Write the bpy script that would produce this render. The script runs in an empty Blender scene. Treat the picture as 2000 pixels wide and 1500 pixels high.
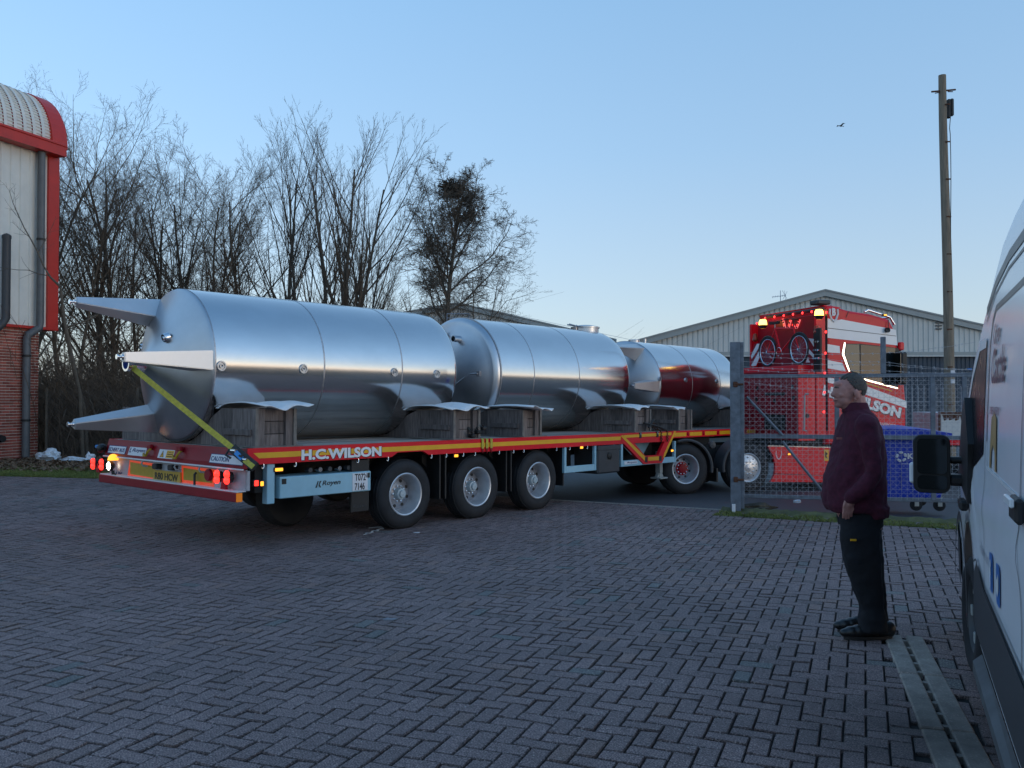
import bpy, math, random
import numpy as np
from mathutils import Vector, Matrix, Euler
R_ = math.radians
random.seed(7)
C = bpy.context.scene.collection
SC = bpy.context.scene

# ------------------------------------------------------------------ camera
F, HY, CH = 1700.0, 780.0, 1.65            # focal length and horizon in photo pixels, eye height
PITCH = math.atan((HY - 750.0) / F)
cam = bpy.data.cameras.new('camera')
cam_o = bpy.data.objects.new('camera', cam); C.objects.link(cam_o)
cam.sensor_width = 36.0; cam.lens = 36.0 * F / 2000.0
cam.clip_start = 0.05; cam.clip_end = 3000
cam_o.location = (0, 0, CH)
cam_o.rotation_euler = (R_(90) + PITCH, 0, 0)
SC.camera = cam_o
SC.render.resolution_x = 1024; SC.render.resolution_y = 768

# ------------------------------------------------------------------ world, sun, exposure
SUN_EL, SUN_AZ = R_(5.0), R_(122.0)        # low sun behind the camera on the right
w = bpy.data.worlds.new('World'); SC.world = w; w.use_nodes = True
nt = w.node_tree
bg = nt.nodes['Background']
sky = nt.nodes.new('ShaderNodeTexSky'); sky.sky_type = 'NISHITA'
sky.sun_disc = False; sky.sun_elevation = SUN_EL; sky.sun_rotation = SUN_AZ
sky.air_density = 1.0; sky.dust_density = 0.35; sky.ozone_density = 2.4; sky.altitude = 50
# thin high haze: a pale blue veil over the clear-sky model, paler towards the horizon and towards the sun's side
tcw = nt.nodes.new('ShaderNodeTexCoord'); sep = nt.nodes.new('ShaderNodeSeparateXYZ'); nt.links.new(tcw.outputs['Generated'], sep.inputs[0])
ramp = nt.nodes.new('ShaderNodeValToRGB'); nt.links.new(sep.outputs['Z'], ramp.inputs[0])
el = ramp.color_ramp.elements
el[0].position = 0.0; el[0].color = (0.50, 0.54, 0.60, 1)
el[1].position = 1.0; el[1].color = (0.10, 0.25, 0.50, 1)
for ps, cl in ((0.10, (0.43, 0.53, 0.66)), (0.27, (0.31, 0.48, 0.70)), (0.42, (0.25, 0.44, 0.69))):
    e = el.new(ps); e.color = (*cl, 1)
dt = nt.nodes.new('ShaderNodeVectorMath'); dt.operation = 'DOT_PRODUCT'; nt.links.new(tcw.outputs['Generated'], dt.inputs[0])
dt.inputs[1].default_value = (math.sin(SUN_AZ), math.cos(SUN_AZ), 0)
sq_ = nt.nodes.new('ShaderNodeMath'); sq_.operation = 'MULTIPLY'; nt.links.new(dt.outputs['Value'], sq_.inputs[0]); nt.links.new(dt.outputs['Value'], sq_.inputs[1])
mr_ = nt.nodes.new('ShaderNodeMapRange'); mr_.inputs[1].default_value = 0; mr_.inputs[2].default_value = 1   # darkest at right angles to the sun
mr_.inputs[3].default_value = 3.33 * 0.91; mr_.inputs[4].default_value = 3.33 * 1.22; nt.links.new(sq_.outputs[0], mr_.inputs[0])
veil = nt.nodes.new('ShaderNodeVectorMath'); veil.operation = 'SCALE'; nt.links.new(ramp.outputs[0], veil.inputs[0]); nt.links.new(mr_.outputs[0], veil.inputs['Scale'])
sc = nt.nodes.new('ShaderNodeVectorMath'); sc.operation = 'SCALE'; sc.inputs['Scale'].default_value = 0.28; nt.links.new(sky.outputs[0], sc.inputs[0])
ad = nt.nodes.new('ShaderNodeVectorMath'); ad.operation = 'ADD'; nt.links.new(sc.outputs[0], ad.inputs[0]); nt.links.new(veil.outputs[0], ad.inputs[1])
# low sunset glow round the sun's azimuth
gr = nt.nodes.new('ShaderNodeValToRGB'); nt.links.new(sep.outputs['Z'], gr.inputs[0]); ge = gr.color_ramp.elements
ge[0].position = 0.0; ge[0].color = (0.85, 0.60, 0.42, 1); ge[1].position = 0.16; ge[1].color = (0, 0, 0, 1)
for ps, cl in ((0.018, (0.95, 0.66, 0.45)), (0.030, (0.42, 0.30, 0.24)), (0.055, (0.50, 0.38, 0.30)), (0.075, (0.20, 0.14, 0.10))):
    e = ge.new(ps); e.color = (*cl, 1)
gm = nt.nodes.new('ShaderNodeMapRange'); gm.interpolation_type = 'SMOOTHSTEP'; gm.inputs[1].default_value = -0.1; gm.inputs[2].default_value = 0.9
gm.inputs[3].default_value = 0; gm.inputs[4].default_value = 2.2; nt.links.new(dt.outputs['Value'], gm.inputs[0])
gs = nt.nodes.new('ShaderNodeVectorMath'); gs.operation = 'SCALE'; nt.links.new(gr.outputs[0], gs.inputs[0]); nt.links.new(gm.outputs[0], gs.inputs['Scale'])
ad2 = nt.nodes.new('ShaderNodeVectorMath'); ad2.operation = 'ADD'; nt.links.new(ad.outputs[0], ad2.inputs[0]); nt.links.new(gs.outputs[0], ad2.inputs[1])
nt.links.new(ad2.outputs[0], bg.inputs[0]); bg.inputs[1].default_value = 0.15
sl = bpy.data.lights.new('sun', 'SUN'); sl.energy = 0.13; sl.angle = R_(18); sl.color = (1.0, 0.86, 0.72)
so = bpy.data.objects.new('sun', sl); C.objects.link(so)
so.rotation_euler = (R_(90) - SUN_EL, 0, math.pi - SUN_AZ)
SC.view_settings.view_transform = 'Standard'; SC.view_settings.look = 'None'
SC.view_settings.gamma = 1; SC.view_settings.exposure = 1.08
SC.view_settings.use_curve_mapping = False
SC.cycles.max_bounces = 8

# ------------------------------------------------------------------ photo geometry helpers
_c, _s = math.cos(PITCH), math.sin(PITCH)
def ray(x, y):
    u, v = (x - 1000.0) / F, (750.0 - y) / F
    return Vector((u, _c - v * _s, _s + v * _c))
def atY(x, y, Y):                          # point seen at photo pixel x, y at distance Y
    d = ray(x, y); return Vector((0, 0, CH)) + d * (Y / d.y)
def onG(x, y, z=0.0):                      # point on the ground
    d = ray(x, y); return Vector((0, 0, CH)) + d * ((z - CH) / d.z)
def local_on(M, axis, val, x, y):          # point of a thing's local plane axis=val
    Mi = M.inverted(); o = Mi @ Vector((0, 0, CH)); d = (Mi.to_3x3() @ ray(x, y))
    t = (val - o[axis]) / d[axis]; return o + d * t
def proj(p):
    d = Vector(p) - Vector((0, 0, CH)); z = d.y * _c + d.z * _s; v = -d.y * _s + d.z * _c
    return 1000 + F * d.x / z, 750 - F * v / z

# ------------------------------------------------------------------ materials
MATS = {}
def mat(name, col, rough=0.6, metal=0.0, var=0.12, vs=6.0, bump=0.0, bs=60.0, col2=None, coat=0.0,
        emit=None, es=0.0, stretch=None, rvar=0.1, spec=None, rp=(.3, .7), obj_random=0.0, attr=None):
    if name in MATS: return MATS[name]
    m = bpy.data.materials.new(name); m.use_nodes = True; n = m.node_tree; N = n.nodes; L = n.links
    b = N['Principled BSDF']
    b.inputs['Metallic'].default_value = metal
    if spec is not None: b.inputs['Specular IOR Level'].default_value = spec
    if coat: b.inputs['Coat Weight'].default_value = coat; b.inputs['Coat Roughness'].default_value = 0.06
    tc = N.new('ShaderNodeTexCoord'); mp = N.new('ShaderNodeMapping'); L.new(tc.outputs['Object'], mp.inputs[0])
    if stretch: mp.inputs['Scale'].default_value = stretch
    nz = N.new('ShaderNodeTexNoise'); nz.inputs['Scale'].default_value = vs; nz.inputs['Detail'].default_value = 6
    nz.inputs['Roughness'].default_value = 0.62
    L.new(mp.outputs[0], nz.inputs[0])
    cr = N.new('ShaderNodeValToRGB')
    c2 = col2 if col2 else tuple(min(1, c * (1 + var)) for c in col)
    c1 = col if col2 else tuple(c * (1 - var) for c in col)
    cr.color_ramp.elements[0].position = rp[0]; cr.color_ramp.elements[1].position = rp[1]
    cr.color_ramp.elements[0].color = (*c1, 1); cr.color_ramp.elements[1].color = (*c2, 1)
    L.new(nz.outputs[0], cr.inputs[0])
    out = cr.outputs[0]
    if obj_random or attr:
        mul = N.new('ShaderNodeMix'); mul.data_type = 'RGBA'; mul.blend_type = 'MULTIPLY'; mul.inputs[0].default_value = 1
        L.new(out, mul.inputs[6])
        if attr:
            a = N.new('ShaderNodeAttribute'); a.attribute_name = attr; L.new(a.outputs['Color'], mul.inputs[7])
        else:
            oi = N.new('ShaderNodeObjectInfo'); mr = N.new('ShaderNodeMapRange')
            mr.inputs[3].default_value = 1 - obj_random; mr.inputs[4].default_value = 1 + obj_random
            L.new(oi.outputs['Random'], mr.inputs[0]); L.new(mr.outputs[0], mul.inputs[7])
        out = mul.outputs[2]
    L.new(out, b.inputs['Base Color'])
    r = N.new('ShaderNodeMapRange'); r.inputs[3].default_value = max(0.02, rough - rvar * .5); r.inputs[4].default_value = min(1, rough + rvar * .5)
    L.new(nz.outputs[0], r.inputs[0]); L.new(r.outputs[0], b.inputs['Roughness'])
    if bump:
        nb = N.new('ShaderNodeTexNoise'); nb.inputs['Scale'].default_value = bs; nb.inputs['Detail'].default_value = 5
        L.new(mp.outputs[0], nb.inputs[0]); bp = N.new('ShaderNodeBump'); bp.inputs['Strength'].default_value = 0.6
        bp.inputs['Distance'].default_value = bump
        L.new(nb.outputs[0], bp.inputs['Height']); L.new(bp.outputs[0], b.inputs['Normal'])
    if emit:
        b.inputs['Emission Color'].default_value = (*emit, 1); b.inputs['Emission Strength'].default_value = es
    MATS[name] = m; return m

M_steel = mat('brushed_steel', (0.67, 0.66, 0.66), 0.165, 1.0, var=.04, vs=3, bump=0.0012, bs=1.6, stretch=(.6, 1, 1), rvar=.05)
M_steel2 = mat('satin_steel', (0.55, 0.56, 0.58), 0.36, 1.0, var=.06, vs=4, bump=0.001, bs=6, rvar=.1)
M_weld = mat('weld_steel', (0.42, 0.41, 0.42), 0.42, 1.0, var=.2, vs=30)
M_legsteel = mat('leg_steel', (0.66, 0.65, 0.65), 0.42, 0.85, var=.05, vs=5)
M_red = mat('red_paint', (0.72, 0.006, 0.020), 0.36, var=.10, vs=3, coat=.0, spec=.3)
M_redd = mat('dark_and_shaded_red', (0.26, 0.006, 0.016), 0.42, var=.15, vs=4, spec=.25)  # also red paint of the lorry's back with its shade in the colour
M_yel = mat('yellow_stripe', (0.80, 0.40, 0.01), 0.45, var=.08, vs=6)
M_white = mat('white_paint', (0.78, 0.79, 0.80), 0.34, var=.04, vs=3)
M_dullw = mat('dull_white', (0.40, 0.40, 0.42), 0.5, var=.2, vs=7)  # greyer, more uneven white than the ledges
M_disc = mat('shaded_wheel_disc', (0.30, 0.31, 0.34), 0.45, 0.5, var=.15, vs=12)  # greyer than the rim: shadow of the deep dish put into the colour
M_vanw = mat('van_white', (0.86, 0.88, 0.92), 0.24, var=.03, vs=1.5, coat=.12, bump=.0008, bs=1.2, rvar=.06)
M_blk = mat('black_plastic', (0.012, 0.012, 0.013), 0.55, var=.3, vs=9)
M_blk2 = mat('chassis_black', (0.010, 0.010, 0.011), 0.7, var=.4, vs=5)
M_gry = mat('grey_plastic', (0.045, 0.047, 0.052), 0.55, var=.15, vs=6)
M_tyre = mat('tyre_rubber', (0.016, 0.017, 0.020), 0.78, var=.35, vs=8, bump=.002, bs=40)
M_rim = mat('rim_silver', (0.55, 0.57, 0.60), 0.36, 0.6, var=.1, vs=12)
M_hubc = mat('hub_grey', (0.40, 0.47, 0.50), 0.5, var=.1)
M_lblue = mat('light_blue_paint', (0.30, 0.52, 0.62), 0.4, var=.08, vs=5)
M_deck = mat('deck_timber', (0.27, 0.25, 0.225), 0.75, var=.3, vs=4, stretch=(.5, 8, 8), bump=.002, obj_random=.25)
M_wood = mat('cradle_timber', (0.070, 0.056, 0.052), 0.8, col2=(0.24, 0.195, 0.18), vs=5, stretch=(6, 6, .7), bump=.003, bs=30, obj_random=.3)
M_woode = mat('sawn_timber_edge', (0.19, 0.168, 0.15), 0.8, var=.25, vs=14, bump=.002)
M_foam = mat('foam_sheet', (0.70, 0.71, 0.72), 0.55, var=.06, vs=9, bump=.003, bs=10)
M_strap = mat('yellow_webbing', (0.48, 0.40, 0.05), 0.75, var=.25, vs=25, bump=.001, bs=200)
M_blackw = mat('black_webbing', (0.03, 0.03, 0.028), 0.8, var=.3, vs=25)
M_stick = mat('sticker_white', (0.70, 0.71, 0.74), 0.45, var=.05)
M_navy = mat('navy_print', (0.02, 0.03, 0.14), 0.5)
M_ink = mat('black_print', (0.012, 0.012, 0.014), 0.5)
M_plate = mat('yellow_plate', (0.50, 0.30, 0.03), 0.4, var=.06)
M_refy = mat('reflector_yellow', (0.42, 0.27, 0.01), 0.4, var=.1, vs=20)
M_refr = mat('reflector_orange', (0.75, 0.05, 0.015), 0.35, emit=(1, .10, .03), es=0.15)
M_rlamp = mat('red_lamp_lit', (0.6, 0.01, 0.01), 0.25, emit=(1, 0.03, 0.02), es=1.3)
M_rlamp2 = mat('red_marker_lit', (0.6, 0.01, 0.01), 0.25, emit=(1, 0.03, 0.03), es=2)
M_alamp = mat('amber_lamp_lit', (0.7, 0.22, 0.01), 0.25, emit=(1, 0.38, 0.03), es=1.0)
M_aoff = mat('amber_lens', (0.5, 0.13, 0.01), 0.25, emit=(1, 0.3, 0.02), es=.12)
M_beac = mat('beacon_lit', (0.9, 0.5, 0.05), 0.25, emit=(1, 0.62, 0.10), es=2.6)
M_wlamp = mat('white_lamp_lit', (0.9, 0.9, 0.85), 0.25, emit=(1, 0.93, 0.75), es=5)
M_chrome = mat('chrome', (0.75, 0.75, 0.77), 0.12, 1.0, var=.03)
M_galv = mat('galvanised_steel', (0.13, 0.155, 0.19), 0.55, 0.25, var=.35, vs=9, rvar=.25, bump=.001, bs=20)
M_wire = mat('galvanised_wire', (0.40, 0.42, 0.46), 0.5, 0.4, var=.15)
M_rust = mat('rust', (0.09, 0.035, 0.018), 0.85, var=.4, vs=12)
M_clad = mat('light_cladding', (0.60, 0.60, 0.57), 0.55, var=.07, vs=1.2)
M_clad2 = mat('cream_cladding', (0.72, 0.70, 0.64), 0.55, var=.08, vs=1.5)
M_dclad = mat('dark_blue_cladding', (0.022, 0.045, 0.075), 0.5, var=.2, vs=2)
M_flash = mat('flashing_grey', (0.33, 0.35, 0.34), 0.5, var=.06)
M_roof = mat('roof_sheet', (0.30, 0.31, 0.30), 0.6, var=.1, vs=1)
M_bred = mat('building_red', (0.52, 0.022, 0.012), 0.42, var=.12, vs=2)
M_brick = mat('red_brick', (0.31, 0.085, 0.06), 0.85, var=.25, vs=18, bump=.003, bs=90, attr='tint')
M_mort = mat('mortar', (0.62, 0.57, 0.50), 0.95, var=.15, vs=30, bump=.002)
M_pipe = mat('grey_pipe', (0.11, 0.115, 0.12), 0.5, var=.15, vs=5)
M_pole = mat('weathered_pole', (0.16, 0.13, 0.095), 0.9, col2=(0.31, 0.25, 0.185), vs=5, stretch=(5, 5, .35), bump=.006, bs=14)
M_bark = mat('bark', (0.06, 0.048, 0.035), 0.9, col2=(0.15, 0.12, 0.09), vs=3, bump=.01, bs=18)
M_twig = mat('twig', (0.115, 0.088, 0.064), 0.85, var=.35, vs=.6)
M_bramble = mat('bramble', (0.06, 0.045, 0.033), 0.9, col2=(0.22, 0.155, 0.105), vs=5)
M_pave = mat('paver_concrete', (0.066, 0.044, 0.041), 0.72, col2=(0.46, 0.31, 0.27), vs=120, bump=.006, bs=190, attr='tint', rvar=.25, rp=(.40, .68))
M_asph = mat('asphalt', (0.042, 0.036, 0.038), 0.62, col2=(0.055, 0.056, 0.06), vs=60, bump=.004, bs=120, rvar=.2)
M_slab = mat('channel_concrete', (0.21, 0.175, 0.15), 0.8, col2=(0.37, 0.32, 0.27), vs=9, bump=.002, bs=120, rvar=.15)
M_slot = mat('drain_void', (0.004, 0.004, 0.004), 0.9)
M_grass = mat('grass_blades', (0.07, 0.10, 0.015), 0.8, col2=(0.24, 0.24, 0.06), vs=2)
M_leaf = mat('dead_leaves', (0.10, 0.055, 0.03), 0.85, col2=(0.24, 0.15, 0.09), vs=3)
M_moss = mat('moss_soil', (0.06, 0.06, 0.03), 0.95, col2=(0.16, 0.15, 0.06), vs=7, bump=.02, bs=25)
M_bin = mat('bin_blue', (0.002, 0.034, 0.42), 0.45, var=.12, vs=5)
M_poly = mat('plastic_bag', (0.62, 0.66, 0.70), 0.35, var=.1, bump=.01, bs=15)

# ground: dirt / leaf litter outside the yard
def ground_material():
    m = mat('yard_soil', (0.045, 0.038, 0.030), 0.95, col2=(0.095, 0.08, 0.058), vs=2.2, bump=.02, bs=20)
    return m
M_soil = ground_material()
# joint sand between pavers, mossy here and there
M_joint = mat('joint_sand', (0.004, 0.004, 0.005), 0.95, col2=(0.014, 0.013, 0.011), vs=1.3, bump=.004, bs=80)

# yard-wide dirt on the blocks: faint broad staining plus an oily patch by the drain and tyre-darkened lanes
def yard_dirt(m):
    n = m.node_tree; N = n.nodes; L = n.links; b = N['Principled BSDF']; src = b.inputs['Base Color'].links[0].from_socket
    fl = N.new('ShaderNodeTexNoise'); fl.inputs['Scale'].default_value = 85; fl.inputs['Detail'].default_value = 3; tcf = N.new('ShaderNodeNewGeometry'); L.new(tcf.outputs['Position'], fl.inputs[0])
    fr_ = N.new('ShaderNodeMapRange'); fr_.inputs[1].default_value = .58; fr_.inputs[2].default_value = .70; fr_.inputs[3].default_value = 0; fr_.inputs[4].default_value = .62; L.new(fl.outputs[0], fr_.inputs[0])
    fm = N.new('ShaderNodeMix'); fm.data_type = 'RGBA'; L.new(fr_.outputs[0], fm.inputs[0]); L.new(src, fm.inputs[6]); fm.inputs[7].default_value = (.62, .47, .42, 1); src = fm.outputs[2]
    g = N.new('ShaderNodeNewGeometry'); nz = N.new('ShaderNodeTexNoise'); nz.inputs['Scale'].default_value = .55; nz.inputs['Detail'].default_value = 7; nz.inputs['Roughness'].default_value = .65
    L.new(g.outputs['Position'], nz.inputs[0]); r = N.new('ShaderNodeMapRange'); r.inputs[1].default_value = .3; r.inputs[2].default_value = .7; r.inputs[3].default_value = .74; r.inputs[4].default_value = 1.16; L.new(nz.outputs[0], r.inputs[0])
    ds = N.new('ShaderNodeVectorMath'); ds.operation = 'DISTANCE'; ds.inputs[1].default_value = (2.05, 4.25, 0); L.new(g.outputs['Position'], ds.inputs[0])
    n2 = N.new('ShaderNodeTexNoise'); n2.inputs['Scale'].default_value = 3.2; n2.inputs['Detail'].default_value = 6; L.new(g.outputs['Position'], n2.inputs[0])
    ad_ = N.new('ShaderNodeMath'); ad_.operation = 'MULTIPLY_ADD'; ad_.inputs[1].default_value = 1.1; L.new(n2.outputs[0], ad_.inputs[0]); L.new(ds.outputs['Value'], ad_.inputs[2])
    r2 = N.new('ShaderNodeMapRange'); r2.inputs[1].default_value = .62; r2.inputs[2].default_value = 1.55; r2.inputs[3].default_value = .30; r2.inputs[4].default_value = 1.0; L.new(ad_.outputs[0], r2.inputs[0])
    mu = N.new('ShaderNodeMath'); mu.operation = 'MULTIPLY'; L.new(r.outputs[0], mu.inputs[0]); L.new(r2.outputs[0], mu.inputs[1])
    mx = N.new('ShaderNodeMix'); mx.data_type = 'RGBA'; mx.blend_type = 'MULTIPLY'; mx.inputs[0].default_value = 1; L.new(src, mx.inputs[6]); L.new(mu.outputs[0], mx.inputs[7]); L.new(mx.outputs[2], b.inputs['Base Color'])
yard_dirt(M_pave); yard_dirt(M_slab)
def glass_mat(name, col, rough=0.05, spec=0.2):
    m = mat(name, col, rough, var=.02, rvar=.02, spec=spec); b = m.node_tree.nodes['Principled BSDF']
    return m
M_glass = glass_mat('dark_glass', (0.012, 0.016, 0.018))
M_vglass = mat('van_glass', (0.006, 0.007, 0.009), 0.28, var=.05, spec=.12)
M_glassg = glass_mat('cab_glass', (0.075, 0.085, 0.07), 0.06)
M_mirror = mat('mirror_glass', (0.10, 0.11, 0.12), 0.03, 1.0, var=.01, rvar=.01)

# ------------------------------------------------------------------ mesh builder
class MB:
    def __init__(s): s.v = []; s.f = []; s.mi = []
    def add(s, vs, fs, mi=0):
        o = len(s.v); s.v.extend([tuple(v) for v in vs]); s.f.extend([tuple(i + o for i in f) for f in fs]); s.mi.extend([mi] * len(fs)); return s
    def box(s, x0, x1, y0, y1, z0, z1, bev=0.0, mi=0, M=None):
        if bev <= 0:
            vs = [Vector((x, y, z)) for x in (x0, x1) for y in (y0, y1) for z in (z0, z1)]
            fs = [(0, 1, 3, 2), (4, 6, 7, 5), (0, 4, 5, 1), (2, 3, 7, 6), (0, 2, 6, 4), (1, 5, 7, 3)]
        else:
            b = min(bev, (x1 - x0) * .45, (y1 - y0) * .45, (z1 - z0) * .45); vs = []; idx = {}
            for i, x in enumerate((x0, x1)):
                for j, y in enumerate((y0, y1)):
                    for k, z in enumerate((z0, z1)):
                        sx, sy, sz = (1 - 2 * i) * b, (1 - 2 * j) * b, (1 - 2 * k) * b
                        for a, p in enumerate(((x, y + sy, z + sz), (x + sx, y, z + sz), (x + sx, y + sy, z))):
                            idx[i, j, k, a] = len(vs); vs.append(Vector(p))
            fs = []
            g = lambda i, j, k, a: idx[i, j, k, a]
            for i in (0, 1):
                q = [g(i, 0, 0, 0), g(i, 1, 0, 0), g(i, 1, 1, 0), g(i, 0, 1, 0)]; fs.append(q if i else q[::-1])
                q = [g(0, i, 0, 1), g(1, i, 0, 1), g(1, i, 1, 1), g(0, i, 1, 1)]; fs.append(q[::-1] if i else q)
                q = [g(0, 0, i, 2), g(1, 0, i, 2), g(1, 1, i, 2), g(0, 1, i, 2)]; fs.append(q if i else q[::-1])
            for i in (0, 1):
                for j in (0, 1):
                    fs.append([g(i, j, 0, 0), g(i, j, 0, 1), g(i, j, 1, 1), g(i, j, 1, 0)])
                    fs.append([g(i, 0, j, 0), g(i, 0, j, 2), g(i, 1, j, 2), g(i, 1, j, 0)])
                    fs.append([g(0, i, j, 1), g(0, i, j, 2), g(1, i, j, 2), g(1, i, j, 1)])
                    for k in (0, 1): fs.append([g(i, j, k, 0), g(i, j, k, 1), g(i, j, k, 2)])
        if M is not None: vs = [M @ v for v in vs]
        return s.add(vs, fs, mi)
    def prism(s, pts, d, mi=0):            # planar polygon (3D points) extruded by vector d
        n = len(pts); d = Vector(d); a = [Vector(p) for p in pts]; b = [p + d for p in a]
        fs = [tuple(range(n))[::-1], tuple(range(n, 2 * n))] + [(i, (i + 1) % n, n + (i + 1) % n, n + i) for i in range(n)]
        return s.add(a + b, fs, mi)
    def tube(s, path, r, n=8, mi=0, cap=True, closed=False):
        P = [Vector(p) for p in path]; m = len(P); rr = r if isinstance(r, (list, tuple)) else [r] * m
        vs = []; u = None
        for i in range(m):
            if closed: t = P[(i + 1) % m] - P[i - 1]
            else: t = P[min(i + 1, m - 1)] - P[max(i - 1, 0)]
            t.normalize()
            if u is None:
                u = t.orthogonal().normalized()
            else:
                u = (u - t * u.dot(t)); u = u.normalized() if u.length > 1e-6 else t.orthogonal().normalized()
            v = t.cross(u)
            for k in range(n):
                a = 2 * math.pi * k / n; vs.append(P[i] + (u * math.cos(a) + v * math.sin(a)) * rr[i])
        fs = []
        for i in range(m if closed else m - 1):
            j = (i + 1) % m
            for k in range(n): fs.append((i * n + k, i * n + (k + 1) % n, j * n + (k + 1) % n, j * n + k))
        if cap and not closed: fs.append(tuple(range(n))[::-1]); fs.append(tuple(range((m - 1) * n, m * n)))
        return s.add(vs, fs, mi)
    def lathe(s, prof, M=None, n=32, mi=0, a0=0, a1=2 * math.pi):  # prof: (axial, radius) around local X
        full = abs(a1 - a0 - 2 * math.pi) < 1e-6; vs = []; m = len(prof); nn = n if full else n + 1
        for k in range(nn):
            a = a0 + (a1 - a0) * k / n; c, q = math.cos(a), math.sin(a)
            for (x, r) in prof: vs.append(Vector((x, r * c, r * q)))
        if M is not None: vs = [M @ v for v in vs]
        fs = []
        for k in range(n):
            j = (k + 1) % nn
            for i in range(m - 1): fs.append((k * m + i, j * m + i, j * m + i + 1, k * m + i + 1))
        return s.add(vs, fs, mi)
    def build(s, name, mats, parent=None, smooth=False, **props):
        me = bpy.data.meshes.new(name); me.from_pydata([tuple(v) for v in s.v], [], s.f)
        if not isinstance(mats, (list, tuple)): mats = [mats]
        for m in mats: me.materials.append(m)
        if len(mats) > 1: me.polygons.foreach_set('material_index', s.mi)
        me.validate(); me.update()
        if smooth: fix_smooth(me, smooth)
        o = bpy.data.objects.new(name, me); C.objects.link(o)
        if parent: o.parent = parent
        for k, v in props.items(): o[k] = v
        return o
def fix_smooth(me, ang=40):
    if ang is True: ang = 40
    me.polygons.foreach_set('use_smooth', [True] * len(me.polygons))
    me.set_sharp_from_angle(angle=R_(ang))
def recalc(o):
    import bmesh
    b = bmesh.new(); b.from_mesh(o.data); bmesh.ops.recalc_face_normals(b, faces=b.faces); b.to_mesh(o.data); b.free(); return o
def thing(name, label, cat, loc=(0, 0, 0), rot=(0, 0, 0), group=None):
    o = bpy.data.objects.new(name, None); C.objects.link(o); o.location = loc; o.rotation_euler = rot
    o.empty_display_size = .2
    o['label'] = label; o['category'] = cat
    if group: o['group'] = group
    return o
def tag(o, label, cat, group=None):
    o['label'] = label; o['category'] = cat
    if group: o['group'] = group
    return o
def mtx(o):
    return Matrix.LocRotScale(o.location, o.rotation_euler, o.scale)
def part(name, m, mats, parent, **k): return m.build(name, mats, parent, **k)
def text(name, s, size, mt, parent, M, ext=.002, off=0.0, shear=0.0, sx=1.0, spacing=1.0, align='CENTER', line=1.0):
    cu = bpy.data.curves.new(name, 'FONT'); cu.body = s; cu.size = size; cu.extrude = ext; cu.offset = off; cu.shear = shear
    cu.align_x = align; cu.align_y = 'CENTER'; cu.space_character = spacing; cu.resolution_u = 3; cu.space_line = line
    t = bpy.data.objects.new('tmp', cu); C.objects.link(t)
    dg = bpy.context.evaluated_depsgraph_get(); me = bpy.data.meshes.new_from_object(t.evaluated_get(dg))
    bpy.data.objects.remove(t); bpy.data.curves.remove(cu)
    me.transform(M @ Matrix.Diagonal((sx, 1, 1, 1))); me.materials.clear(); me.materials.append(mt); me.name = name
    o = bpy.data.objects.new(name, me); C.objects.link(o); o.parent = parent; return o
def frame(origin, xdir, ydir):            # matrix whose X is the writing direction and Y is up
    x = Vector(xdir).normalized(); y = Vector(ydir); y = (y - x * y.dot(x)).normalized(); z = x.cross(y)
    m = Matrix((x, y, z)).transposed().to_4x4(); m.translation = Vector(origin); return m
# ------------------------------------------------------------------ terrain
def sm(t): t = min(1, max(0, t)); return t * t * (3 - 2 * t)
BA, BD = Vector((1.55, 13.9)), Vector((1.53, -0.8)).normalized()      # yard edge line towards the road
BN = Vector((-BD.y, BD.x))                                              # points away from the camera
DIP = -0.091
def hgt(x, y):
    d = (Vector((x, y)) - BA).dot(BN)
    return DIP * sm((d - 0.1) / 2.2) * sm((x + 3.0) / 3.0)
def sheet(name, xs, ys, dz, mt, keep=None, fn=hgt, **props):
    vs = [(x, y, fn(x, y) + dz) for y in ys for x in xs]; nx = len(xs); fs = []
    for j in range(len(ys) - 1):
        for i in range(nx - 1):
            if keep and not keep((xs[i] + xs[i + 1]) / 2, (ys[j] + ys[j + 1]) / 2): continue
            fs.append((j * nx + i, j * nx + i + 1, (j + 1) * nx + i + 1, (j + 1) * nx + i))
    me = bpy.data.meshes.new(name); me.from_pydata(vs, [], fs); me.materials.append(mt); me.update(); fix_smooth(me, 60)
    o = bpy.data.objects.new(name, me); C.objects.link(o)
    for k, v in props.items(): o[k] = v
    return o
def lin(a, b, n): return [a + (b - a) * i / n for i in range(n + 1)]
xs = [-1500, -400, -120, -50] + lin(-30, 30, 60) + [50, 120, 400, 1500]
ys = [-1500, -300, -60, -20] + lin(-5, 40, 45) + [60, 120, 400, 1500]
sheet('ground', xs, ys, -0.10, M_soil, kind='structure')
# yard: clipped by building line on the left and the road line at the back
HA = R_(22.0)                                                          # block courses direction
Ux, Uy = Vector((math.cos(HA), -math.sin(HA))), Vector((math.sin(HA), math.cos(HA)))   # two block directions
LV = [onG(-400, 925), onG(0, 917), onG(180, 932), onG(560, 905), onG(1300, 880)]   # far-left verge line
def left_verge(x):
    for a, b in zip(LV, LV[1:]):
        if a.x <= x <= b.x: return a.y + (b.y - a.y) * (x - a.x) / (b.x - a.x)
    return 99
DA = onG(1764, 1243); DDIR = (onG(1890, 1510) - DA).to_2d().normalized(); DNR = Vector((DDIR.y, -DDIR.x))
DHALF, DLEN0 = 0.125, (DA.to_2d())
def in_drain(x, y, m=0.0):
    q = Vector((x, y)) - DLEN0; return abs(q.dot(DNR)) < DHALF + m and q.dot(DDIR) > -0.03
def in_yard(x, y):
    d = (Vector((x, y)) - BA).dot(BN)
    if d > -0.02: return False
    if x < 1 and y > left_verge(x): return False
    return y < 26
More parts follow.
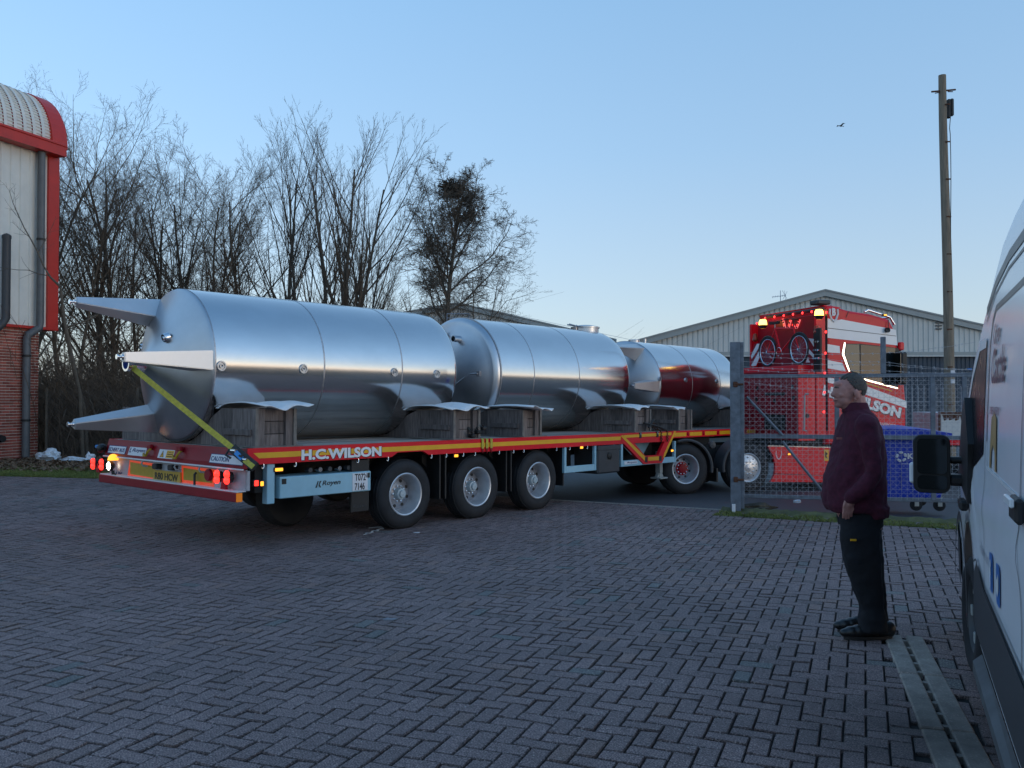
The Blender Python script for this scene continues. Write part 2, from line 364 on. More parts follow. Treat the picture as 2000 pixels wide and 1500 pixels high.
sheet('yard_bedding', lin(-20, 12, 64), lin(-3, 26, 58), -0.019, M_joint, keep=lambda x, y: y < 27 and not in_drain(x, y, .25), kind='structure')
sheet('bedding_fill', lin(0, 4, 40), lin(1, 8, 70), -0.021, M_joint, keep=lambda x, y: not in_drain(x, y, -.03), kind='structure')
# herringbone pavers
bw = 0.105; gap = 0.0040
def paver_arrays():
    out = []
    for j in range(-60, 290):
        for i in range(-290, 290):
            d = (i - j) % 4
            if d == 0: w_, h_ = 2, 1
            elif d == 3: w_, h_ = 1, 2
            else: continue
            cu, cv = (i + w_ / 2) * bw, (j + h_ / 2) * bw
            p = Ux * cu + Uy * cv
            if p.y < 2.2 or p.y > 25 or abs(p.x) > p.y * 0.72 + 1.2: continue
            if not in_yard(p.x, p.y) or in_drain(p.x, p.y, -.03): continue
            out.append((p.x, p.y, w_, h_, cu, cv))
    return out
PV = paver_arrays()
rng = np.random.default_rng(5)
def paver_geo(w_, h_, seed):
    r = random.Random(seed); a, b = w_ * bw / 2 - gap, h_ * bw / 2 - gap; c = 0.0048
    z1 = [-0.006 + r.uniform(-.0015, .0015) for _ in range(4)]; z2 = [r.uniform(-.0012, .0012) for _ in range(4)]
    t = r.uniform(-.003, .003); u = r.uniform(-.003, .003)
    cs = [(-1, -1), (1, -1), (1, 1), (-1, 1)]; vs = []
    for k, (x, y) in enumerate(cs): vs.append((x * a, y * b, -.03))
    for k, (x, y) in enumerate(cs): vs.append((x * a, y * b, z1[k] + x * t + y * u))
    for k, (x, y) in enumerate(cs): vs.append((x * (a - c) + r.uniform(-.0015, .0015), y * (b - c) + r.uniform(-.0015, .0015), z2[k] + x * t + y * u))
    fs = [(k, (k + 1) % 4, 4 + (k + 1) % 4, 4 + k) for k in range(4)] + [(4 + k, 4 + (k + 1) % 4, 8 + (k + 1) % 4, 8 + k) for k in range(4)] + [(8, 9, 10, 11)]
    return vs, fs
def tint_of(r):
    g = r.uniform(.88, 1.12); k = r.random()
    if k < .03: return (g * .72, g * .98, g * 1.02)
    if k < .06: return (g * .78, g * .78, g * .8)
    if k < .12: return (g * 1.10, g * 1.02, g * .98)
    return (g * 1.0, g * .985, g * 1.03)
def add_tint(me, cols, name='tint'):
    a = me.color_attributes.new(name, 'FLOAT_COLOR', 'CORNER'); a.data.foreach_set('color', np.asarray(cols, np.float32).ravel())
yard = bpy.data.objects.new('block_paving', None); C.objects.link(yard); yard['kind'] = 'structure'
var = {}
def paver_variant(w_, h_, k):
    if (w_, h_, k) not in var:
        vs, fs = paver_geo(w_, h_, k * 7 + w_); me = bpy.data.meshes.new('paver'); me.from_pydata(vs, [], fs); me.materials.append(M_pave)
        c = tint_of(random.Random(k * 31 + w_)); add_tint(me, [(c[0] * .5, c[1] * .5, c[2] * .5, 1)] * 32 + [(*c, 1)] * 4); var[w_, h_, k] = me
    return var[w_, h_, k]
vis = sorted([p for p in PV if abs(p[0]) < p[1] * .59 + .02 and p[1] > 3.75], key=lambda p: p[1])
near = set((p[0], p[1]) for p in vis[:298])
rr = random.Random(3); AV = []; AF = []; AC = []; o = 0
ang = math.atan2(Ux.y, Ux.x)
for (x, y, w_, h_, cu, cv) in PV:
    if (x, y) in near:
        ob = bpy.data.objects.new('paver', paver_variant(w_, h_, rr.randrange(14))); C.objects.link(ob); ob.parent = yard
        ob.location = (x, y, rr.uniform(-.0015, .0015)); ob.rotation_euler = (0, 0, ang + rr.uniform(-.006, .006)); continue
    vs, fs = paver_geo(w_, h_, rr.randrange(10 ** 6)); h = hgt(x, y) + rr.uniform(-.0015, .0015); c = tint_of(rr)
    if y > 5 and y < 8 and False: pass
    for (a, b, z) in vs: AV.append((x + a * Ux.x + b * Uy.x, y + a * Ux.y + b * Uy.y, h + z))
    for f in fs: AF.append(tuple(k + o for k in f))
    AC.extend([(c[0] * .5, c[1] * .5, c[2] * .5, 1)] * 32 + [(*c, 1)] * 4); o += 12
me = bpy.data.meshes.new('pavers'); me.from_pydata(AV, [], AF); me.materials.append(M_pave); add_tint(me, AC)
pf = bpy.data.objects.new('paver', me); C.objects.link(pf); pf.parent = yard; pf['kind'] = 'stuff'
# asphalt road beyond the yard edge
sheet('road', lin(-14, 40, 216), lin(10, 36, 104), -0.004, M_asph, keep=lambda x, y: (Vector((x, y)) - BA).dot(BN) > -0.13 and (x > -2.5 or y < 30) and x > -14 and y > 9.5 and (x > 0 or y < left_verge(x) + 3), kind='structure')
# edge course of laid kerb pavers hides the cut line
eb = bpy.data.objects.new('edge_course', None); C.objects.link(eb); eb['kind'] = 'structure'
for i in range(-22, 62):
    p = BA + BD * (i * 0.212) - BN * 0.02
    if p.x < -1 or p.x > 11: continue
    m = MB(); m.box(-.103, .103, -.05, .05, -.06, .004, .006); ob = m.build('kerb_block', M_slab, eb)
    ob.location = (p.x, p.y, hgt(p.x, p.y)); ob.rotation_euler = (0, 0, math.atan2(BD.y, BD.x))

# drainage channel: two lines of concrete pieces with a slot between
dr = thing('drain_channel', 'concrete slot drain channel running past the man\'s feet beside the van', 'drain', (DA.x, DA.y, 0), (0, 0, math.atan2(DDIR.y, DDIR.x)))
for k in range(6):
    x0 = -0.02 + k * 0.92
    for s_ in (-1, 1):
        m = MB(); ya, yb = (0.014, DHALF) if s_ > 0 else (-DHALF, -0.014)
        m.box(x0 + .006 + (0.0 if s_ > 0 else .012), x0 + .912, ya, yb, -.05, .009 + random.uniform(-.002, .003), .008); m.build('concrete_unit', M_slab, dr)
    m = MB()
    for q in range(5): MB().box(x0 + .10 + q * .18, x0 + .135 + q * .18, -.0139, .0139, -.04, -.002).build('slot_bridge', M_slab, dr)
m = MB(); m.box(-.02, 5.6, -.0138, .0138, -.06, -.045); m.build('slot_void', M_slot, dr)

# far ground strips: grass/moss at both verges (clusters of blades)
def blades(name, pts, mt, hmin, hmax, wd=.008, lean=.5, **props):
    m = MB()
    for (x, y, z) in pts:
        h = random.uniform(hmin, hmax); a = random.uniform(0, 6.28); dx, dy = math.cos(a) * wd, math.sin(a) * wd
        lx, ly = random.uniform(-lean, lean) * h, random.uniform(-lean, lean) * h
        m.add([(x - dx, y - dy, z), (x + dx, y + dy, z), (x + lx, y + ly, z + h)], [(0, 1, 2)])
    o = m.build(name, mt); 
    for k, v in props.items(): o[k] = v
    return o
def strip_pts(a, b, width, n, dens=1.0, off=0):
    out = []; a = Vector(a).to_2d(); b = Vector(b).to_2d(); d = b - a; nn = Vector((-d.y, d.x)).normalized()
    for _ in range(n):
        t = random.random(); c = math.sin(t * 37) * .5 + math.sin(t * 91 + 1) * .5
        u = (random.random() ** 1.3) * width * (0.65 + .35 * c) + off; p = a + d * t + nn * u; out.append((p.x, p.y, hgt(p.x, p.y)))
    return out
g1a, g1b = onG(1405, 1000), onG(1900, 1028)
def patch_mesh(name, a, b, w0, w1, mt, z=.012, n=60, hump=.05):
    a = Vector(a).to_2d(); b = Vector(b).to_2d(); d = b - a; nn = Vector((-d.y, d.x)).normalized(); vs = []; fs = []
    K = 6
    for i in range(n + 1):
        t = i / n; ww0 = w0 + random.uniform(-.07, .07); ww1 = w1 + random.uniform(-.03, .03)
        for k in range(K + 1):
            u = k / K; p = a + d * t + nn * (ww0 + (ww1 - ww0) * u)
            vs.append((p.x, p.y, hgt(p.x, p.y) - .004 + (z + hump * math.sin(math.pi * u) * random.uniform(.7, 1.1)) * math.sin(math.pi * min(1, max(0.0, u * .98 + .01)))))
    for i in range(n):
        for k in range(K): q = i * (K + 1) + k; fs.append((q, q + 1, q + K + 2, q + K + 1))
    m = MB(); m.add(vs, fs); return m.build(name, mt, smooth=60)
o = patch_mesh('moss_verge', g1a, g1b, .02, .42, M_moss, hump=.05); o['kind'] = 'stuff'
tag(o, 'low mossy soil ridge along the foot of the mesh gate', 'moss')
o = blades('grass', strip_pts(g1a, g1b, .75, 6500, off=-.42), M_grass, .01, .04, .006, 1.2, kind='stuff')
tag(o, 'short green grass and moss along the foot of the mesh gate', 'grass')
l0, l1 = onG(-120, 905), onG(240, 925)
o = blades('grass', strip_pts(onG(-200, 925), onG(190, 935), 3.2, 26000), M_grass, .015, .06, .010, 1.0, kind='stuff')
tag(o, 'rough grass strip at the foot of the brick corner', 'grass')
o = blades('leaf_litter', [(random.uniform(-13.6, -1), 19.5 + random.random() ** .8 * 12, random.uniform(0, .12)) for _ in range(30000)], M_leaf, .03, .09, .05, 2.5, kind='stuff')
o.location.z = -.06
tag(o, 'brown dead leaves and broken twigs under the bare trees', 'leaves')

# windblown bits on the blocks
rb = random.Random(77); pts = []
for _ in range(1500):
    y_ = 3.6 + rb.random() ** .7 * 14; x_ = rb.uniform(-.62, .6) * y_
    if in_yard(x_, y_): pts.append((x_, y_, hgt(x_, y_) + .003))
mm_ = MB()
for (x_, y_, z_) in pts:
    a_ = rb.uniform(0, 6.28); l_ = rb.uniform(.003, .011); w_ = l_ * rb.uniform(.25, .7); cx_0, sx_0 = math.cos(a_), math.sin(a_)
    mm_.add([(x_ + cx_0 * l_, y_ + sx_0 * l_, z_), (x_ - sx_0 * w_, y_ + cx_0 * w_, z_ + .003), (x_ - cx_0 * l_, y_ - sx_0 * l_, z_ + .001), (x_ + sx_0 * w_, y_ - cx_0 * w_, z_ + .003)], [(0, 1, 2, 3)])
o = mm_.build('grit', mat('pale_grit', (.22, .19, .16), .8, col2=(.5, .47, .44), vs=2)); o['kind'] = 'stuff'; tag(o, 'tiny pale flecks and windblown leaf bits scattered over the block paving', 'grit')
# ------------------------------------------------------------------ flatbed trailer
TH = R_(42.3); TO = Vector((-2.863, 9.418, 0.0)); TW = 3.5; TPITCH = R_(-0.3); DZ = 1.118
T_ROT = (0, -TPITCH, R_(90) - TH)
tr = thing('flatbed_trailer', 'long red and yellow flatbed trailer carrying three steel tanks', 'trailer', TO, T_ROT)
TM = mtx(tr)
def T(x, y, z): return TM @ Vector((x, y, z))
def xs_at(px, y, z):                       # deck x where the line (y, z) crosses photo column px
    lo, hi = -2.0, 16.0
    for _ in range(40):
        m_ = (lo + hi) / 2
        if proj(T(m_, y, z))[0] < px: lo = m_
        else: hi = m_
    return lo
def side(px, py, y=0.0):
    p = local_on(TM, 1, y, px, py); return p.x, p.z
def rear(px, py, x=0.0):
    p = local_on(TM, 0, x, px, py); return p.y, p.z
XK = xs_at(1312, 0, DZ); XF = xs_at(1512, 0, DZ)
# deck boards, running lengthways across the width
nb = 16
for i in range(nb):
    y0 = .06 + (TW - .12) * i / nb; y1 = .06 + (TW - .12) * (i + 1) / nb - .008
    for (a, b) in ((0.03, XK * .5 - .004), (XK * .5 + .004, XK - .02)):
        m = MB(); m.box(a, b, y0, y1, DZ - .035, DZ - .004 + random.uniform(-.002, .002), .003); m.build('deck_board', M_deck, tr)
m = MB(); m.box(XK, XF, .05, TW - .05, DZ - .05, DZ - .012); m.build('neck_deck', M_deck, tr)
# side rave on both sides
BZ = DZ - 0.178
for y, sg in ((0.0, 1), (TW, -1)):
    m = MB()
    xa, xb = xs_at(765, 0, BZ), xs_at(777, 0, BZ + .05); xc, xd = xs_at(826, 0, BZ + .05), xs_at(838, 0, BZ)
    pts = [(0.10, BZ), (xa, BZ), (xb, BZ + .052), (xc, BZ + .052), (xd, BZ), (XK, BZ), (XK, DZ), (0, DZ), (0, DZ - .05)]
    m.prism([(x, y, z) for x, z in pts], (0, .05 * sg, 0)); recalc(m.build('side_rave', M_red, tr))
    ya = y - .003 * sg
    m = MB(); s0, s1 = DZ - .112, DZ - .052
    xw0, xw1 = xs_at(1212, 0, DZ - .08), XK
    m.prism([(.07, ya, s1), (.14, ya, s0), (xw0, ya, s0), (xw0, ya, s1)], (0, .002 * sg, 0))
    recalc(m.build('yellow_stripe', M_yel, tr))
    m = MB()
    m.box(XK + .01, XF, min(y, y + .05 * sg), max(y, y + .05 * sg), DZ - .125, DZ); m.build('neck_rave', M_red, tr)
    k = 0; x = XK + .06
    while x < XF - .4:
        m = MB(); m.box(x, x + .44, min(ya, ya + .002 * sg), max(ya, ya + .002 * sg), DZ - .10, DZ - .03); m.build('stripe_block', M_yel, tr)
        m = MB(); m.tube([(x + .50, ya, DZ - .09), (x + .47, ya - .015 * sg, DZ - .06), (x + .50, ya, DZ - .03)], .008, 6); m.build('lashing_hook', M_redd, tr)
        x += .56
# V-shaped well frame under the front of the deck
def P2(cx, cy): return side(860 + cx / 3.448, 600 + cy / 3.448)
for (y, sg) in ((0.0, 1), (TW, -1)):
    def plate(pxs, name, mt, off, th):
        m = MB(); m.prism([(x, y - off * sg, z) for x, z in pxs], (0, th * sg, 0)); return recalc(m.build(name, mt, tr))
    plate([P2(1212, 895), P2(1368, 1057), P2(1492, 1048), P2(1588, 832), P2(1540, 838), P2(1468, 994), P2(1380, 1002), P2(1268, 872)], 'well_frame', M_red, .004, .055)
    plate([P2(1212, 866), P2(1228, 862), P2(1384, 1012), P2(1374, 1034)], 'yellow_stripe', M_yel, .0065, .003)
    plate([P2(1398, 1009), P2(1470, 1004), P2(1470, 1030), P2(1398, 1034)], 'yellow_stripe', M_yel, .0065, .003)
    plate([P2(1498, 1018), P2(1506, 985), P2(1574, 835), P2(1586, 833), P2(1514, 1000)], 'yellow_stripe', M_yel, .0065, .003)
    plate([P2(1235, 862), P2(1555, 842), P2(1555, 862), P2(1235, 880)], 'yellow_stripe', M_yel, .0065, .003)
    plate([P2(1376, 1008), P2(1393, 1007), P2(1393, 1046), P2(1376, 1044)], 'socket', M_blk, .0075, .003)
    plate([P2(1472, 1003), P2(1488, 1000), P2(1488, 1034), P2(1472, 1038)], 'socket', M_blk, .0075, .003)
    m = MB(); qa, qb, qc, qd = P2(1300, 905), P2(1385, 1000), P2(1465, 992), P2(1512, 900)
    m.prism([(q[0], y + .30 * sg, q[1]) for q in (qa, qb, qc, qd)], (0, .02 * sg, 0)); recalc(m.build('well_panel', M_lblue, tr))
    for (cx, cy) in ((1345, 862), (1460, 855)):
        a = P2(cx - 7, cy + 20); b = P2(cx + 7, cy - 18); m = MB(); m.box(a[0], b[0], y - .012 if sg > 0 else y, y if sg > 0 else y + .012, a[1], b[1]); m.build('lashing_ring', M_blk, tr)
        a = P2(cx - 4, cy); b = P2(cx + 4, cy - 14); m = MB(); m.box(a[0], b[0], y - .02 if sg > 0 else y, y if sg > 0 else y + .02, a[1], b[1]); m.build('ring_plate', M_chrome, tr)
# chassis beams, cross members
for y in (TW / 2 - .55, TW / 2 + .45):
    m = MB(); m.box(.3, XK - .1, y, y + .10, .70, DZ - .04); m.build('chassis_beam', M_blk2, tr)
x = .4
while x < XK:
    m = MB(); m.box(x, x + .06, .08, TW - .08, DZ - .16, DZ - .04); m.build('cross_member', M_blk2, tr); x += .8
m = MB(); m.box(XK - .2, XF, .7, TW - .7, DZ - .22, DZ - .04); m.build('gooseneck', M_blk2, tr)
m = MB(); m.box(.15, .25, .1, TW - .1, .62, DZ - .05); m.build('rear_bulkhead', M_blk2, tr)

# lettering on the near side
xc_ = (xs_at(587, 0, 1.01) + xs_at(744, 0, 1.01)) / 2; wl = xs_at(744, 0, 1.01) - xs_at(587, 0, 1.01)
def fit_text(name, s, mt, parent, xa, xb, zc, hgt_, y, rev=False, ext=.0015, off=0.0, shear=0, yd=(1, 0, 0)):
    t = text(name, s, 1.0, mt, parent, Matrix.Identity(4), ext=ext, off=off, shear=shear)
    me = t.data; co = np.empty(len(me.vertices) * 3); me.vertices.foreach_get('co', co); co = co.reshape(-1, 3)
    mn, mx = co.min(0), co.max(0); sx, sy = (xb - xa) / (mx[0] - mn[0]), hgt_ / (mx[1] - mn[1])
    X = (co[:, 0] - (mn[0] + mx[0]) / 2) * sx; Z = (co[:, 1] - (mn[1] + mx[1]) / 2) * sy; Yv = co[:, 2]
    return me, X, Z, Yv, t
def side_text(name, s, mt, parent, xa, xb, zc, h, y, off=0.0, shear=0, ext=.0015):
    me, X, Z, D, t = fit_text(name, s, mt, parent, xa, xb, zc, h, y, off=off, shear=shear, ext=ext)
    me.vertices.foreach_set('co', np.stack([X + (xa + xb) / 2, y - D, Z + zc], 1).ravel()); me.update(); return t
def rear_text(name, s, mt, parent, ya, yb, zc, h, x, off=0.0, shear=0):   # ya > yb : writing runs from far side to near side
    me, X, Z, D, t = fit_text(name, s, mt, parent, 0, ya - yb, zc, h, x, off=off, shear=shear)
    me.vertices.foreach_set('co', np.stack([x - D, (ya + yb) / 2 - X, Z + zc], 1).ravel()); me.update(); return t
xa, xb = xs_at(588, 0, 1.0), xs_at(744, 0, 1.0)
side_text('lettering_shadow', 'H.C.WILSON', M_ink, tr, xa + .010, xb + .012, 1.014, .125, -.0055, off=.05)
side_text('lettering', 'H.C.WILSON', M_white, tr, xa, xb, 1.020, .122, -.008, off=.045)
# light blue rear box panel
a = side(546.8, 975.6); b = side(724.6, 918.5)
z0, z1 = (a[1] + side(724.6, 957)[1]) / 2, (side(546.8, 933.5)[1] + b[1]) / 2
m = MB(); m.box(a[0], b[0], .0, .35, z0, z1, .008); o_ = m.build('locker', M_lblue, tr)
for x in (a[0] + .05, b[0] - .05):
    m = MB(); m.box(x - .03, x + .03, -.006, 0, z1 - .08, z1 - .02, .004); m.build('locker_bracket', M_blk, tr)
xa, xb = xs_at(616, 0, .8), xs_at(665, 0, .8); zm = (z0 + z1) / 2
side_text('lettering', 'Royen', M_ink, tr, xa + (xb - xa) * .27, xb, zm + .01, .072, -.003, off=.012, shear=.25)
m = MB(); e = xa; k = .065
m.prism([(e, -.002, zm - .03), (e + .03, -.002, zm + .045), (e + .045, -.002, zm + .045), (e + .02, -.002, zm - .03)], (0, -.002, 0))
m.prism([(e + .035, -.002, zm - .03), (e + .06, -.002, zm + .045), (e + .085, -.002, zm + .045), (e + .058, -.002, zm + .006), (e + .078, -.002, zm - .03), (e + .06, -.002, zm - .03), (e + .046, -.002, zm - .005)], (0, -.002, 0))
recalc(m.build('emblem', M_ink, tr))
xa, xb = xs_at(688, 0, .8), xs_at(718, 0, .8)
m = MB(); m.box(xa, xb, -.006, -.001, z0 + .015, z1 - .015, .003); m.build('plate', M_stick, tr)
side_text('lettering', 'T072', M_ink, tr, xa + .035, xb - .035, zm + .055, .085, -.008, off=.008)
side_text('lettering', '7146', M_ink, tr, xa + .035, xb - .05, zm - .055, .085, -.008, off=.008)
# post and bits behind the rear corner
m = MB(); xa, xb = xs_at(519, .05, .8), xs_at(534, .05, .8); m.box(xa, xb, .02, .12, z0 - .05, BZ - .005, .006); m.build('corner_post', M_lblue, tr)
m = MB(); m.box(xb + .0, a[0] - .01, .10, .2, z0, z1, .0); m.build('corner_filler', M_blk, tr)
def lamp(name, x, y, z, lx, ly, lz, mt, parent=tr, body=M_blk):
    m = MB(); m.box(x - lx / 2 - .008, x + lx / 2 + .008, y - ly / 2, y + ly / 2, z - lz / 2 - .008, z + lz / 2 + .008, .006); h = m.build(name, body, parent)
    m = MB(); m.box(x - lx / 2, x + lx / 2, y - ly / 2 - .012, y - ly / 2 - .001, z - lz / 2, z + lz / 2, .005); m.build('lens', mt, h); return h
for px_, py_ in ((543, 917), (889, 890), (1134, 874), (1311, 880)):
    q = side(px_, py_, .02); lamp('marker_lamp', q[0], .02, q[1], .10 if px_ < 700 else .07, .03, .035, M_alamp)
q = side(495, 944, -.0); lamp('corner_lamp', q[0] + .03, .02, q[1], .05, .05, .06, M_rlamp); q = side(506, 945)
lamp('corner_lamp', q[0] + .03, .02, q[1], .04, .05, .05, M_alamp)
# rope hooks under the rave
for px_ in (515, 578, 700, 758, 843, 872, 905, 928, 975, 1003, 1023, 1087, 1113, 1147, 1199):
    x = xs_at(px_, .01, BZ); m = MB()
    m.tube([(x, .01, BZ + .01), (x, .005, BZ - .03), (x - .012, .0, BZ - .045), (x - .03, .0, BZ - .042), (x - .032, 0, BZ - .025)], .006, 6); m.build('rope_hook', M_chrome, tr, smooth=True)
# air tanks and valves behind locker
for k, x in enumerate(lin(a[0] + .45, a[0] + 1.0, 4)):
    m = MB(); m.lathe([(-.05, 0), (-.05, .028), (.03, .028), (.045, .018), (.05, 0)], Matrix.Translation((x, .12, z1 + .05)) @ Matrix.Rotation(R_(90), 4, 'Z'), 14); m.build('valve', M_chrome if k % 2 else M_gry, tr, smooth=50)
# second light blue frame and toolbox
for (c0, c1) in (((840, 935), (1055, 1113)), ((1222, 925), (1590, 1075))):
    x0, _ = P2(*c0); x1, _ = P2(*c1); zt = P2(c0[0], c0[1])[1]; zb = P2(c0[0], 1118 if c0[0] < 900 else 1076)[1]
    x1 = P2(c1[0], 1000)[0]
    m = MB(); t_ = .05
    m.box(x0, x0 + t_, .01, .06, zb, BZ - .004, .004); m.box(x1 - t_, x1, .01, .06, zb, BZ - .004, .004); m.box(x0 + t_, x1 - t_, .012, .058, zb, zb + .10, .004)
    m.build('guard_frame', M_lblue, tr)
    m = MB(); m.box(x0 + t_, x1 - t_, .5, .52, zb, BZ); m.build('inner_panel', M_blk2, tr)
q0 = P2(1228, 1070); q1 = P2(1330, 1040)
m = MB(); m.box(q0[0] + .06, q1[0], .006, .0095, q0[1] + .02, q0[1] + .075); m.build('maker_label', M_stick, tr)
side_text('lettering', 'Royen', M_navy, tr, q0[0] + .14, q1[0] - .03, q0[1] + .048, .035, .004, shear=.25)
c0 = P2(1060, 955); c1 = P2(1208, 1118)
m = MB(); m.box(c0[0], c1[0], -.01, .5, P2(1060, 1125)[1], BZ - .02, .025); tb = m.build('toolbox', M_gry, tr)
m = MB(); m.box(c0[0] - .01, c1[0] + .01, -.016, .5, BZ - .09, BZ - .012, .01); m.build('lid', M_gry, tb)
m = MB(); xm = (c0[0] + c1[0]) / 2; m.lathe([(0, 0), (0, .055), (.012, .06), (.02, .05), (.02, 0)], Matrix.Translation((xm, -.012, .76)) @ Matrix.Rotation(R_(-90), 4, 'Z'), 18); m.build('latch', M_blk, tb, smooth=50)
# landing leg
q = side(1350, 912, .25)
xl = xs_at(1290, .2, .5)
m = MB(); m.box(xl - .05, xl + .05, .18, .28, .36, .75, .008); m.box(xl - .04, xl + .04, .19, .27, .28, .36); m.box(xl - .12, xl + .12, .12, .34, .255, .285, .006); m.prism([(xl - .1, .2, .285), (xl + .1, .2, .285), (xl + .03, .2, .40), (xl - .03, .2, .40)], (0, .06, 0)); m.build('landing_leg', M_flash, tr)

# ---- wheels
def wheel(parent, x, z, R, wd=.30, y=0.0, style='trailer', rr_=.6, rotz=0):
    # axis along +Y (inwards) ; local X axis of lathe -> world Y
    M = Matrix.Translation((x, y, z)) @ Matrix.Rotation(rotz, 4, 'Z') @ Matrix.Rotation(R_(90), 4, 'Z')
    ro = R * rr_
    m = MB(); m.lathe([(.03, ro), (.008, ro + .015), (.0, ro + .05), (-.004, (ro + R) / 2), (.004, R - .06), (.02, R - .025), (.045, R - .006), (wd * .5, R), (wd - .045, R - .006), (wd - .01, R - .04), (wd, ro + .05), (wd - .03, ro)], M, 56)
    wh = m.build('wheel', M_tyre, parent, smooth=35)
    m = MB()
    for k in range(4):                     # tread grooves as raised ribs
        yy = wd * (.2 + .2 * k); m.lathe([(yy - .014, R - .002), (yy - .012, R + .006), (yy + .012, R + .006), (yy + .014, R - .002)], M, 56)
    m.build('tread', M_tyre, wh)
    m = MB()
    m.lathe([(.036, ro + .004), (.012, ro + .010), (.006, ro), (.012, ro - .014), (.03, ro - .022), (.06, ro - .03), (.11, ro - .045), (.16, ro - .052), (wd - .1, ro - .055)], M, 48)
    m.build('rim', M_rim, wh, smooth=35)
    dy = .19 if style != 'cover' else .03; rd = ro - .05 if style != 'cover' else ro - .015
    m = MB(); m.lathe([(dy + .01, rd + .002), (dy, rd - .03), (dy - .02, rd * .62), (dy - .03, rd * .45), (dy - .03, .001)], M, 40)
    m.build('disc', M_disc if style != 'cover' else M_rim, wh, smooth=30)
    nh = 8 if style != 'cover' else 10
    for k in range(nh):
        a_ = 2 * math.pi * k / nh + .3; rp = rd * .76; c = M @ Vector((dy - .012 if style != 'cover' else dy - .006, rp * math.cos(a_), rp * math.sin(a_)))
        m = MB(); q = Matrix.Translation(c) @ M.to_3x3().to_4x4(); m.lathe([(-.006, .001), (-.006, .022 if style != 'cover' else .014), (.02, .022)], q, 12); m.build('hand_hole', M_blk, wh)
    hb = M_redd if style == 'drive' else M_rim
    for k in range(10):
        a_ = 2 * math.pi * k / 10; rp = rd * .46; c = M @ Vector((dy - .03, rp * math.cos(a_), rp * math.sin(a_)))
        m = MB(); q = Matrix.Translation(c) @ M.to_3x3().to_4x4(); m.lathe([(.01, .014), (-.02, .013), (-.025, .001)], q, 6); m.build('wheel_nut', M_chrome, wh)
    m = MB()
    if style == 'drive': m.lathe([(dy - .02, rd * .58), (dy - .035, rd * .58), (dy - .04, rd * .36), (dy - .07, rd * .33), (dy - .075, .001)], M, 28)
    else: m.lathe([(dy - .02, rd * .37), (dy - .07, rd * .34), (dy - .095, rd * .32), (dy - .10, rd * .22), (dy - .125, rd * .21), (dy - .13, .001)] if style == 'trailer' else [(dy - .02, rd * .3), (dy - .04, rd * .26), (dy - .05, .001)], M, 28)
    m.build('hub', hb if style != 'trailer' else M_hubc, wh, smooth=35)
    return wh
WR = .442
WX = [side(px_, 950, .05)[0] for px_ in (792, 934, 1051)]
WXs = [WX[0], (WX[0] + WX[2]) / 2, WX[2]]
for x in WXs:
    zc = WR - .004 + .0052 * x
    wheel(tr, x, zc, WR, .30, .03)
    # far side wheel
    m = MB(); M = Matrix.Translation((x, TW - .33, zc)) @ Matrix.Rotation(R_(90), 4, 'Z')
    m.lathe([(0, .001), (0, WR - .03), (.04, WR), (.26, WR), (.3, WR - .03), (.3, .001)], M, 40); m.build('wheel', M_tyre, tr, smooth=35)
    m = MB(); M = Matrix.Translation((x, .35, zc)) @ Matrix.Rotation(R_(90), 4, 'Z'); m.lathe([(0, .07), (TW - .75, .07)], M, 16); m.build('axle', M_blk2, tr)
    for s_ in (-1, 1):                     # mud flaps fore and aft of each wheel
        xf = x + s_ * .60
        m = MB(); m.box(xf - .012, xf + .012, .05, .42, .34, BZ - .01); fl = m.build('mud_flap', M_blk, tr)
    m = MB(); m.box(x + .50, x + .80, .30, .33, .36, BZ - .02); pn = m.build('side_panel', M_blk, tr)
    side_text('lettering', 'Royen', M_gry, pn, x + .52, x + .74, .41, .05, .297, shear=.25)
    m = MB(); m.lathe([(-.01, WR + .035), (.36, WR + .035)], Matrix.Translation((x, .06, zc)) @ Matrix.Rotation(R_(90), 4, 'Z'), 26, a0=R_(30), a1=R_(150)); m.build('mudguard', M_blk, tr, smooth=40)
x = WXs[0]; m = MB(); m.box(x - .86, x - .60, .04, .07, .30, BZ - .02); pn = m.build('side_panel', M_blk, tr)
side_text('lettering', 'Royen', M_gry, pn, x - .84, x - .63, .36, .05, .037, shear=.25)
x = WXs[2]; m = MB(); m.box(x + .6, x + .9, .3, .33, .34, BZ - .02); m.build('side_panel', M_blk, tr)
# steering wheel-arm / spare wheel low behind the locker
m = MB(); xw = xs_at(548, .9, .5)
m.lathe([(0, .001), (0, .34), (.05, .38), (.22, .38), (.27, .34), (.27, .001)], Matrix.Translation((xw + .35, 1.2, .40)) @ Matrix.Rotation(R_(90), 4, 'Z'), 36); m.build('spare_wheel', M_tyre, tr, smooth=35)

# ---- rear end
def RZ(px_, py_): return rear(px_, py_)[1]
zt, zl1, zl2, zb1, zb2 = DZ, .895, .66, .655, .545
m = MB(); m.prism([(0, .0, DZ - .002), (0, .0, zl1), (-.05, .0, zl1), (-.05, .0, zl1 + .05), (-.005, 0, DZ - .03)], (0, TW, 0)); recalc(m.build('rear_beam', M_redd, tr))
m = MB(); m.box(-.075, -.0505, -.01, TW + .01, zl1 - .012, zl1 + .004, .002); m.build('rear_ledge', M_white, tr)
m = MB(); m.box(.0, .02, .03, TW - .03, zl2, zl1 - .014); m.build('light_board', M_dullw, tr)
m = MB(); m.box(-.0, .03, -.004, .02, zl2, zl1 - .02); m.build('end_plate', M_dullw, tr)
m = MB(); m.box(-.12, 0, .02, TW - .02, zl2 - .012, zl2 - .0005, .002); m.build('rear_ledge', M_white, tr)
m = MB(); m.box(-.13, -.08, .0, TW, zb2, zl2 - .0125, .008); m.build('rear_bumper', M_redd, tr)
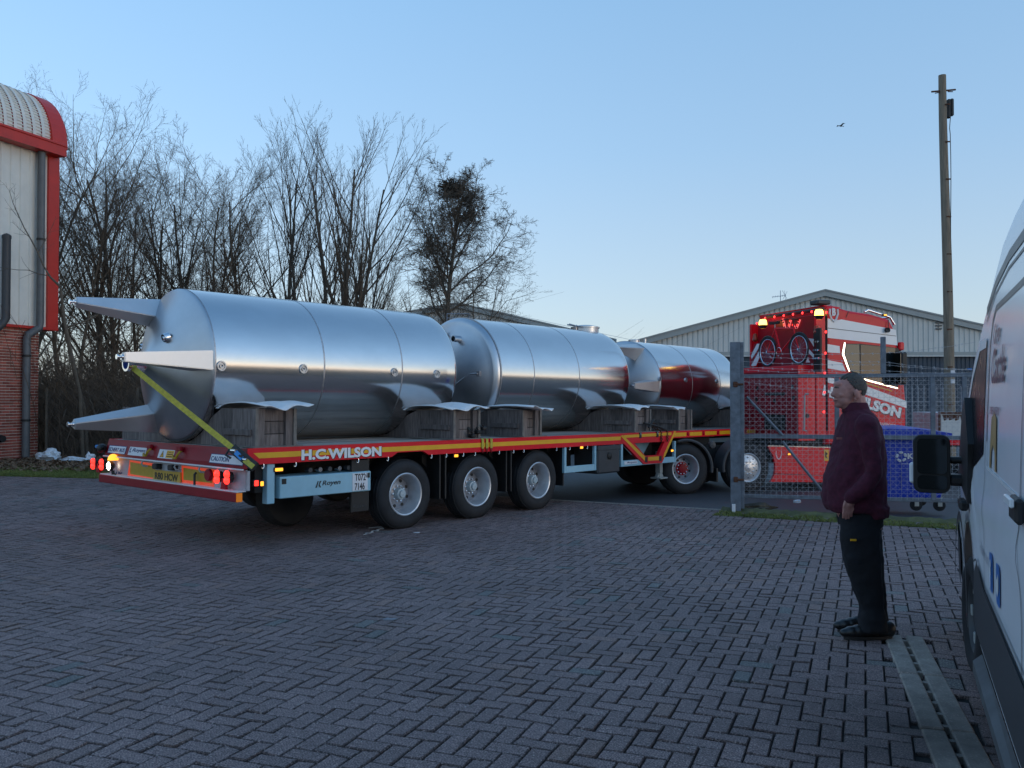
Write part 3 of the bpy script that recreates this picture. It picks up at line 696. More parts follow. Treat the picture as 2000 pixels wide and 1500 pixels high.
m = MB(); m.box(-.131, -.06, -.004, -.0005, zb2 + .004, zl2 - .016); m.build('corner_reflector', M_refy if False else M_aoff, tr)
def rbox(name, p0, p1, mt, x0=-.012, x1=-.001, bev=0, parent=tr):
    a_, b_ = rear(*p0), rear(*p1); m = MB(); m.box(x0, x1, min(a_[0], b_[0]), max(a_[0], b_[0]), min(a_[1], b_[1]), max(a_[1], b_[1]), bev); return m.build(name, mt, parent)
# crops are 5.714x from (170, 840)
def rp(cx, cy): return (170 + cx / 5.714, 840 + cy / 5.714)
def rpoly(name, cpts, mt, x=-.006, th=.005, parent=tr):
    m = MB(); m.prism([(x, *rear(*rp(*c))) for c in cpts], (th, 0, 0)); return recalc(m.build(name, mt, parent))
rpoly('reflector_panel', [(480, 335), (760, 375), (760, 440), (740, 590), (450, 560)], M_refr)
rpoly('reflector_panel', [(1060, 395), (1430, 440), (1420, 640), (1065, 600)], M_refr)
rpoly('marker_board', [(490, 355), (765, 405), (765, 535), (490, 490)], M_refy, x=-.010)
rpoly('marker_board', [(1085, 420), (1400, 470), (1400, 590), (1085, 555)], M_refy, x=-.010)
rpoly('number_plate', [(765, 440), (1065, 470), (1062, 592), (762, 562)], M_plate, x=-.03, th=.018)
q0, q1 = rear(*rp(785, 510)), rear(*rp(1040, 530))
rear_text('lettering', 'R80 HCW', M_ink, tr, q0[0], q1[0], (q0[1] + q1[1]) / 2, .085, -.032, off=.014)
q0, q1 = rear(*rp(325, 490)), rear(*rp(378, 500))
rear_text('lettering', 'UK', M_navy, tr, q0[0], q1[0] - .06, (q0[1] + q1[1]) / 2, .07, -.004, off=.014)
def twin_lamp(c, cc):
    for cx, cy in (c, cc):
        y_, z_ = rear(*rp(cx, cy)); m = MB()
        m.lathe([(.0, .001), (0, .062), (-.04, .062), (-.045, .05)], Matrix.Translation((-.045, y_, z_)), 20); h = m.build('lamp_housing', M_blk, tr, smooth=40)
        for dz in (.032, -.032):
            m = MB(); m.lathe([(0, .044), (-.02, .043), (-.032, .03), (-.036, .001)], Matrix.Translation((-.088, y_, z_ + dz)), 20); m.build('red_lens', M_rlamp, h, smooth=60)
twin_lamp((1538, 515), (1650, 522)); twin_lamp((148, 372), (243, 380))
for (cx, cy) in ((1590, 640), (185, 470)):
    y_, z_ = rear(*rp(cx, cy)); m = MB(); m.prism([(-.08, y_ - .055, zl2), (-.08, y_ + .055, zl2), (-.08, y_ + .022, zl2 + .12), (-.08, y_ - .022, zl2 + .12)], (.03, 0, 0)); recalc(m.build('lamp_bracket', M_redd, tr))
y_, z_ = rear(*rp(1400, 500)); m = MB(); m.lathe([(0, .001), (0, .07), (-.03, .07), (-.04, .06), (-.04, .001)], Matrix.Translation((-.03, y_, z_)), 22); m.build('round_buffer', M_redd, tr, smooth=40)
for cx, cy in ((815, 400), (990, 415)):
    y_, z_ = rear(*rp(cx, cy)); m = MB(); m.box(-.08, -.001, y_ - .06, y_ + .06, z_ - .035, z_ + .03, .01); m.build('plate_lamp', M_blk, tr)
for cx, cy in ((690, 370), (1060, 410), (1335, 435)):
    y_, z_ = rear(*rp(cx, cy)); m = MB(); m.tube([(-.02, y_ - .02, z_ + .035), (-.07, y_ + .02, z_ + .03), (-.08, y_ + .03, z_), (-.07, y_ + .01, z_ - .03), (-.02, y_ - .01, z_ - .035)], .011, 8); m.build('hose_loop', M_flash, tr, smooth=True)
for cx, cy in ((735, 235), (1070, 262)):
    y_, z_ = rear(*rp(cx, cy)); m = MB(); m.tube([(-.03, y_ - .05, z_ + .055), (-.09, y_ - .055, z_ + .0), (-.10, y_ - .02, z_ - .05), (-.10, y_ + .04, z_ - .055), (-.08, y_ + .08, z_ - .03)], .014, 8); m.build('tow_hook', M_refy, tr, smooth=True)
    m = MB(); m.box(-.07, -.02, y_ - .07, y_ + .03, z_ + .03, z_ + .085, .01); m.build('hook_mount', M_redd, tr)
y_, z_ = rear(*rp(1245, 540)); m = MB(); m.tube([(-.03, y_, z_ + .07), (-.05, y_, z_ + .05), (-.05, y_, z_ - .08), (-.03, y_ - .02, z_ - .09)], .014, 8); m.build('handle', M_blk, tr, smooth=True)
m = MB(); y0_, z0_ = rear(*rp(410, 545)); y1_, z1_ = rear(*rp(580, 530)); m.tube([(-.10, y0_ + .02, zl2 + .02), (-.11, y0_, z0_ + .01), (-.11, y1_, z1_)], .011, 8); m.build('lamp_arm', M_blk, tr, smooth=True)
# stickers on the rear beam (its face leans outwards, so they follow it)
def sticker(name, c0, c1, mt=M_stick, inset=0, x=None, parent=tr):
    (ya, za), (yb, zb_) = rear(*rp(*c0)), rear(*rp(*c1)); ya, yb = max(ya, yb), min(ya, yb); zc = .5 * (za + zb_); h = abs(za - zb_)
    zc = .985 if mt is not None else zc; h = .105
    xo = lambda z: -.007 - .045 * (DZ - .03 - z) / (DZ - .03 - zl1 - .05) - inset
    m = MB(); p = lambda y, z: (xo(z), y, z)
    m.prism([p(ya - inset * 6, zc + h / 2 - inset * 4), p(yb + inset * 6, zc + h / 2 - inset * 4), p(yb + inset * 6, zc - h / 2 + inset * 4), p(ya - inset * 6, zc - h / 2 + inset * 4)], (-.0015, 0, 0)); o = recalc(m.build(name, mt, parent)); return o, ya, yb, zc, xo
def slanted_text(s, ya, yb, zc, h, xo, mt=M_navy, off=0, dx=.003, shear=0):
    t = rear_text('lettering', s, mt, tr, ya, yb, zc, h, 0, off=off, shear=shear); me = t.data
    for v in me.vertices: v.co.x += xo(v.co.z) - dx
    return t
for c0, c1, s in (((275, 125), (468, 235), 'SCHERT AUS'), ((1412, 205), (1790, 345), 'CAUTION')):
    o, ya, yb, zc, xo = sticker('warning_label', c0, c1, M_navy); sticker('label_face', c0, c1, M_stick, .002)
    if s == 'CAUTION': yb = ya - (ya - yb) * .62
    slanted_text(s, ya - .03, yb + .03, zc, .05, xo, dx=.006)
o, ya, yb, zc, xo = sticker('maker_label', (503, 170), (690, 282)); slanted_text('Royen', ya - .10, yb + .02, zc + .01, .055, xo, shear=.25, off=.012, dx=.003)
slanted_text('L', ya - .02, ya - .07, zc + .012, .06, xo, dx=.003, off=.03, shear=.2)
o, ya, yb, zc, xo = sticker('hazard_label', (835, 183), (1005, 288)); ym = ya - (ya - yb) * .52
m = MB(); p = lambda y, z: (xo(z) - .002, y, z); m.prism([p(ym, zc + .045), p(yb + .01, zc + .045), p(yb + .01, zc - .045), p(ym, zc - .045)], (-.001, 0, 0)); recalc(m.build('label_face', M_yel, tr))
m = MB(); yc = (ya + ym) / 2; m.prism([p(yc + .05, zc - .04), p(yc - .05, zc - .04), p(yc, zc + .042)], (-.001, 0, 0)); recalc(m.build('triangle', M_ink, tr))
m = MB(); p = lambda y, z: (xo(z) - .0035, y, z); m.prism([p(yc + .036, zc - .033), p(yc - .036, zc - .033), p(yc, zc + .028)], (-.001, 0, 0)); recalc(m.build('triangle', M_yel, tr))
slanted_text('!', yc + .006, yc - .006, zc - .008, .035, xo, M_ink, dx=.006, off=.01)
for k in range(3): slanted_text(('NO', 'STEP', 'KEEP OFF')[k] if k < 1 else ('mmm'), ym - .02, yb + .03, zc + .025 - k * .025, .012, xo, M_ink, dx=.004)
# worklight with amber beacon above
y_, z_ = rear(*rp(355, 395))
m = MB(); m.lathe([(.04, .03), (.01, .062), (-.03, .066), (-.035, .055)], Matrix.Translation((-.10, y_, z_)), 24); wl_ = m.build('work_lamp', M_blk, tr, smooth=40)
m = MB(); m.lathe([(-.034, .056), (-.045, .04), (-.048, .001)], Matrix.Translation((-.10, y_, z_)), 24); m.build('lamp_glass', M_wlamp, wl_, smooth=60)
m = MB(); Mb = Matrix.Translation((-.09, y_ - .03, z_ + .075)) @ Matrix.Rotation(R_(-90), 4, 'Y'); m.lathe([(0, .066), (.01, .066), (.04, .06), (.065, .045), (.08, .02), (.083, .001)], Mb, 24); m.build('beacon', M_alamp, wl_, smooth=60)
m = MB(); m.tube([(-.09, y_ - .03, z_ - .06), (-.09, y_ - .04, zl2)], .022, 8); m.build('lamp_post', M_blk, wl_, smooth=True)
# dark wrapped bundle over the far corner
y_, z_ = rear(*rp(225, 185)); 
m = MB(); m.lathe([(-.12, .02), (-.10, .05), (.0, .065), (.10, .05), (.12, .02)], Matrix.Translation((-.07, y_, .99)) @ Matrix.Rotation(R_(70), 4, 'Z'), 14); o = m.build('strap_ratchet', M_blk, None, smooth=50)
o.matrix_world = TM; tag(o, 'dark ratchet with a blue tail on the far rear corner of the trailer', 'ratchet')
m = MB(); m.box(-.09, -.04, y_ + .10, y_ + .19, .985, 1.03, .012); m.build('strap_tail', mat('blue_strap', (.05, .22, .5), .6), o)

# ------------------------------------------------------------------ tanks
YC = TW / 2
def tank(label, x0, x1, R, seams, port_px, group):
    zc = DZ + .017 + R
    t = thing('steel_tank', label, 'tank', T(x0, YC, zc), T_ROT, group); L_ = x1 - x0
    m = MB(); rd = .10
    m.lathe([(0, R)] + [(L_ * k / 14, R) for k in range(1, 14)] + [(L_ - rd, R), (L_ - rd * .5, R - rd * .13), (L_ - rd * .15, R - rd * .45), (L_, R - rd)], None, 128); m.build('shell', M_steel, t, smooth=50)
    for sx_ in seams:
        m = MB(); m.lathe([(sx_ - .012, R + .0002), (sx_ - .009, R + .0022), (sx_ + .009, R + .0022), (sx_ + .012, R + .0002)], None, 128); m.build('weld_seam', M_weld, t, smooth=30)
    return t, zc, L_
def port(t, x, R, a, r=.06):
    M = Matrix.Rotation(a, 4, 'X') @ Matrix.Translation((x, -R, 0)) @ Matrix.Rotation(R_(-90), 4, 'Z')
    m = MB(); m.lathe([(-.02, r), (.012, r), (.018, r * .93), (.018, r * .72), (.004, r * .66), (.004, r * .44), (.022, r * .42), (.022, r * .26), (-.01, r * .24), (-.01, .001)], M, 28); m.build('port', M_steel2, t, smooth=35)
    m = MB(); m.lathe([(.0, r * .64), (.001, r * .45)], M, 20); m.build('port_groove', M_blk, t)
    m = MB(); m.lathe([(-.008, r * .23), (-.006, .001)], M, 12); m.build('port_bore', M_blk, t)
def near_x(px_, R): return xs_at(px_, YC - R, DZ + .017 + R)
def leg(t, a, R, ltip, rb, rt):                 # tapered box leg standing off the rear end, at angle a from the near side, pointing to -x
    Ma = Matrix.Rotation(a, 4, 'X'); m = MB()
    wb, wt = .115, .05; rb1, rb0 = R - .015, R - .30; rt1, rt0 = rt + .05, rt - .04
    def q(x, r, w_): return Ma @ Vector((x, -r, w_))
    vs = [q(.05 - .12, rb1, -wb), q(-.07, rb1, wb), q(-ltip, rt1, wt), q(-ltip, rt1, -wt), q(-.02 - .12, rb0, -wb), q(-.14, rb0, wb), q(-ltip, rt0, wt), q(-ltip, rt0, -wt)]
    vs[0] = q(.0, rb1, -wb); vs[1] = q(.0, rb1, wb)
    fs = [(0, 1, 2, 3), (4, 7, 6, 5), (0, 3, 7, 4), (1, 5, 6, 2), (3, 2, 6, 7), (0, 4, 5, 1)]
    m.add(vs, fs); o = recalc(m.build('leg', M_legsteel, t))
    import bmesh
    b = bmesh.new(); b.from_mesh(o.data); bmesh.ops.bevel(b, geom=list(b.edges), offset=.008, segments=2, affect='EDGES'); b.to_mesh(o.data); b.free()
    m = MB(); Mf = Ma @ Matrix.Translation((-ltip, -(rt + .005), 0)) @ Matrix.Rotation(math.pi, 4, 'Z')
    m.lathe([(-.01, .03), (.02, .03), (.02, .016), (.055, .016), (.055, .028), (.07, .028), (.07, .001)], Mf, 16); m.build('foot', M_chrome, o, smooth=35)
    m = MB(); hw = wb + .035; m.add([q(.012, R + .001, -hw), q(.012, R + .001, hw), q(-.025, R - .33, hw), q(-.025, R - .33, -hw)], [(0, 1, 2, 3)])
    return o
def dished_rear(t, R, depth, nozzle=True):
    m = MB(); k = [(0.0, R), (-.012, R - .006), (-.03, R - .03)]
    for i in range(1, 15):
        u = i / 14; k.append((-.03 - (depth - .03) * (u ** .95), (R - .03) * (1 - u) + .06 * u))
    m.lathe(k, None, 112); m.build('end_cone', M_steel2, t, smooth=60)
    m = MB(); m.lathe([(-.004, R + .003), (.014, R + .003)], None, 112); m.build('weld_seam', M_weld, t, smooth=30)
    m = MB(); m.lathe([(-depth + .03, .095), (-depth - .16, .075), (-depth - .16, .095), (-depth - .20, .095), (-depth - .20, .070), (-depth - .02, .06), (-depth, .001)], None, 28); m.build('outlet', M_chrome, t, smooth=35)
    m = MB(); m.lathe([(-depth - .202, .069), (-depth - .19, .066), (-depth - .17, .062), (-depth - .17, .001)], None, 24); m.build('outlet_cap', mat('blue_cap', (.02, .05, .22), .4), t)

X1a = .06; X1b = near_x(887, .935) if False else 4.0
grp = 'stainless steel tanks lying on the trailer'
def seam_rel(px_, x0, R): return near_x(px_, R) - x0
t1, zc1, L1 = tank('large brushed steel tank at the rear with cone end and strap', X1a, 3.98, .935, [seam_rel(634, X1a, .935), seam_rel(786, X1a, .935)], [], grp)
dished_rear(t1, .935, .42)
for a_ in (2, 122, 238): leg(t1, -R_(a_), .935, 1.02, .9, .84)
for px_, dz in ((432, 0), (592, 0), (770, 0), (853, 0)): port(t1, near_x(px_, .935) - X1a, .935, R_(2.0))
for (px_, py_) in ((322, 660), (278, 680)):
    p = local_on(mtx(t1), 0, -.20, px_, py_); rr1 = math.hypot(p.y, p.z); xx = -.03 - .39 * (1 - (rr1 - .06) / .845)
    p = local_on(mtx(t1), 0, xx, px_, py_)
    m = MB(); m.lathe([(.05, .055), (-.01, .055), (-.018, .05), (-.018, .035), (-.0, .032), (-.03, .02), (-.03, .001)], Matrix.Translation(p) @ Matrix.Rotation(R_(-20), 4, 'Y') , 24); m.build('port', M_chrome, t1, smooth=35)
# front head of tanks: flat dish closing the rounded edge
def front_head(t, L_, R):
    m = MB(); m.lathe([(L_, R - .10), (L_ + .08, R * .6), (L_ + .12, R * .25), (L_ + .125, .001)], None, 96); m.build('front_head', M_steel2, t, smooth=60)
front_head(t1, L1, .935)
X2a, X2b = 4.88, 8.45
t2, zc2, L2 = tank('middle brushed steel tank with domed rear end and manway wheel on top', X2a, X2b, .935, [seam_rel(1044, X2a, .935), seam_rel(1132, X2a, .935)], [], grp)
m = MB(); k = [(0.0, .935)]
for i in range(1, 9): a_ = i / 8 * math.pi / 2; k.append((-.10 * math.sin(a_), .835 + .10 * math.cos(a_)))
for i in range(1, 13): u = i / 12; k.append((-.10 - .16 * (1 - (1 - u) ** 2), .835 * (1 - u) + .001))
m.lathe(k, None, 112); m.build('domed_head', M_steel2, t2, smooth=60)
m = MB(); m.lathe([(-.006, .937), (-.006, .948), (.016, .948), (.016, .937)], None, 112); m.build('rim_flange', M_weld, t2, smooth=30)
front_head(t2, L2, .935)
def on_head(px_, py_, x): return local_on(mtx(t2), 0, x, px_, py_)
p = on_head(893, 662, -.22)
m = MB(); m.lathe([(.06, .052), (-.09, .052), (-.09, .042), (.0, .042), (.01, .001)], Matrix.Translation(p), 24); m.build('pipe_stub', M_chrome, t2, smooth=35)
m = MB(); m.lathe([(-.02, .041), (-.015, .001)], Matrix.Translation(p), 16); m.build('stub_bore', M_blk, t2)
p = on_head(868, 650, -.20); m = MB(); m.box(p.x - .07, p.x + .03, p.y - .03, p.y + .03, p.z - .03, p.z + .03, .012); m.tube([p, p + Vector((-.05, .02, .09))], .012, 8); m.build('valve', M_chrome, t2)
p = on_head(927, 730, -.17); q = on_head(890, 752, -.24)
m = MB(); m.box(p.x - .015, p.x - .0, p.y - .13, p.y + .07, p.z - .045, p.z + .045, .004); m.tube([p + Vector((-.03, -.09, 0)), p + Vector((-.03, .08, 0)), q + Vector((-.02, 0, 0))], .014, 8); m.build('lifting_bracket', M_weld, t2)
# manway with star wheel
pm = local_on(mtx(t2), 1, .1, 1143, 652); xm = pm.x
M = Matrix.Translation((xm, 0.1, .90)) @ Matrix.Rotation(R_(-90), 4, 'Y')
m = MB(); m.lathe([(0, .26), (.10, .26), (.10, .28), (.125, .28), (.14, .22), (.16, .12), (.16, .001)], M, 36); mw = m.build('manway', M_steel2, t2, smooth=40)
pt = local_on(mtx(t2), 1, .1, 1125, 637)
m = MB(); m.tube([(pt.x, .1, .95), (pt.x, .1, pt.z)], .02, 8)
for a_ in (35, 80, 125, 170): m.tube([(pt.x + .17 * math.cos(R_(a_)), .1 + .17 * math.sin(R_(a_)), pt.z + .03), (pt.x - .17 * math.cos(R_(a_)), .1 - .17 * math.sin(R_(a_)), pt.z - .02)], .014, 8)
m.build('star_handle', M_weld, t2)
# guard rail on top near the rear of tank 2
a_, b_ = local_on(mtx(t2), 1, .5, 873, 613), local_on(mtx(t2), 1, .5, 916, 613); m = MB()
m.tube([(a_.x, .5, .78), (a_.x, .5, a_.z), (b_.x, .5, b_.z + .0), (b_.x, .5, .78)], .010, 6); m.tube([(a_.x, .5, a_.z - .07), (b_.x, .5, b_.z - .07)], .008, 6); m.build('guard_rail', M_galv, t2)
X3a, X3b = 9.55, 12.75; R3 = .875
t3, zc3, L3 = tank('front brushed steel tank beside the gate post with short legs behind', X3a, X3b, R3, [seam_rel(1353, X3a, R3), seam_rel(1407, X3a, R3)], [], grp)
dished_rear(t3, R3, .34)
for a_ in (-4, 62, 180, 238): leg(t3, -R_(a_), R3, .80, .85, .76)
for px_ in (1289, 1340, 1400): port(t3, near_x(px_, R3) - X3a, R3, R_(-6), .045)
front_head(t3, L3, R3)
pm = local_on(mtx(t3), 1, .1, 1180, 658)
m = MB(); m.lathe([(0, .12), (.07, .12), (.08, .10), (.08, .001)], Matrix.Translation((.5, .1, R3 - .02)) @ Matrix.Rotation(R_(-90), 4, 'Y'), 24); m.tube([(.9, .1, R3), (.9, .1, R3 + .1)], .03, 8); m.build('top_fitting', M_steel2, t3, smooth=40)

# ------------------------------------------------------------------ timber cradles
def cradle(label, xa, xb, R, zc, hc=.42, batten=True):
    t = thing('timber_cradle', label, 'cradle', T(xa, 0, DZ), T_ROT, 'timber cradles holding the tanks')
    L_ = xb - xa; z0 = .0; cz = zc - DZ; th = .035; ya, yb = .10, TW - .10
    def saddle(x, name):
        # vertical boards, each with its own top cut to the tank's curve
        nbd = 14
        for i in range(nbd):
            y0 = ya + (yb - ya) * i / nbd + .0015; y1 = ya + (yb - ya) * (i + 1) / nbd - .0015
            def top(y):
                dy = abs(y - YC)
                if dy >= R: return hc
                c = cz - math.sqrt(max(0, (R + .012) ** 2 - dy * dy)); return max(.0, min(hc, c))
            t0, t1_ = top(y0), top(y1)
            if max(t0, t1_) < .02: continue
            if min(t0, t1_) < .012: t0, t1_ = max(t0, .012), max(t1_, .012)
            m = MB(); m.prism([(x, y0, 0), (x, y1, 0), (x, y1, t1_), (x, y0, t0)], (th + random.uniform(-.003, .003), 0, 0)); recalc(m.build(name, M_wood, t))
    saddle(0, 'saddle_board'); saddle(L_ - th, 'saddle_board')
    for y, s_ in ((ya - .004, 1), (yb + .004, -1)):
        for k in range(3):
            zz = k * hc / 3; m = MB(); m.box(th + .001, L_ - th - .001, min(y + .05 * s_, y + .09 * s_), max(y + .05 * s_, y + .09 * s_), zz + .003, zz + hc / 3 - .003, .003); m.build('side_plank', M_wood, t)
        for x in (th + .002, L_ - th - .092 + .0):
            m = MB(); m.box(x, x + .09, min(y + .005 * s_, y + .05 * s_), max(y + .005 * s_, y + .05 * s_), .002, hc - .002, .003); m.build('post', M_wood, t)
        for x in (-.002, L_ - th - .002):
            m = MB(); m.box(x, x + th + .004, min(y - .016 * s_, y - .001 * s_) , max(y - .016 * s_, y - .001 * s_), .0, hc); m.build('edge_batten', M_woode, t)
    if batten:
        m = MB(); m.box(-.028, -.0035, ya + .05, ya + .62, .13, .20, .004); m.build('batten', M_wood, t)
    m = MB(); m.box(-.05, L_ + .05, .02, .95, .0005, .014); m.build('base_board', M_woode, t)
    return t
def cx_(px_): return xs_at(px_, .10, DZ + .0)
CR = []
for lab, p0, p1, R, zc, hc in (('dark timber cradle under the rear end of the rearmost tank', 497, 577, .935, zc1, .43),
                               ('timber cradle under the front of the rearmost tank, over the middle axle', 884, 936, .935, zc1, .40),
                               ('timber cradle under the domed end of the middle tank', 1019, 1056, .935, zc2, .40),
                               ('timber cradle under the front of the middle tank', 1238, 1270, .935, zc2, .40),
                               ('timber cradle under the legged end of the front tank, above the chains', 1324, 1350, R3, zc3, .39)):
    CR.append(cradle(lab, cx_(p0), cx_(p1), R, zc, hc))
CR.append(cradle('timber cradle beside the gate post under the front tank', 12.2, 12.75, R3, zc3, .39))
# white foam wrap pieces laid over each cradle
def wrap(label, cr, R, zc, hc, xa, xb, wave, out=.18, up=.28):
    # cross-wise profile: starts against the tank wall above the cradle, comes down, lies over the cradle top and past its near edge
    t = cr; n = 16; prof = []
    a1 = math.asin(max(-1, (DZ + hc - zc) / R)); cz = zc - DZ
    for k in range(5):
        a_ = a1 + up * (1 - k / 4); prof.append((YC - math.cos(a_) * (R + .014), cz + math.sin(a_) * (R + .014)))
    yt = prof[-1][0]; y_e = .10 - out
    for k in range(1, 9):
        u = k / 8; prof.append((yt + (y_e - yt) * u, hc + .014 + .035 * math.sin(u * math.pi) * wave - .03 * max(0, u - .8) * 5 * .3))
    xs_ = lin(xa, xb, n); vs = []; m_ = len(prof)
    for i, x in enumerate(xs_):
        for j, (y, z) in enumerate(prof):
            u = max(0, (j - 4) / 8); vs.append((x + .02 * math.sin(j * 1.7), y + .02 * math.sin(i * .9) * u, z + (u > 0) * (.022 * math.sin(i / n * 5.2 + wave * 3) + .018 * math.sin(i * .8)) * min(1, u * 2) + .012 * (u > 0)))
    fs = [(i * m_ + j, i * m_ + j + 1, (i + 1) * m_ + j + 1, (i + 1) * m_ + j) for i in range(n) for j in range(m_ - 1)]
    m = MB(); m.add(vs, fs); o = m.build('foam_sheet', M_foam, None, smooth=60)
    so_ = o.modifiers.new('s', 'SOLIDIFY'); so_.thickness = .008; so_.offset = 1
    o.location = T(cr['x0'], 0, DZ); o.rotation_euler = T_ROT; tag(o, label, 'foam sheet', 'white foam sheets laid over the cradles'); return o
for c, p in zip(CR, (497, 884, 1019, 1238, 1324, 0)): c['x0'] = cx_(p) if p else 12.2
wrap('white foam sheet drooping over the rearmost dark cradle', CR[0], .935, zc1, .43, .02, .66, 1.0, .16, .05)
wrap('white foam sheet on the cradle at the front end of the rearmost tank', CR[1], .935, zc1, .40, -.12, .62, 1.3, .10, .05)
wrap('white foam sheet sticking up over the cradle of the middle tank\'s domed end', CR[2], .935, zc2, .40, -.10, .38, .3, .30, .05)
wrap('white foam sheet on the cradle under the middle tank\'s front', CR[3], .935, zc2, .40, -.18, .42, 1.0, .06, .05)
wrap('small white foam sheet under the legged end of the front tank', CR[4], R3, zc3, .39, -.25, .25, .6, .02, .10)
wrap('white foam sheet just left of the gate post under the front tank', CR[5], R3, zc3, .39, -.10, .60, 1.0, .04, .06)
for c in CR: del c['x0']

# ------------------------------------------------------------------ straps
def band(p, q, w_, th, sag=0.0, n=12, wdir=None):
    P, Q = Vector(p), Vector(q); d = (Q - P).normalized(); wv = Vector(wdir) if wdir else d.cross(Vector((0, 0, 1))).normalized(); wv = (wv - d * wv.dot(d)).normalized(); nv = d.cross(wv)
    vs = []; m = MB()
    for i in range(n + 1):
        u = i / n; c = P.lerp(Q, u) - Vector((0, 0, sag * 4 * u * (1 - u)))
        vs += [c - wv * w_ / 2 - nv * th / 2, c + wv * w_ / 2 - nv * th / 2, c + wv * w_ / 2 + nv * th / 2, c - wv * w_ / 2 + nv * th / 2]
    fs = [(i * 4 + k, i * 4 + (k + 1) % 4, (i + 1) * 4 + (k + 1) % 4, (i + 1) * 4 + k) for i in range(n) for k in range(4)] + [(3, 2, 1, 0), (n * 4, n * 4 + 1, n * 4 + 2, n * 4 + 3)]
    m.add(vs, fs); return m
ra = Vector((-.70, YC - .05, zc1 - .03)); rb = Vector((-.10, -.03, DZ - .17))
rbk = local_on(TM, 0, -.06, 498, 910)
t = thing('ratchet_strap', 'long yellow ratchet strap pulled from the rear outlet to the trailer corner', 'strap', TO, T_ROT)
q0 = local_on(TM, 0, -.50, 252, 712); q1 = local_on(TM, 0, -.10, 455, 876); q2 = local_on(TM, 0, -.08, 500, 912)
WD = (q1 - q0).cross(TM.inverted() @ Vector((0, 0, CH)) - q0).normalized()
band(q0, q1, .062, .004, .004, 14, WD).build('webbing', M_strap, t)
band(q1 + Vector((-.004, 0, 0)), q2 + Vector((-.01, 0, 0)), .105, .034, 0, 4, WD).build('ratchet_body', M_blackw, t)
d = (q2 - q1)
for u, r_, mt in ((.12, .022, M_chrome), (.42, .02, M_blk), (.60, .018, M_chrome)):
    c = q1 + d * u; m = MB(); m.tube([c + Vector((-.02, .045, 0)), c + Vector((-.02, -.045, 0))], r_, 10); m.build('spindle', mt, t, smooth=True)
band(q1 + d * .25 + Vector((-.03, .01, .01)), q1 + d * .55 + Vector((-.035, .01, .0)), .05, .006, 0, 2, WD).build('blue_label', mat('blue_label', (.04, .25, .6), .5), t)
band(q1 + d * .62 + Vector((-.03, 0, 0)), q1 + d * 1.0 + Vector((-.03, 0, -.0)), .055, .006, 0, 3, WD).build('webbing', M_strap, t)
m = MB(); c = q1 + d * .05; m.tube([c + Vector((-.02, .06, .0)), c + Vector((-.07, .05, -.06)), c + Vector((-.05, -.02, -.09))], .012, 8); m.build('handle', M_blk, t, smooth=True)
# three short straps over the side rave by the middle cradles
for k, px_ in enumerate((941.5, 950, 958.5)):
    x = xs_at(px_, 0, DZ)
    t = thing('lashing_strap', ('leftmost', 'middle', 'rightmost')[k] + ' of three yellow straps hooked over the trailer side between the front and middle cradles', 'strap', TO, T_ROT, 'three straps hooked over the side beam')
    col = M_blackw if k == 0 else M_strap
    band((x, .02, DZ + .006), (x, -.012, DZ - .0), .045, .004, 0, 2, (1, 0, 0)).build('webbing', M_strap, t)
    band((x, -.014, DZ), (x, -.016, DZ - .13), .045, .004, 0, 2, (1, 0, 0)).build('webbing', M_strap, t)
    m = MB(); m.prism([(x - .024, -.018, DZ - .13), (x + .024, -.018, DZ - .13), (x, -.018, DZ - .20)], (0, .006, 0)); recalc(m.build('hook', M_rust if False else M_redd, t))
    m = MB(); x2 = x - .12 + .02 * k; m.box(x2 - .04, x2 + .04, .03, .12, DZ + .02 + .05 * k, DZ + .07 + .05 * k, .012); m.tube([(x2 - .03, .04, DZ + .08 + .05 * k), (x2 - .08, .02, DZ + .12 + .04 * k)], .012, 8); m.build('ratchet_body', M_blk, t)
    band((x2, .06, DZ + .05 + .05 * k), (x - .14, .25, DZ + .30), .045, .004, .0, 3, (1, 0, 0)).build('webbing', M_blackw, t)
# load chains by the front tank's cradle
t = thing('lashing_chain', 'dark load chain with a lever binder tied down before the front cradle', 'chain', TO, T_ROT)
def chain(p, q, n):
    P, Q = Vector(p), Vector(q); m = MB(); d = (Q - P); dn = d.normalized()
    for i in range(n):
        c = P + d * ((i + .5) / n); u = dn.orthogonal().normalized(); v = dn.cross(u)
        if i % 2: u, v = v, u
        L_ = d.length / n * .72; m.tube([c + dn * (L_ * math.cos(a_)) + u * (.022 * math.sin(a_)) for a_ in [k * math.pi / 4 for k in range(8)]], .007, 5, closed=True, cap=False)
    return m
xh = xs_at(1290, 0, DZ); xh2 = xs_at(1302, 0, DZ)
chain((xh, -.02, DZ - .17), (xh, .0, DZ + .02), 7).build('chain', M_rust, t)
chain((xh2, -.02, DZ - .17), (xh2, .0, DZ + .02), 7).build('chain', M_rust, t)
chain((xh, .02, DZ + .02), (xh - .55, .5, DZ + .42), 18).build('chain', M_rust, t)
chain((xh2, .02, DZ + .02), (xh - .35, .45, DZ + .35), 16).build('chain', M_rust, t)
m = MB(); m.tube([(xh - .45, .05, DZ + .16), (xh - .1, .0, DZ + .10), (xh + .12, -.01, DZ + .04)], .018, 8); m.tube([(xh - .35, .02, DZ + .08), (xh - .15, .04, DZ + .22)], .016, 8); m.build('binder', M_blk, t)
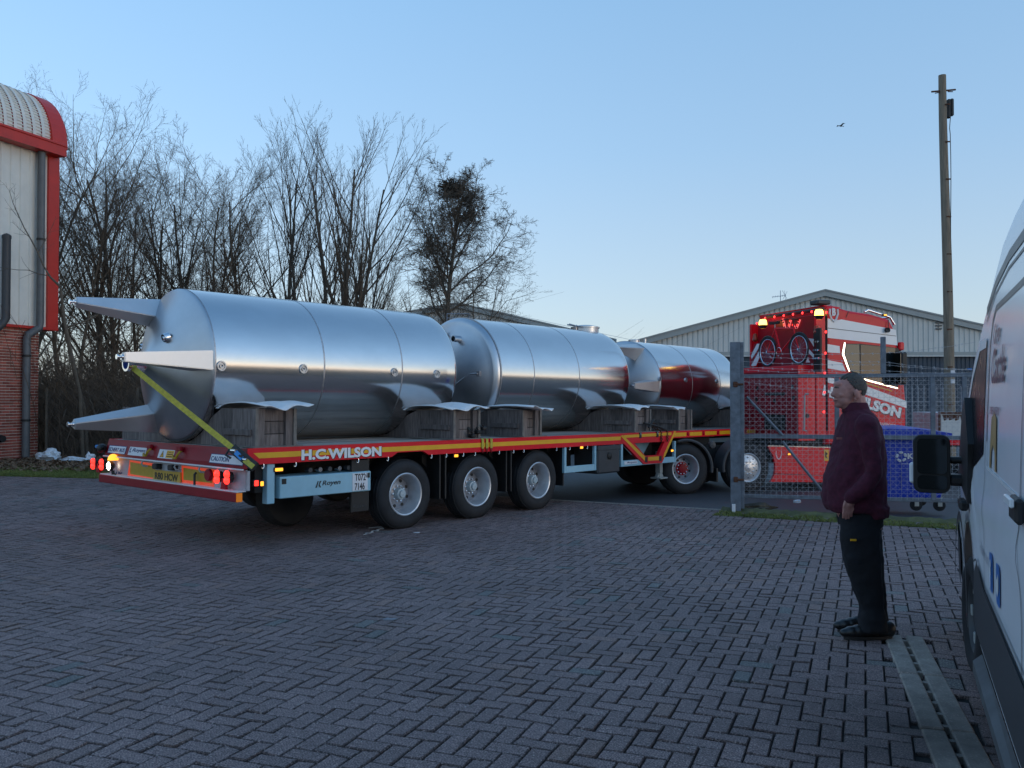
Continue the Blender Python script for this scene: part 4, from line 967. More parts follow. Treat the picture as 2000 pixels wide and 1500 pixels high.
# ------------------------------------------------------------------ tractor unit
PSI = R_(73); KR = 0.165
AX = Vector((3.207, 16.01, DIP))
tk = thing('tractor_unit', 'red and white lorry cab with lit amber beacons and a bicycle on its back', 'lorry', AX, (0, 0, R_(90) - PSI))
KM = mtx(tk)
def K1(px_, py_, y=0.0): return local_on(KM, 1, y, px_, py_)      # on a side plane
def K0(px_, py_, x): return local_on(KM, 0, x, px_, py_)          # on a cross plane
def kc(cx, cy): return (1580 + cx / 5.555, 590 + cy / 5.555)      # crop 7 -> photo
def kr(cx, cy): return (1440 + cx / 5.357, 580 + cy / 5.357)      # crop of the rear
def spoly(name, pts, mt, y=-.006, th=.005, parent=tk, raw=False, bevel=0):
    m = MB(); P = [K1(*p, 0.0) for p in pts]; m.prism([(p.x, y, p.z) for p in P], (0, th, 0)); o = recalc(m.build(name, mt, parent)); return o
def rpolyk(name, pts, mt, x, th=.006, parent=tk):
    m = MB(); P = [K0(*p, x) for p in pts]; m.prism([(x, p.y, p.z) for p in P], (th, 0, 0)); o = recalc(m.build(name, mt, parent)); return o
XR = K1(1613, 760).x                       # rear of the cab along the truck
XFc = K1(1769, 760).x
CW = 2.32
# cab body: side outline lofted over the width, edges rounded in
outl = [(1613, 868), (1613, 597), (1626, 596), (1656, 606), (1700, 613), (1738, 624), (1747, 640), (1753, 672), (1759, 690), (1763, 738), (1768, 755), (1771, 790), (1771, 868)]
P = [K1(*p) for p in outl]
ym = [0.09, 0.02, 0, 0]
m = MB(); sec = [(.0, .10), (.015, .04), (.05, .0), (CW - .05, .0), (CW - .015, .04), (CW, .10)]
cx0 = sum(p.x for p in P) / len(P); cz0 = sum(p.z for p in P) / len(P)
vs = []; n = len(P)
for (y, ins) in sec:
    for p in P:
        dx = p.x - cx0; dz = p.z - cz0; vs.append((p.x - math.copysign(min(abs(dx), ins * .6), dx), y, p.z - math.copysign(min(abs(dz), ins * .6), dz)))
fs = [(s_ * n + i, s_ * n + (i + 1) % n, (s_ + 1) * n + (i + 1) % n, (s_ + 1) * n + i) for s_ in range(len(sec) - 1) for i in range(n)] + [tuple(range(n)), tuple(range(5 * n, 6 * n))[::-1]]
m.add(vs, fs); body = recalc(m.build('cab_body', M_red, tk, smooth=28))
spoly('stripe', [kc(*c) for c in ((202, 178), (320, 195), (350, 188), (940, 300), (958, 470), (200, 388))], M_white)
spoly('stripe', [kc(*c) for c in ((195, 455), (330, 478), (336, 555), (190, 545))], M_white)
spoly('stripe', [kc(*c) for c in ((188, 625), (360, 660), (398, 752), (188, 716))], M_white)
spoly('stripe', [kc(*c) for c in ((182, 812), (480, 868), (600, 905), (1058, 1075), (1060, 1150), (600, 1000), (270, 888), (182, 868))], M_white)
spoly('seam', [kc(*c) for c in ((202, 279), (942, 366), (942, 371), (202, 285))], M_ink, y=-.009)
spoly('seam', [kc(*c) for c in ((428, 98), (433, 98), (404, 165), (398, 165))], M_ink, y=-.009)
spoly('side_window', [kc(*c) for c in ((395, 450), (545, 452), (800, 478), (965, 500), (1000, 600), (990, 850), (955, 928), (600, 838), (440, 752), (378, 570))], M_blk, y=-.012)
spoly('window_pane', [kc(*c) for c in ((400, 458), (540, 460), (545, 775), (450, 745), (386, 570))], M_glassg, y=-.016)
spoly('window_pane', [kc(*c) for c in ((556, 462), (800, 486), (930, 500), (905, 905), (610, 828), (556, 790))], M_glass, y=-.016)
spoly('window_trim', [kc(*c) for c in ((376, 438), (392, 442), (375, 562), (440, 750), (426, 754), (352, 565))], M_chrome, y=-.017)
spoly('window_trim', [kc(*c) for c in ((590, 828), (960, 930), (958, 944), (590, 848))], M_chrome, y=-.017)
spoly('window_trim', [kc(*c) for c in ((600, 868), (900, 962), (900, 972), (600, 882))], M_yel, y=-.009)
# text on the door, sloping with the stripe
a_, b_ = K1(*kc(560, 1075)), K1(*kc(992, 1205)); w_ = (b_ - a_)
tm = frame((a_.x, -.009, a_.z), (w_.x, 0, w_.z), (0, 0, 1))
t0 = text('lettering', 'H.C.WILSON', .30, M_white, tk, Matrix.Identity(4), ext=.003, off=.016)
def place_text(o, M, width, height):
    me = o.data; co = np.empty(len(me.vertices) * 3); me.vertices.foreach_get('co', co); co = co.reshape(-1, 3); mn, mx = co.min(0), co.max(0)
    co[:, 0] = (co[:, 0] - mn[0]) / (mx[0] - mn[0]) * width; co[:, 1] = ((co[:, 1] - mn[1]) / (mx[1] - mn[1]) - .5) * height
    me.vertices.foreach_set('co', co.ravel()); me.transform(M); me.update()
full_w = w_.length * 1.92; tm0 = frame(Vector((a_.x, -.009, a_.z)) - w_.normalized() * (full_w - w_.length), (w_.x, 0, w_.z), (0, 0, 1))
place_text(t0, tm0, full_w, .215)
t1_ = text('lettering_shadow', 'H.C.WILSON', .30, M_ink, tk, Matrix.Identity(4), ext=.001, off=.02)
tm0.translation += Vector((.014, .003, -.016)); place_text(t1_, tm0, full_w, .22)
c_ = K1(*kc(845, 1312)); t2_ = text('lettering', 'TRANSPORT', .05, M_white, tk, Matrix.Identity(4), ext=.002); place_text(t2_, frame((c_.x - .30, -.009, c_.z), (1, 0, -.12), (0, 0, 1)), .5, .06)
# emblem near the roof corner : rounded V under a small B
def emblem(cx, cy, s, parent=tk, y=-.010, conv=K1):
    p = conv(cx, cy); m = MB()
    m.tube([(p.x - .09 * s, y, p.z + .10 * s), (p.x - .10 * s, y, p.z + .0), (p.x - .05 * s, y, p.z - .12 * s), (p.x, y, p.z - .16 * s), (p.x + .05 * s, y, p.z - .12 * s), (p.x + .10 * s, y, p.z), (p.x + .09 * s, y, p.z + .10 * s)], .022 * s, 6)
    m.build('emblem', M_stick, parent)
    b = text('emblem_letter', 'B', .14 * s, M_stick, parent, Matrix.Identity(4), ext=.003, off=.008); place_text(b, frame((p.x - .045 * s, y - .003, p.z + .04 * s), (1, 0, 0), (0, 0, 1)), .09 * s, .16 * s)
emblem(*kc(266, 128), .95); emblem(1520, 887, .62, conv=lambda a, b: K1(a, b))
# roof tube with marker, roof spoiler and dark roof box lamp
p0, p1, p2, p3 = [K1(*kc(*c), .10) for c in ((600, 108), (640, 86), (880, 165), (925, 245))]
m = MB(); m.tube([p0, p1, p1.lerp(p2, .5), p2, p3], .024, 10); m.build('roof_tube', M_chrome, tk, smooth=True)
m = MB(); m.tube([p2 + Vector((0, k * .3, 0)) for k in range(8)], .022, 8); m.build('roof_tube', M_chrome, tk, smooth=True)
pp = K1(*kc(812, 142), .08); lamp('marker_lamp', pp.x, .06, pp.z, .07, .04, .03, M_alamp, tk)
m = MB(); qa, qb, qc = K1(*kc(175, 30)), K1(*kc(370, 60)), K1(*kc(210, 62)); m.prism([(qa.x, .04, qa.z), (qb.x, .04, qb.z + .01), (qc.x, .04, qc.z - .04)], (0, CW - .08, 0)); recalc(m.build('roof_spoiler', M_red, tk))
pp = K1(1608, 591, .1); m = MB(); m.box(pp.x - .16, pp.x + .14, .05, .32, pp.z - .04, pp.z + .05, .02); m.build('roof_lamp', M_gry, tk)
pp = K1(*kc(834, 305)); m = MB(); m.lathe([(.0, .001), (-.02, .05), (.03, .05), (.04, .001)], Matrix.Translation((pp.x, -.05, pp.z)) @ Matrix.Rotation(R_(90), 4, 'Z'), 14); m.tube([(pp.x + .02, -.04, pp.z), (pp.x + .04, -.03, K1(*kc(845, 195)).z)], .008, 6); m.build('horn_lamp', M_blk, tk, smooth=40)
# wide mirror at the front door
p0, p1 = K1(*kc(945, 540), -.15), K1(*kc(1003, 900), -.15)
m = MB(); m.box(p0.x, p0.x + .16, -.30, -.06, p1.z, p0.z, .035); mm = m.build('mirror', M_blk, tk)
m = MB(); m.box(p0.x - .004, p0.x - .001, -.28, -.08, p1.z + .04, p0.z - .04); m.build('mirror_glass', M_mirror, mm)
m = MB(); pc = K1(1757, 676); m.box(pc.x - .02, pc.x + .1, -.03, .05, pc.z - .08, pc.z + .08, .02); m.build('corner_lamp', M_red, tk)
m = MB(); pw = K1(1750, 668); m.prism([(pw.x, .03, pw.z), (pw.x + .17, .03, pw.z - .13), (pw.x + .15, .03, pw.z - .18), (pw.x, .03, pw.z - .1)], (0, CW - .06, 0)); recalc(m.build('sun_visor', M_blk, tk))
m = MB(); w0, w1 = K1(1759, 693), K1(1768, 752); m.prism([(w0.x + .005, .1, w0.z), (w0.x + .01, CW - .1, w0.z), (w1.x + .012, CW - .1, w1.z), (w1.x + .007, .1, w1.z)], (.004, 0, 0)); recalc(m.build('windscreen', M_glass, tk))
# cab rear wall: recess, top light bar, red trim
XB = XR - .004
zt_ = K1(1613, 600).z
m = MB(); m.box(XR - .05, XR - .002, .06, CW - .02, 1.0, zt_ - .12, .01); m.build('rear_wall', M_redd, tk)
m = MB(); m.box(XR - .22, XR - .0, .0, .06, 1.0, zt_ - .02, .01); m.build('side_fairing', M_red, tk)
m = MB(); m.box(XR - .22, XR - .0, CW - .06, CW, 1.5, zt_ - .15, .01); m.build('side_fairing', M_red, tk)
pa, pb = K0(*kr(900, 125), XR - .22), K0(*kr(290, 210), XR - .22)
m = MB(); m.tube([pa, pb], .035, 6); m.build('light_bar', M_blk, tk)
def kl(name, cx, cy, x, s, mt, parent=tk):
    p = K0(*kr(cx, cy), x); m = MB(); m.lathe([(0, s), (-.012, s * .8), (-.018, .001)], Matrix.Translation(p), 12); return m.build(name, mt, parent, smooth=60)
for i in range(7): kl('red_marker', 292 + i * 97.5, 222 - i * 13.5, XR - .265, .026, M_rlamp2)
for cy in (162, 366, 588, 795, 998, 1203): kl('red_marker', 934 - (cy - 162) * .025, cy, XR - .235, .026, M_rlamp2)
kl('red_marker', 206, 276, XR - .2, .024, M_rlamp2)
m = MB(); pd0, pd1 = K0(*kr(930, 130), XR - .228), K0(*kr(905, 1400), XR - .228); m.box(XR - .231, XR - .224, pd0.y - .03, pd0.y + .03, pd1.z, pd0.z); m.build('light_strip', M_blk, tk)
for (cx, cy) in ((856, 168), (268, 270)):
    p = K0(*kr(cx, cy), XR - .30); Mz = Matrix.Translation(p + Vector((0, 0, -.07))) @ Matrix.Rotation(R_(-90), 4, 'Y')
    m = MB(); m.lathe([(0, .085), (.03, .085), (.10, .078), (.135, .06), (.145, .001)], Mz, 24); bc = m.build('beacon', M_beac, tk, smooth=40)
    m = MB(); m.lathe([(-.05, .05), (0, .09), (.02, .09)], Mz, 20); m.build('beacon_base', M_blk, bc, smooth=40)
for (cx, cy, s) in ((832, 340, .06), (188, 420, .055)):
    p = K0(*kr(cx, cy), XR - .25); Mz = Matrix.Translation(p + Vector((0, 0, -.06))) @ Matrix.Rotation(R_(-90), 4, 'Y')
    m = MB(); m.lathe([(-.04, s * .6), (0, s * 1.1), (.02, s), (.13, s * .7), (.14, .001)], Mz, 18); m.build('beacon', mat('red_beacon_off', (.22, .03, .012), .3), tk, smooth=40)
# W of red light strips
for (c0, c1) in (((480, 228), (503, 330)), ((562, 238), (538, 328)), ((656, 238), (622, 330)), ((585, 288), (608, 330))):
    p, q = K0(*kr(*c0), XR - .07), K0(*kr(*c1), XR - .07); d = (q - p); wv = Vector((0, .035, 0))
    m = MB(); m.prism([p - wv, p + wv, q + wv, q - wv], (-.012, 0, 0)); fr = recalc(m.build('led_strip', mat('pale_red_strip', (.7, .12, .14), .4, emit=(1, .2, .22), es=.35), tk))
    for k in range(4):
        c = p.lerp(q, (k + .5) / 4); m = MB(); m.box(c.x - .018, c.x - .0125, c.y - .022, c.y + .022, c.z - .018, c.z + .018); m.build('led', M_redd if k % 2 else M_rlamp, fr)
# striped marker boards
for pts, sl in ((((178, 490), (262, 486), (230, 640), (180, 722), (138, 722), (138, 620)), 1), (((745, 440), (825, 440), (825, 680), (770, 690), (745, 560)), -1)):
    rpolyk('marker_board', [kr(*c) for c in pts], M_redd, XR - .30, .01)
for q in (((205, 490), (252, 488), (150, 650), (142, 618)), ((225, 570), (235, 625), (195, 720), (150, 722), (146, 715)), ((745, 432), (800, 440), (800, 520)), ((740, 535), (800, 600), (800, 640), (745, 585)), ((735, 640), (760, 685), (715, 685))):
    rpolyk('white_band', [kr(*c) for c in q], M_stick, XR - .303, .004)
# lamp stack
p = K0(*kr(828, 555), XR - .30); m = MB(); m.box(p.x, p.x + .06, p.y - .10, p.y + .10, p.z - .42, p.z + .42, .01); st = m.build('connector_stack', M_blk, tk)
for cy in (468, 556, 642):
    for k in range(3):
        q = K0(*kr(803 + k * 22, cy), XR - .31); m = MB(); m.lathe([(0, .022), (-.02, .02), (-.02, .001)], Matrix.Translation(q), 10); m.build('connector', M_chrome, st)
# lower red equipment box behind the cab
xb0, xb1 = XR - .62, XR - .24
z0_, z1_ = K0(1560, 862, xb0).z, K0(1578, 712, xb0).z
yl = K0(1452, 740, xb0).y
m = MB(); m.box(xb0, xb1, .02, yl, z0_, z1_, .015); bx = m.build('equipment_box', M_redd, tk)  # back of the box in the darker red: shade put into the colour
m = MB(); m.box(xb0 + .004, xb1 - .004, .005, .0185, z0_ + .01, z1_ - .01); m.build('end_panel', M_red, bx)  # side face of the same paint, kept bright
m = MB(); m.box(xb0 - .004, xb1, .01, yl + .005, z1_ - .10, z1_ + .004, .006); m.build('top_rail', M_red, bx)
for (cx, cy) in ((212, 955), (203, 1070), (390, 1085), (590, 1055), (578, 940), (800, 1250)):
    q = K0(*kr(cx, cy), xb0); m = MB(); m.lathe([(0, .045), (-.006, .045), (-.006, .03), (.002, .001)], Matrix.Translation((xb0 - .001, q.y, q.z)) if cx < 700 else Matrix.Translation(Vector((q.x + .2, .004, q.z))) @ Matrix.Rotation(R_(90), 4, 'Z'), 16); m.build('hole_disc', M_blk, bx)  # black discs drawn for the darkness inside round holes
a_, b_ = K0(*kr(285, 1225), xb0), K0(*kr(508, 1395), xb0); m = MB(); m.box(xb0 - .006, xb0 - .001, b_.y, a_.y, b_.z, a_.z); m.build('opening', M_blk, bx)
a_ = K0(*kr(705, 1030), xb0 - .05); b_ = K0(*kr(700, 1400), xb0 - .05); m = MB(); m.tube([a_ + Vector((.05, -.06, .03)), a_ + Vector((0, -.03, .02)), a_, b_, b_ + Vector((.05, 0, 0))], .016, 8); m.build('grab_handle', M_flash, bx, smooth=True)
m = MB(); a_, b_ = K0(*kr(290, 1010), xb0), K0(*kr(500, 1020), xb0); m.box(xb0 - .006, xb0 - .001, b_.y, a_.y, b_.z - .02, a_.z + .02); m.build('vent_slot', M_blk, bx)
# chassis, skirts, mudguards
m = MB(); m.box(-.7, XFc - .2, .55, .65, .55, .85); m.box(-.7, XFc - .2, CW - .65, CW - .55, .55, .85); m.box(-.5, .9, .75, CW - .75, .85, 1.0); m.build('chassis', M_blk2, tk)
m = MB(); m.box(XR - .6, XFc - .1, .1, CW - .1, .45, 1.0); m.build('under_cab', M_blk2, tk)
sk = spoly('side_skirt', [(1499, 872), (1660, 876), (1660, 942), (1504, 941), (1512, 926), (1513, 908), (1509, 890)], M_red, y=-.02, th=.05)
spoly('skirt_trim', [(1499, 869.5), (1660, 873.5), (1660, 875.5), (1499, 872)], M_chrome, y=-.022)
spoly('skirt_line', [(1512, 924), (1660, 930), (1660, 931), (1512, 926)], M_redd, y=-.023, th=.002)
spoly('yellow_label', [(1608, 878), (1617, 878), (1617, 900), (1608, 900)], M_yel, y=-.024, th=.003)
spoly('label_mark', [(1610, 881), (1615, 886), (1612, 890), (1615, 896), (1610, 893)], M_ink, y=-.027, th=.002)
pp = K1(1539, 887); lamp('marker_lamp', pp.x, -.02, pp.z, .06, .03, .03, M_alamp, tk)
# front arch and lower cab
a_ = K1(1660, 868); m = MB(); m.box(a_.x, a_.x + .5, -.01, .04, .45, a_.z + .2, .01); m.build('front_skirt', M_red, tk)
RW = .458
for x, stl in ((0, 'drive'), (1.31, 'cover'), (XFc - .95, 'cover')):
    rad_ = RW if x != 0 else .464
    wheel(tk, x, rad_ - .005, rad_, .30, .02, stl, .58)
    m = MB(); m.lathe([(0, .001), (0, rad_ - .03), (.04, rad_), (.5, rad_), (.54, .001)], Matrix.Translation((x, CW - .56, rad_)) @ Matrix.Rotation(R_(90), 4, 'Z'), 36); m.build('wheel', M_tyre, tk, smooth=35)
for x, g0_, g1_ in ((0, 72, 188), (1.31, -8, 100)):
    m = MB(); Mg = Matrix.Translation((x, .01, RW)) @ Matrix.Rotation(R_(90), 4, 'Z')
    m.lathe([(.0, RW + .05), (-.012, RW + .075), (.0, RW + .10), (.34, RW + .10), (.34, RW + .06)], Mg, 30, a0=R_(g0_), a1=R_(g1_)); m.build('mudguard', M_gry, tk, smooth=40)
m = MB(); m.box(.635, .67, .03, .36, .20, .46, .004); m.build('mud_flap', M_blk, tk)
q = K1(1391, 869, .1); m = MB(); m.lathe([(-.06, .001), (-.05, .06), (.0, .075), (.05, .06), (.06, .001)], Matrix.Translation((q.x, .12, q.z)) @ Matrix.Rotation(R_(90), 4, 'Z'), 20); m.build('air_tank', M_gry, tk, smooth=50)
# coiled lines and a plate between cab and trailer
m = MB(); m.box(.2, 1.1, .9, CW - .9, 1.0, 1.05); m.build('fifth_wheel', M_blk2, tk)

# ------------------------------------------------------------------ bicycle on the cab's back
XBk = XR - .50
bk = thing('bicycle', 'red bicycle with black mudguards hung upright behind the lorry cab', 'bicycle', KM @ Vector((XBk, 0, 0)), (0, 0, R_(90) - PSI))
def BK(cx, cy): p = K0(*kr(cx, cy), XBk); return Vector((0, p.y, p.z))
wa, wb = BK(318, 578), BK(645, 545); rw = .5 * (BK(318, 432).z - BK(318, 726).z)
wa.z = wb.z = (wa.z + wb.z) / 2 + 0
def bwheel(c, r):
    m = MB(); m.tube([c + Vector((0, r * math.cos(a_), r * math.sin(a_))) for a_ in [k * math.pi / 20 for k in range(40)]], .017, 8, closed=True, cap=False); wq = m.build('wheel', M_tyre, bk, smooth=True)
    m = MB(); m.tube([c + Vector((0, (r - .026) * math.cos(a_), (r - .026) * math.sin(a_))) for a_ in [k * math.pi / 20 for k in range(40)]], .011, 6, closed=True, cap=False)
    for k in range(18):
        a_ = k * math.pi / 9; m.tube([c, c + Vector((0, (r - .03) * math.cos(a_), (r - .03) * math.sin(a_)))], .0022, 4, cap=False)
    m.lathe([(-.03, .001), (-.03, .02), (.03, .02), (.03, .001)], Matrix.Translation(c), 10); m.build('rim', M_chrome, wq)
    m = MB(); m.tube([c + Vector((0, (r + .03) * math.cos(a_), (r + .03) * math.sin(a_))) for a_ in [R_(5) + k * R_(150) / 14 for k in range(15)]], .02, 6); m.build('mudguard', M_blk, bk, smooth=True)
bwheel(wa, rw); bwheel(wb, rw)
bb = BK(490, 478) + Vector((0, 0, -.05)); st_ = BK(395, 330); hd = BK(590, 330); hd2 = BK(600, 395); sd = BK(397, 285)
bb = Vector((0, (wa.y * .56 + wb.y * .44), wa.z - .02))
m = MB()
for p, q in ((bb, st_), (st_, hd), (bb, hd2), (bb, wa), (st_, wa), (hd + Vector((0, 0, .05)), hd2), (hd2, wb)): m.tube([p, q], .016 if (p is bb or p is st_) and q is not wa else .012, 8)
m.build('frame', M_red, bk, smooth=True)
m = MB(); m.tube([st_, sd], .012, 6); m.build('seat_post', M_chrome, bk)
m = MB(); dr_ = (hd - st_).normalized(); m.prism([sd + Vector((-.06, -dr_.y * .13, .0)), sd + Vector((.06, -dr_.y * .13, 0)), sd + Vector((.02, dr_.y * .14, .0)), sd + Vector((-.02, dr_.y * .14, 0))], (0, 0, .05)); recalc(m.build('saddle', M_blk, bk))
hb_ = hd + Vector((0, 0, .16)); m = MB(); m.tube([hd, hb_], .013, 6); m.tube([hb_ + Vector((-.22, -dr_.y * .10, .0)), hb_ + Vector((-.15, 0, .02)), hb_ + Vector((.1, 0, .02)), hb_ + Vector((.2, -dr_.y * .12, .01))], .013, 6); m.build('handlebar', M_blk, bk, smooth=True)
m = MB(); m.tube([bb + Vector((-.05, .085 * math.cos(a_), .085 * math.sin(a_))) for a_ in [k * math.pi / 10 for k in range(20)]], .006, 5, closed=True, cap=False); m.tube([bb + Vector((-.06, 0, 0)), bb + Vector((-.06, .1, -.12))], .01, 6); m.build('chainring', M_chrome, bk)

# ------------------------------------------------------------------ gate post, gate, barbed wire
gp = onG(1440, 1001); gq = onG(1905, 1031)
gdir = Vector((6.60 - 3.40, 12.30 - 13.0)).normalized(); grot = math.atan2(gdir.y, gdir.x)
Zp = 12.75; pX = 1440.0
pb_ = Vector(((1438 - 1000) / F * Zp, Zp, 0))
gpost = thing('gate_post', 'tall galvanised steel gate post with rust spots in front of the lorry', 'post', pb_, (0, 0, grot))
hp = CH + 112 / F * Zp
m = MB(); m.box(-.085, .06, -.01, .0, .02, hp); m.box(-.085, -.073, .0, .14, .02, hp); m.box(.048, .06, .0, .14, .02, hp); m.build('channel', M_galv, gpost)
m = MB(); m.box(.0602, .11, .03, .09, .05, hp - .0, .004); m.build('flange', M_galv, gpost)
for z in (hp - .62, .48):
    m = MB(); m.box(-.045, .02, -.03, -.0105, z - .04, z + .04, .012); m.tube([(0, -.02, z), (.10, -.03, z)], .016, 8); m.build('hinge_bolt', M_rust, gpost)
m = MB(); m.box(-.07, -.02, -.03, -.012, -.02, .12, .003); m.build('foot_plate', M_stick, gpost)
gt = thing('mesh_gate', 'long galvanised mesh gate topped with barbed wire standing behind the man', 'gate', Vector((.262 * 13.0, 13.0, 0)), (0, 0, grot))
GM = mtx(gt)
def G1(px_, py_): return local_on(GM, 1, 0.0, px_, py_)
zT = G1(1460, 735).z; zB = G1(1460, 969).z; zM = G1(1460, 852).z
xe = 4.6
def rail(x0, x1, z, r, name='rail'): m = MB(); m.box(x0, x1, -r * .6, r * .6, z - r, z + r, .006); return m.build(name, M_galv, gt)
rail(0, xe, zT, .028); rail(.05, xe, zM, .030); rail(0, xe, zB, .026)
m = MB(); m.box(-.02, .045, -.02, .02, zB + .027, zT - .029, .005); m.build('stile', M_galv, gt)
for px_, z1g in ((1634, zT), (1821, zT), (1883, zT)):
    x = G1(px_, 800).x; m = MB(); m.box(x - .033, x + .033, -.045, -.019, zB, z1g - .03, .005); m.build('stile', M_galv, gt)
x = G1(1725, 700).x; m = MB(); m.box(x - .035, x + .035, -.02, .02, zT + .029, zT + .56, .005); m.build('wire_post', M_galv, gt)
a_, b_ = G1(1458, 775), G1(1528, 850); c_, d_ = G1(1528, 862), G1(1606, 950)
m = MB(); m.tube([(a_.x, -.03, a_.z), (b_.x, -.03, b_.z)], .022, 6); m.tube([(c_.x, -.03, c_.z), (d_.x + .05, -.03, zB + .03)], .022, 6); m.build('brace', M_galv, gt)
# welded mesh plus chain link layer
def wires(m, lines, r): 
    for p, q in lines:
        p, q = Vector(p), Vector(q); d = (q - p).normalized(); u = Vector((0, 1, 0)); v = d.cross(u); o_ = []
        vs = []
        for c in (p, q):
            for k in range(3): a_ = k * 2.0944; vs.append(c + (u * math.cos(a_) + v * math.sin(a_)) * r)
        m.add(vs, [(0, 1, 4, 3), (1, 2, 5, 4), (2, 0, 3, 5)])
m = MB(); L_ = []
x = .06
while x < xe: L_.append(((x, -.022, zB), (x, -.022, zT))); x += .075
z = zB + .03
while z < zT: L_.append(((.04, -.026, z), (xe, -.026, z))); z += .060
wires(m, L_, .0017); o = m.build('welded_mesh', M_wire, gt); o['kind'] = 'stuff'
m = MB(); L_ = []; s_ = .095; x = -2.2
while x < xe:
    for dx in (1, -1):
        p0 = Vector((x if dx > 0 else x + 2.2, .0, zB)); hgt2 = zT - zB; x0 = p0.x; x1 = x0 + dx * hgt2
        t0, t1_ = 0.0, 1.0
        for lim, side_ in ((.04, 0), (xe, 1)):
            pass
        def cl(xa, xb):
            ta = (.04 - xa) / (xb - xa); tb2 = (xe - xa) / (xb - xa); lo, hi = min(ta, tb2), max(ta, tb2); return max(0, lo), min(1, hi)
        lo, hi = cl(x0, x1)
        if hi > lo: L_.append(((x0 + (x1 - x0) * lo, .012, zB + hgt2 * lo), (x0 + (x1 - x0) * hi, .012, zB + hgt2 * hi)))
    x += s_
wires(m, L_, .0012); o = m.build('chain_link', M_wire, gt); o['kind'] = 'stuff'
# barbed strands
strands = [((1452, 688), (1725, 690), (1905, 668)), ((1452, 693), (1600, 700), (1725, 707), (1900, 722)), ((1452, 706), (1725, 712), (1905, 722)), ((1452, 716), (1725, 724), (1905, 727)), ((1452, 722), (1590, 726), (1905, 733)), ((1452, 745), (1600, 760), (1700, 768))]
for s_ in strands:
    pts = [G1(*p) for p in s_]; path = []
    for i in range(len(pts) - 1):
        for k in range(14): u = k / 14; path.append(pts[i].lerp(pts[i + 1], u) + Vector((0, .01 * math.sin(k * 2.1), -.02 * math.sin(math.pi * u) + random.uniform(-.004, .004))))
    path.append(pts[-1]); m = MB(); m.tube(path, .0028, 4)
    x = path[0].x + .1
    while x < path[-1].x:
        j = min(range(len(path)), key=lambda q: abs(path[q].x - x)); c = path[j]; m.tube([c + Vector((-.012, 0, .016)), c + Vector((.012, 0, -.016))], .0022, 3); m.tube([c + Vector((-.008, 0, -.018)), c + Vector((.010, 0, .016))], .0022, 3); x += .14
    m.build('barbed_wire', M_wire, gt)
# ------------------------------------------------------------------ blue bin
bp_ = Vector((5.80, 13.25, 0)); bn = thing('wheeled_bin', 'large royal blue four wheeled recycling bin behind the mesh gate', 'bin', bp_, (0, 0, R_(-6)))
m = MB(); bwid, bdep = .64, .40
vs = []
for z, f in ((.20, .86), (.30, .90), (1.02, 1.0), (1.10, 1.03), (1.10, .98)):
    for sx, sy in ((-1, -1), (1, -1), (1, 1), (-1, 1)):
        vs.append((sx * bwid * f, sy * bdep * f, z))
fs = [(r * 4 + k, r * 4 + (k + 1) % 4, (r + 1) * 4 + (k + 1) % 4, (r + 1) * 4 + k) for r in range(4) for k in range(4)] + [(3, 2, 1, 0), (16, 17, 18, 19)]
m.add(vs, fs); recalc(m.build('body', M_bin, bn))
for k in range(9):
    x = -.60 + k * .15; 
    if abs(x) > .2 or True: m = MB(); m.box(x - .012, x + .012, -bdep * .985 - .006, -bdep * .90 + .02, .32, .96, .004); m.build('rib', M_bin, bn)
m = MB(); vs = []; fs = []; n = 10
prof = [(-.68, 1.10), (-.68, 1.17), (-.5, 1.22), (-.2, 1.25), (.0, 1.24), (.2, 1.25), (.45, 1.215), (.68, 1.185), (.68, 1.10)]
for y in (-.47, .44):
    for x, z in prof: vs.append((x, y, z - (.03 if y < 0 else 0)))
k_ = len(prof); fs = [(i, i + 1, k_ + i + 1, k_ + i) for i in range(k_ - 1)] + [tuple(range(k_))[::-1], tuple(range(k_, 2 * k_))]
m.add(vs, fs); recalc(m.build('lid', M_bin, bn, smooth=30))
for x in (-.5, .5):
    m = MB(); m.box(x - .06, x + .06, -.50, -.44, 1.06, 1.12, .01); m.build('lid_handle', M_bin, bn)
for x in (-.52, .08 if False else .18, .52):
    pass
for (x, y) in ((-.55, -.30), (.20, -.30), (.55, -.30), (.5, .32), (-.5, .32)):
    if x == .20: x = .22
    m = MB(); m.lathe([(-.025, .001), (-.025, .07), (-.018, .085), (.018, .085), (.025, .07), (.025, .001)], Matrix.Translation((x, y, .086)) @ Matrix.Rotation(R_(70), 4, 'Z'), 22); c_ = m.build('castor', M_tyre, bn, smooth=40)
    m = MB(); m.box(x - .03, x + .03, y - .04, y - .03, .07, .21); m.box(x - .03, x + .03, y + .03, y + .04, .07, .21); m.lathe([(-.03, .03), (.03, .03)], Matrix.Translation((x, y, .086)) @ Matrix.Rotation(R_(70), 4, 'Z'), 12); m.build('castor_fork', M_flash, c_)
# recycling ring and letters
bM = mtx(bn); q = local_on(bM, 1, -.40, 1760, 892)
m = MB()
for k in range(5):
    a0_ = k * 2 * math.pi / 5; pts = [(q.x + .062 * math.cos(a_), -.405, q.z + .062 * math.sin(a_)) for a_ in [a0_ + j * R_(13) for j in range(5)]]; m.tube(pts, [.016, .018, .02, .022, .006], 6)
m.build('recycling_mark', M_stick, bn)
tq = text('lettering', 'KIER', .1, M_stick, bn, Matrix.Identity(4), ext=.002, off=.004); place_text(tq, frame((q.x + .09, -.405, q.z + .01), (1, 0, 0), (0, 0, 1)), .26, .085)
for i in range(1): 
    tq = text('lettering', 'recycle', .03, M_stick, bn, Matrix.Identity(4), ext=.001); place_text(tq, frame((q.x + .0, -.405, q.z - .10), (1, 0, 0), (0, 0, 1)), .10, .02)
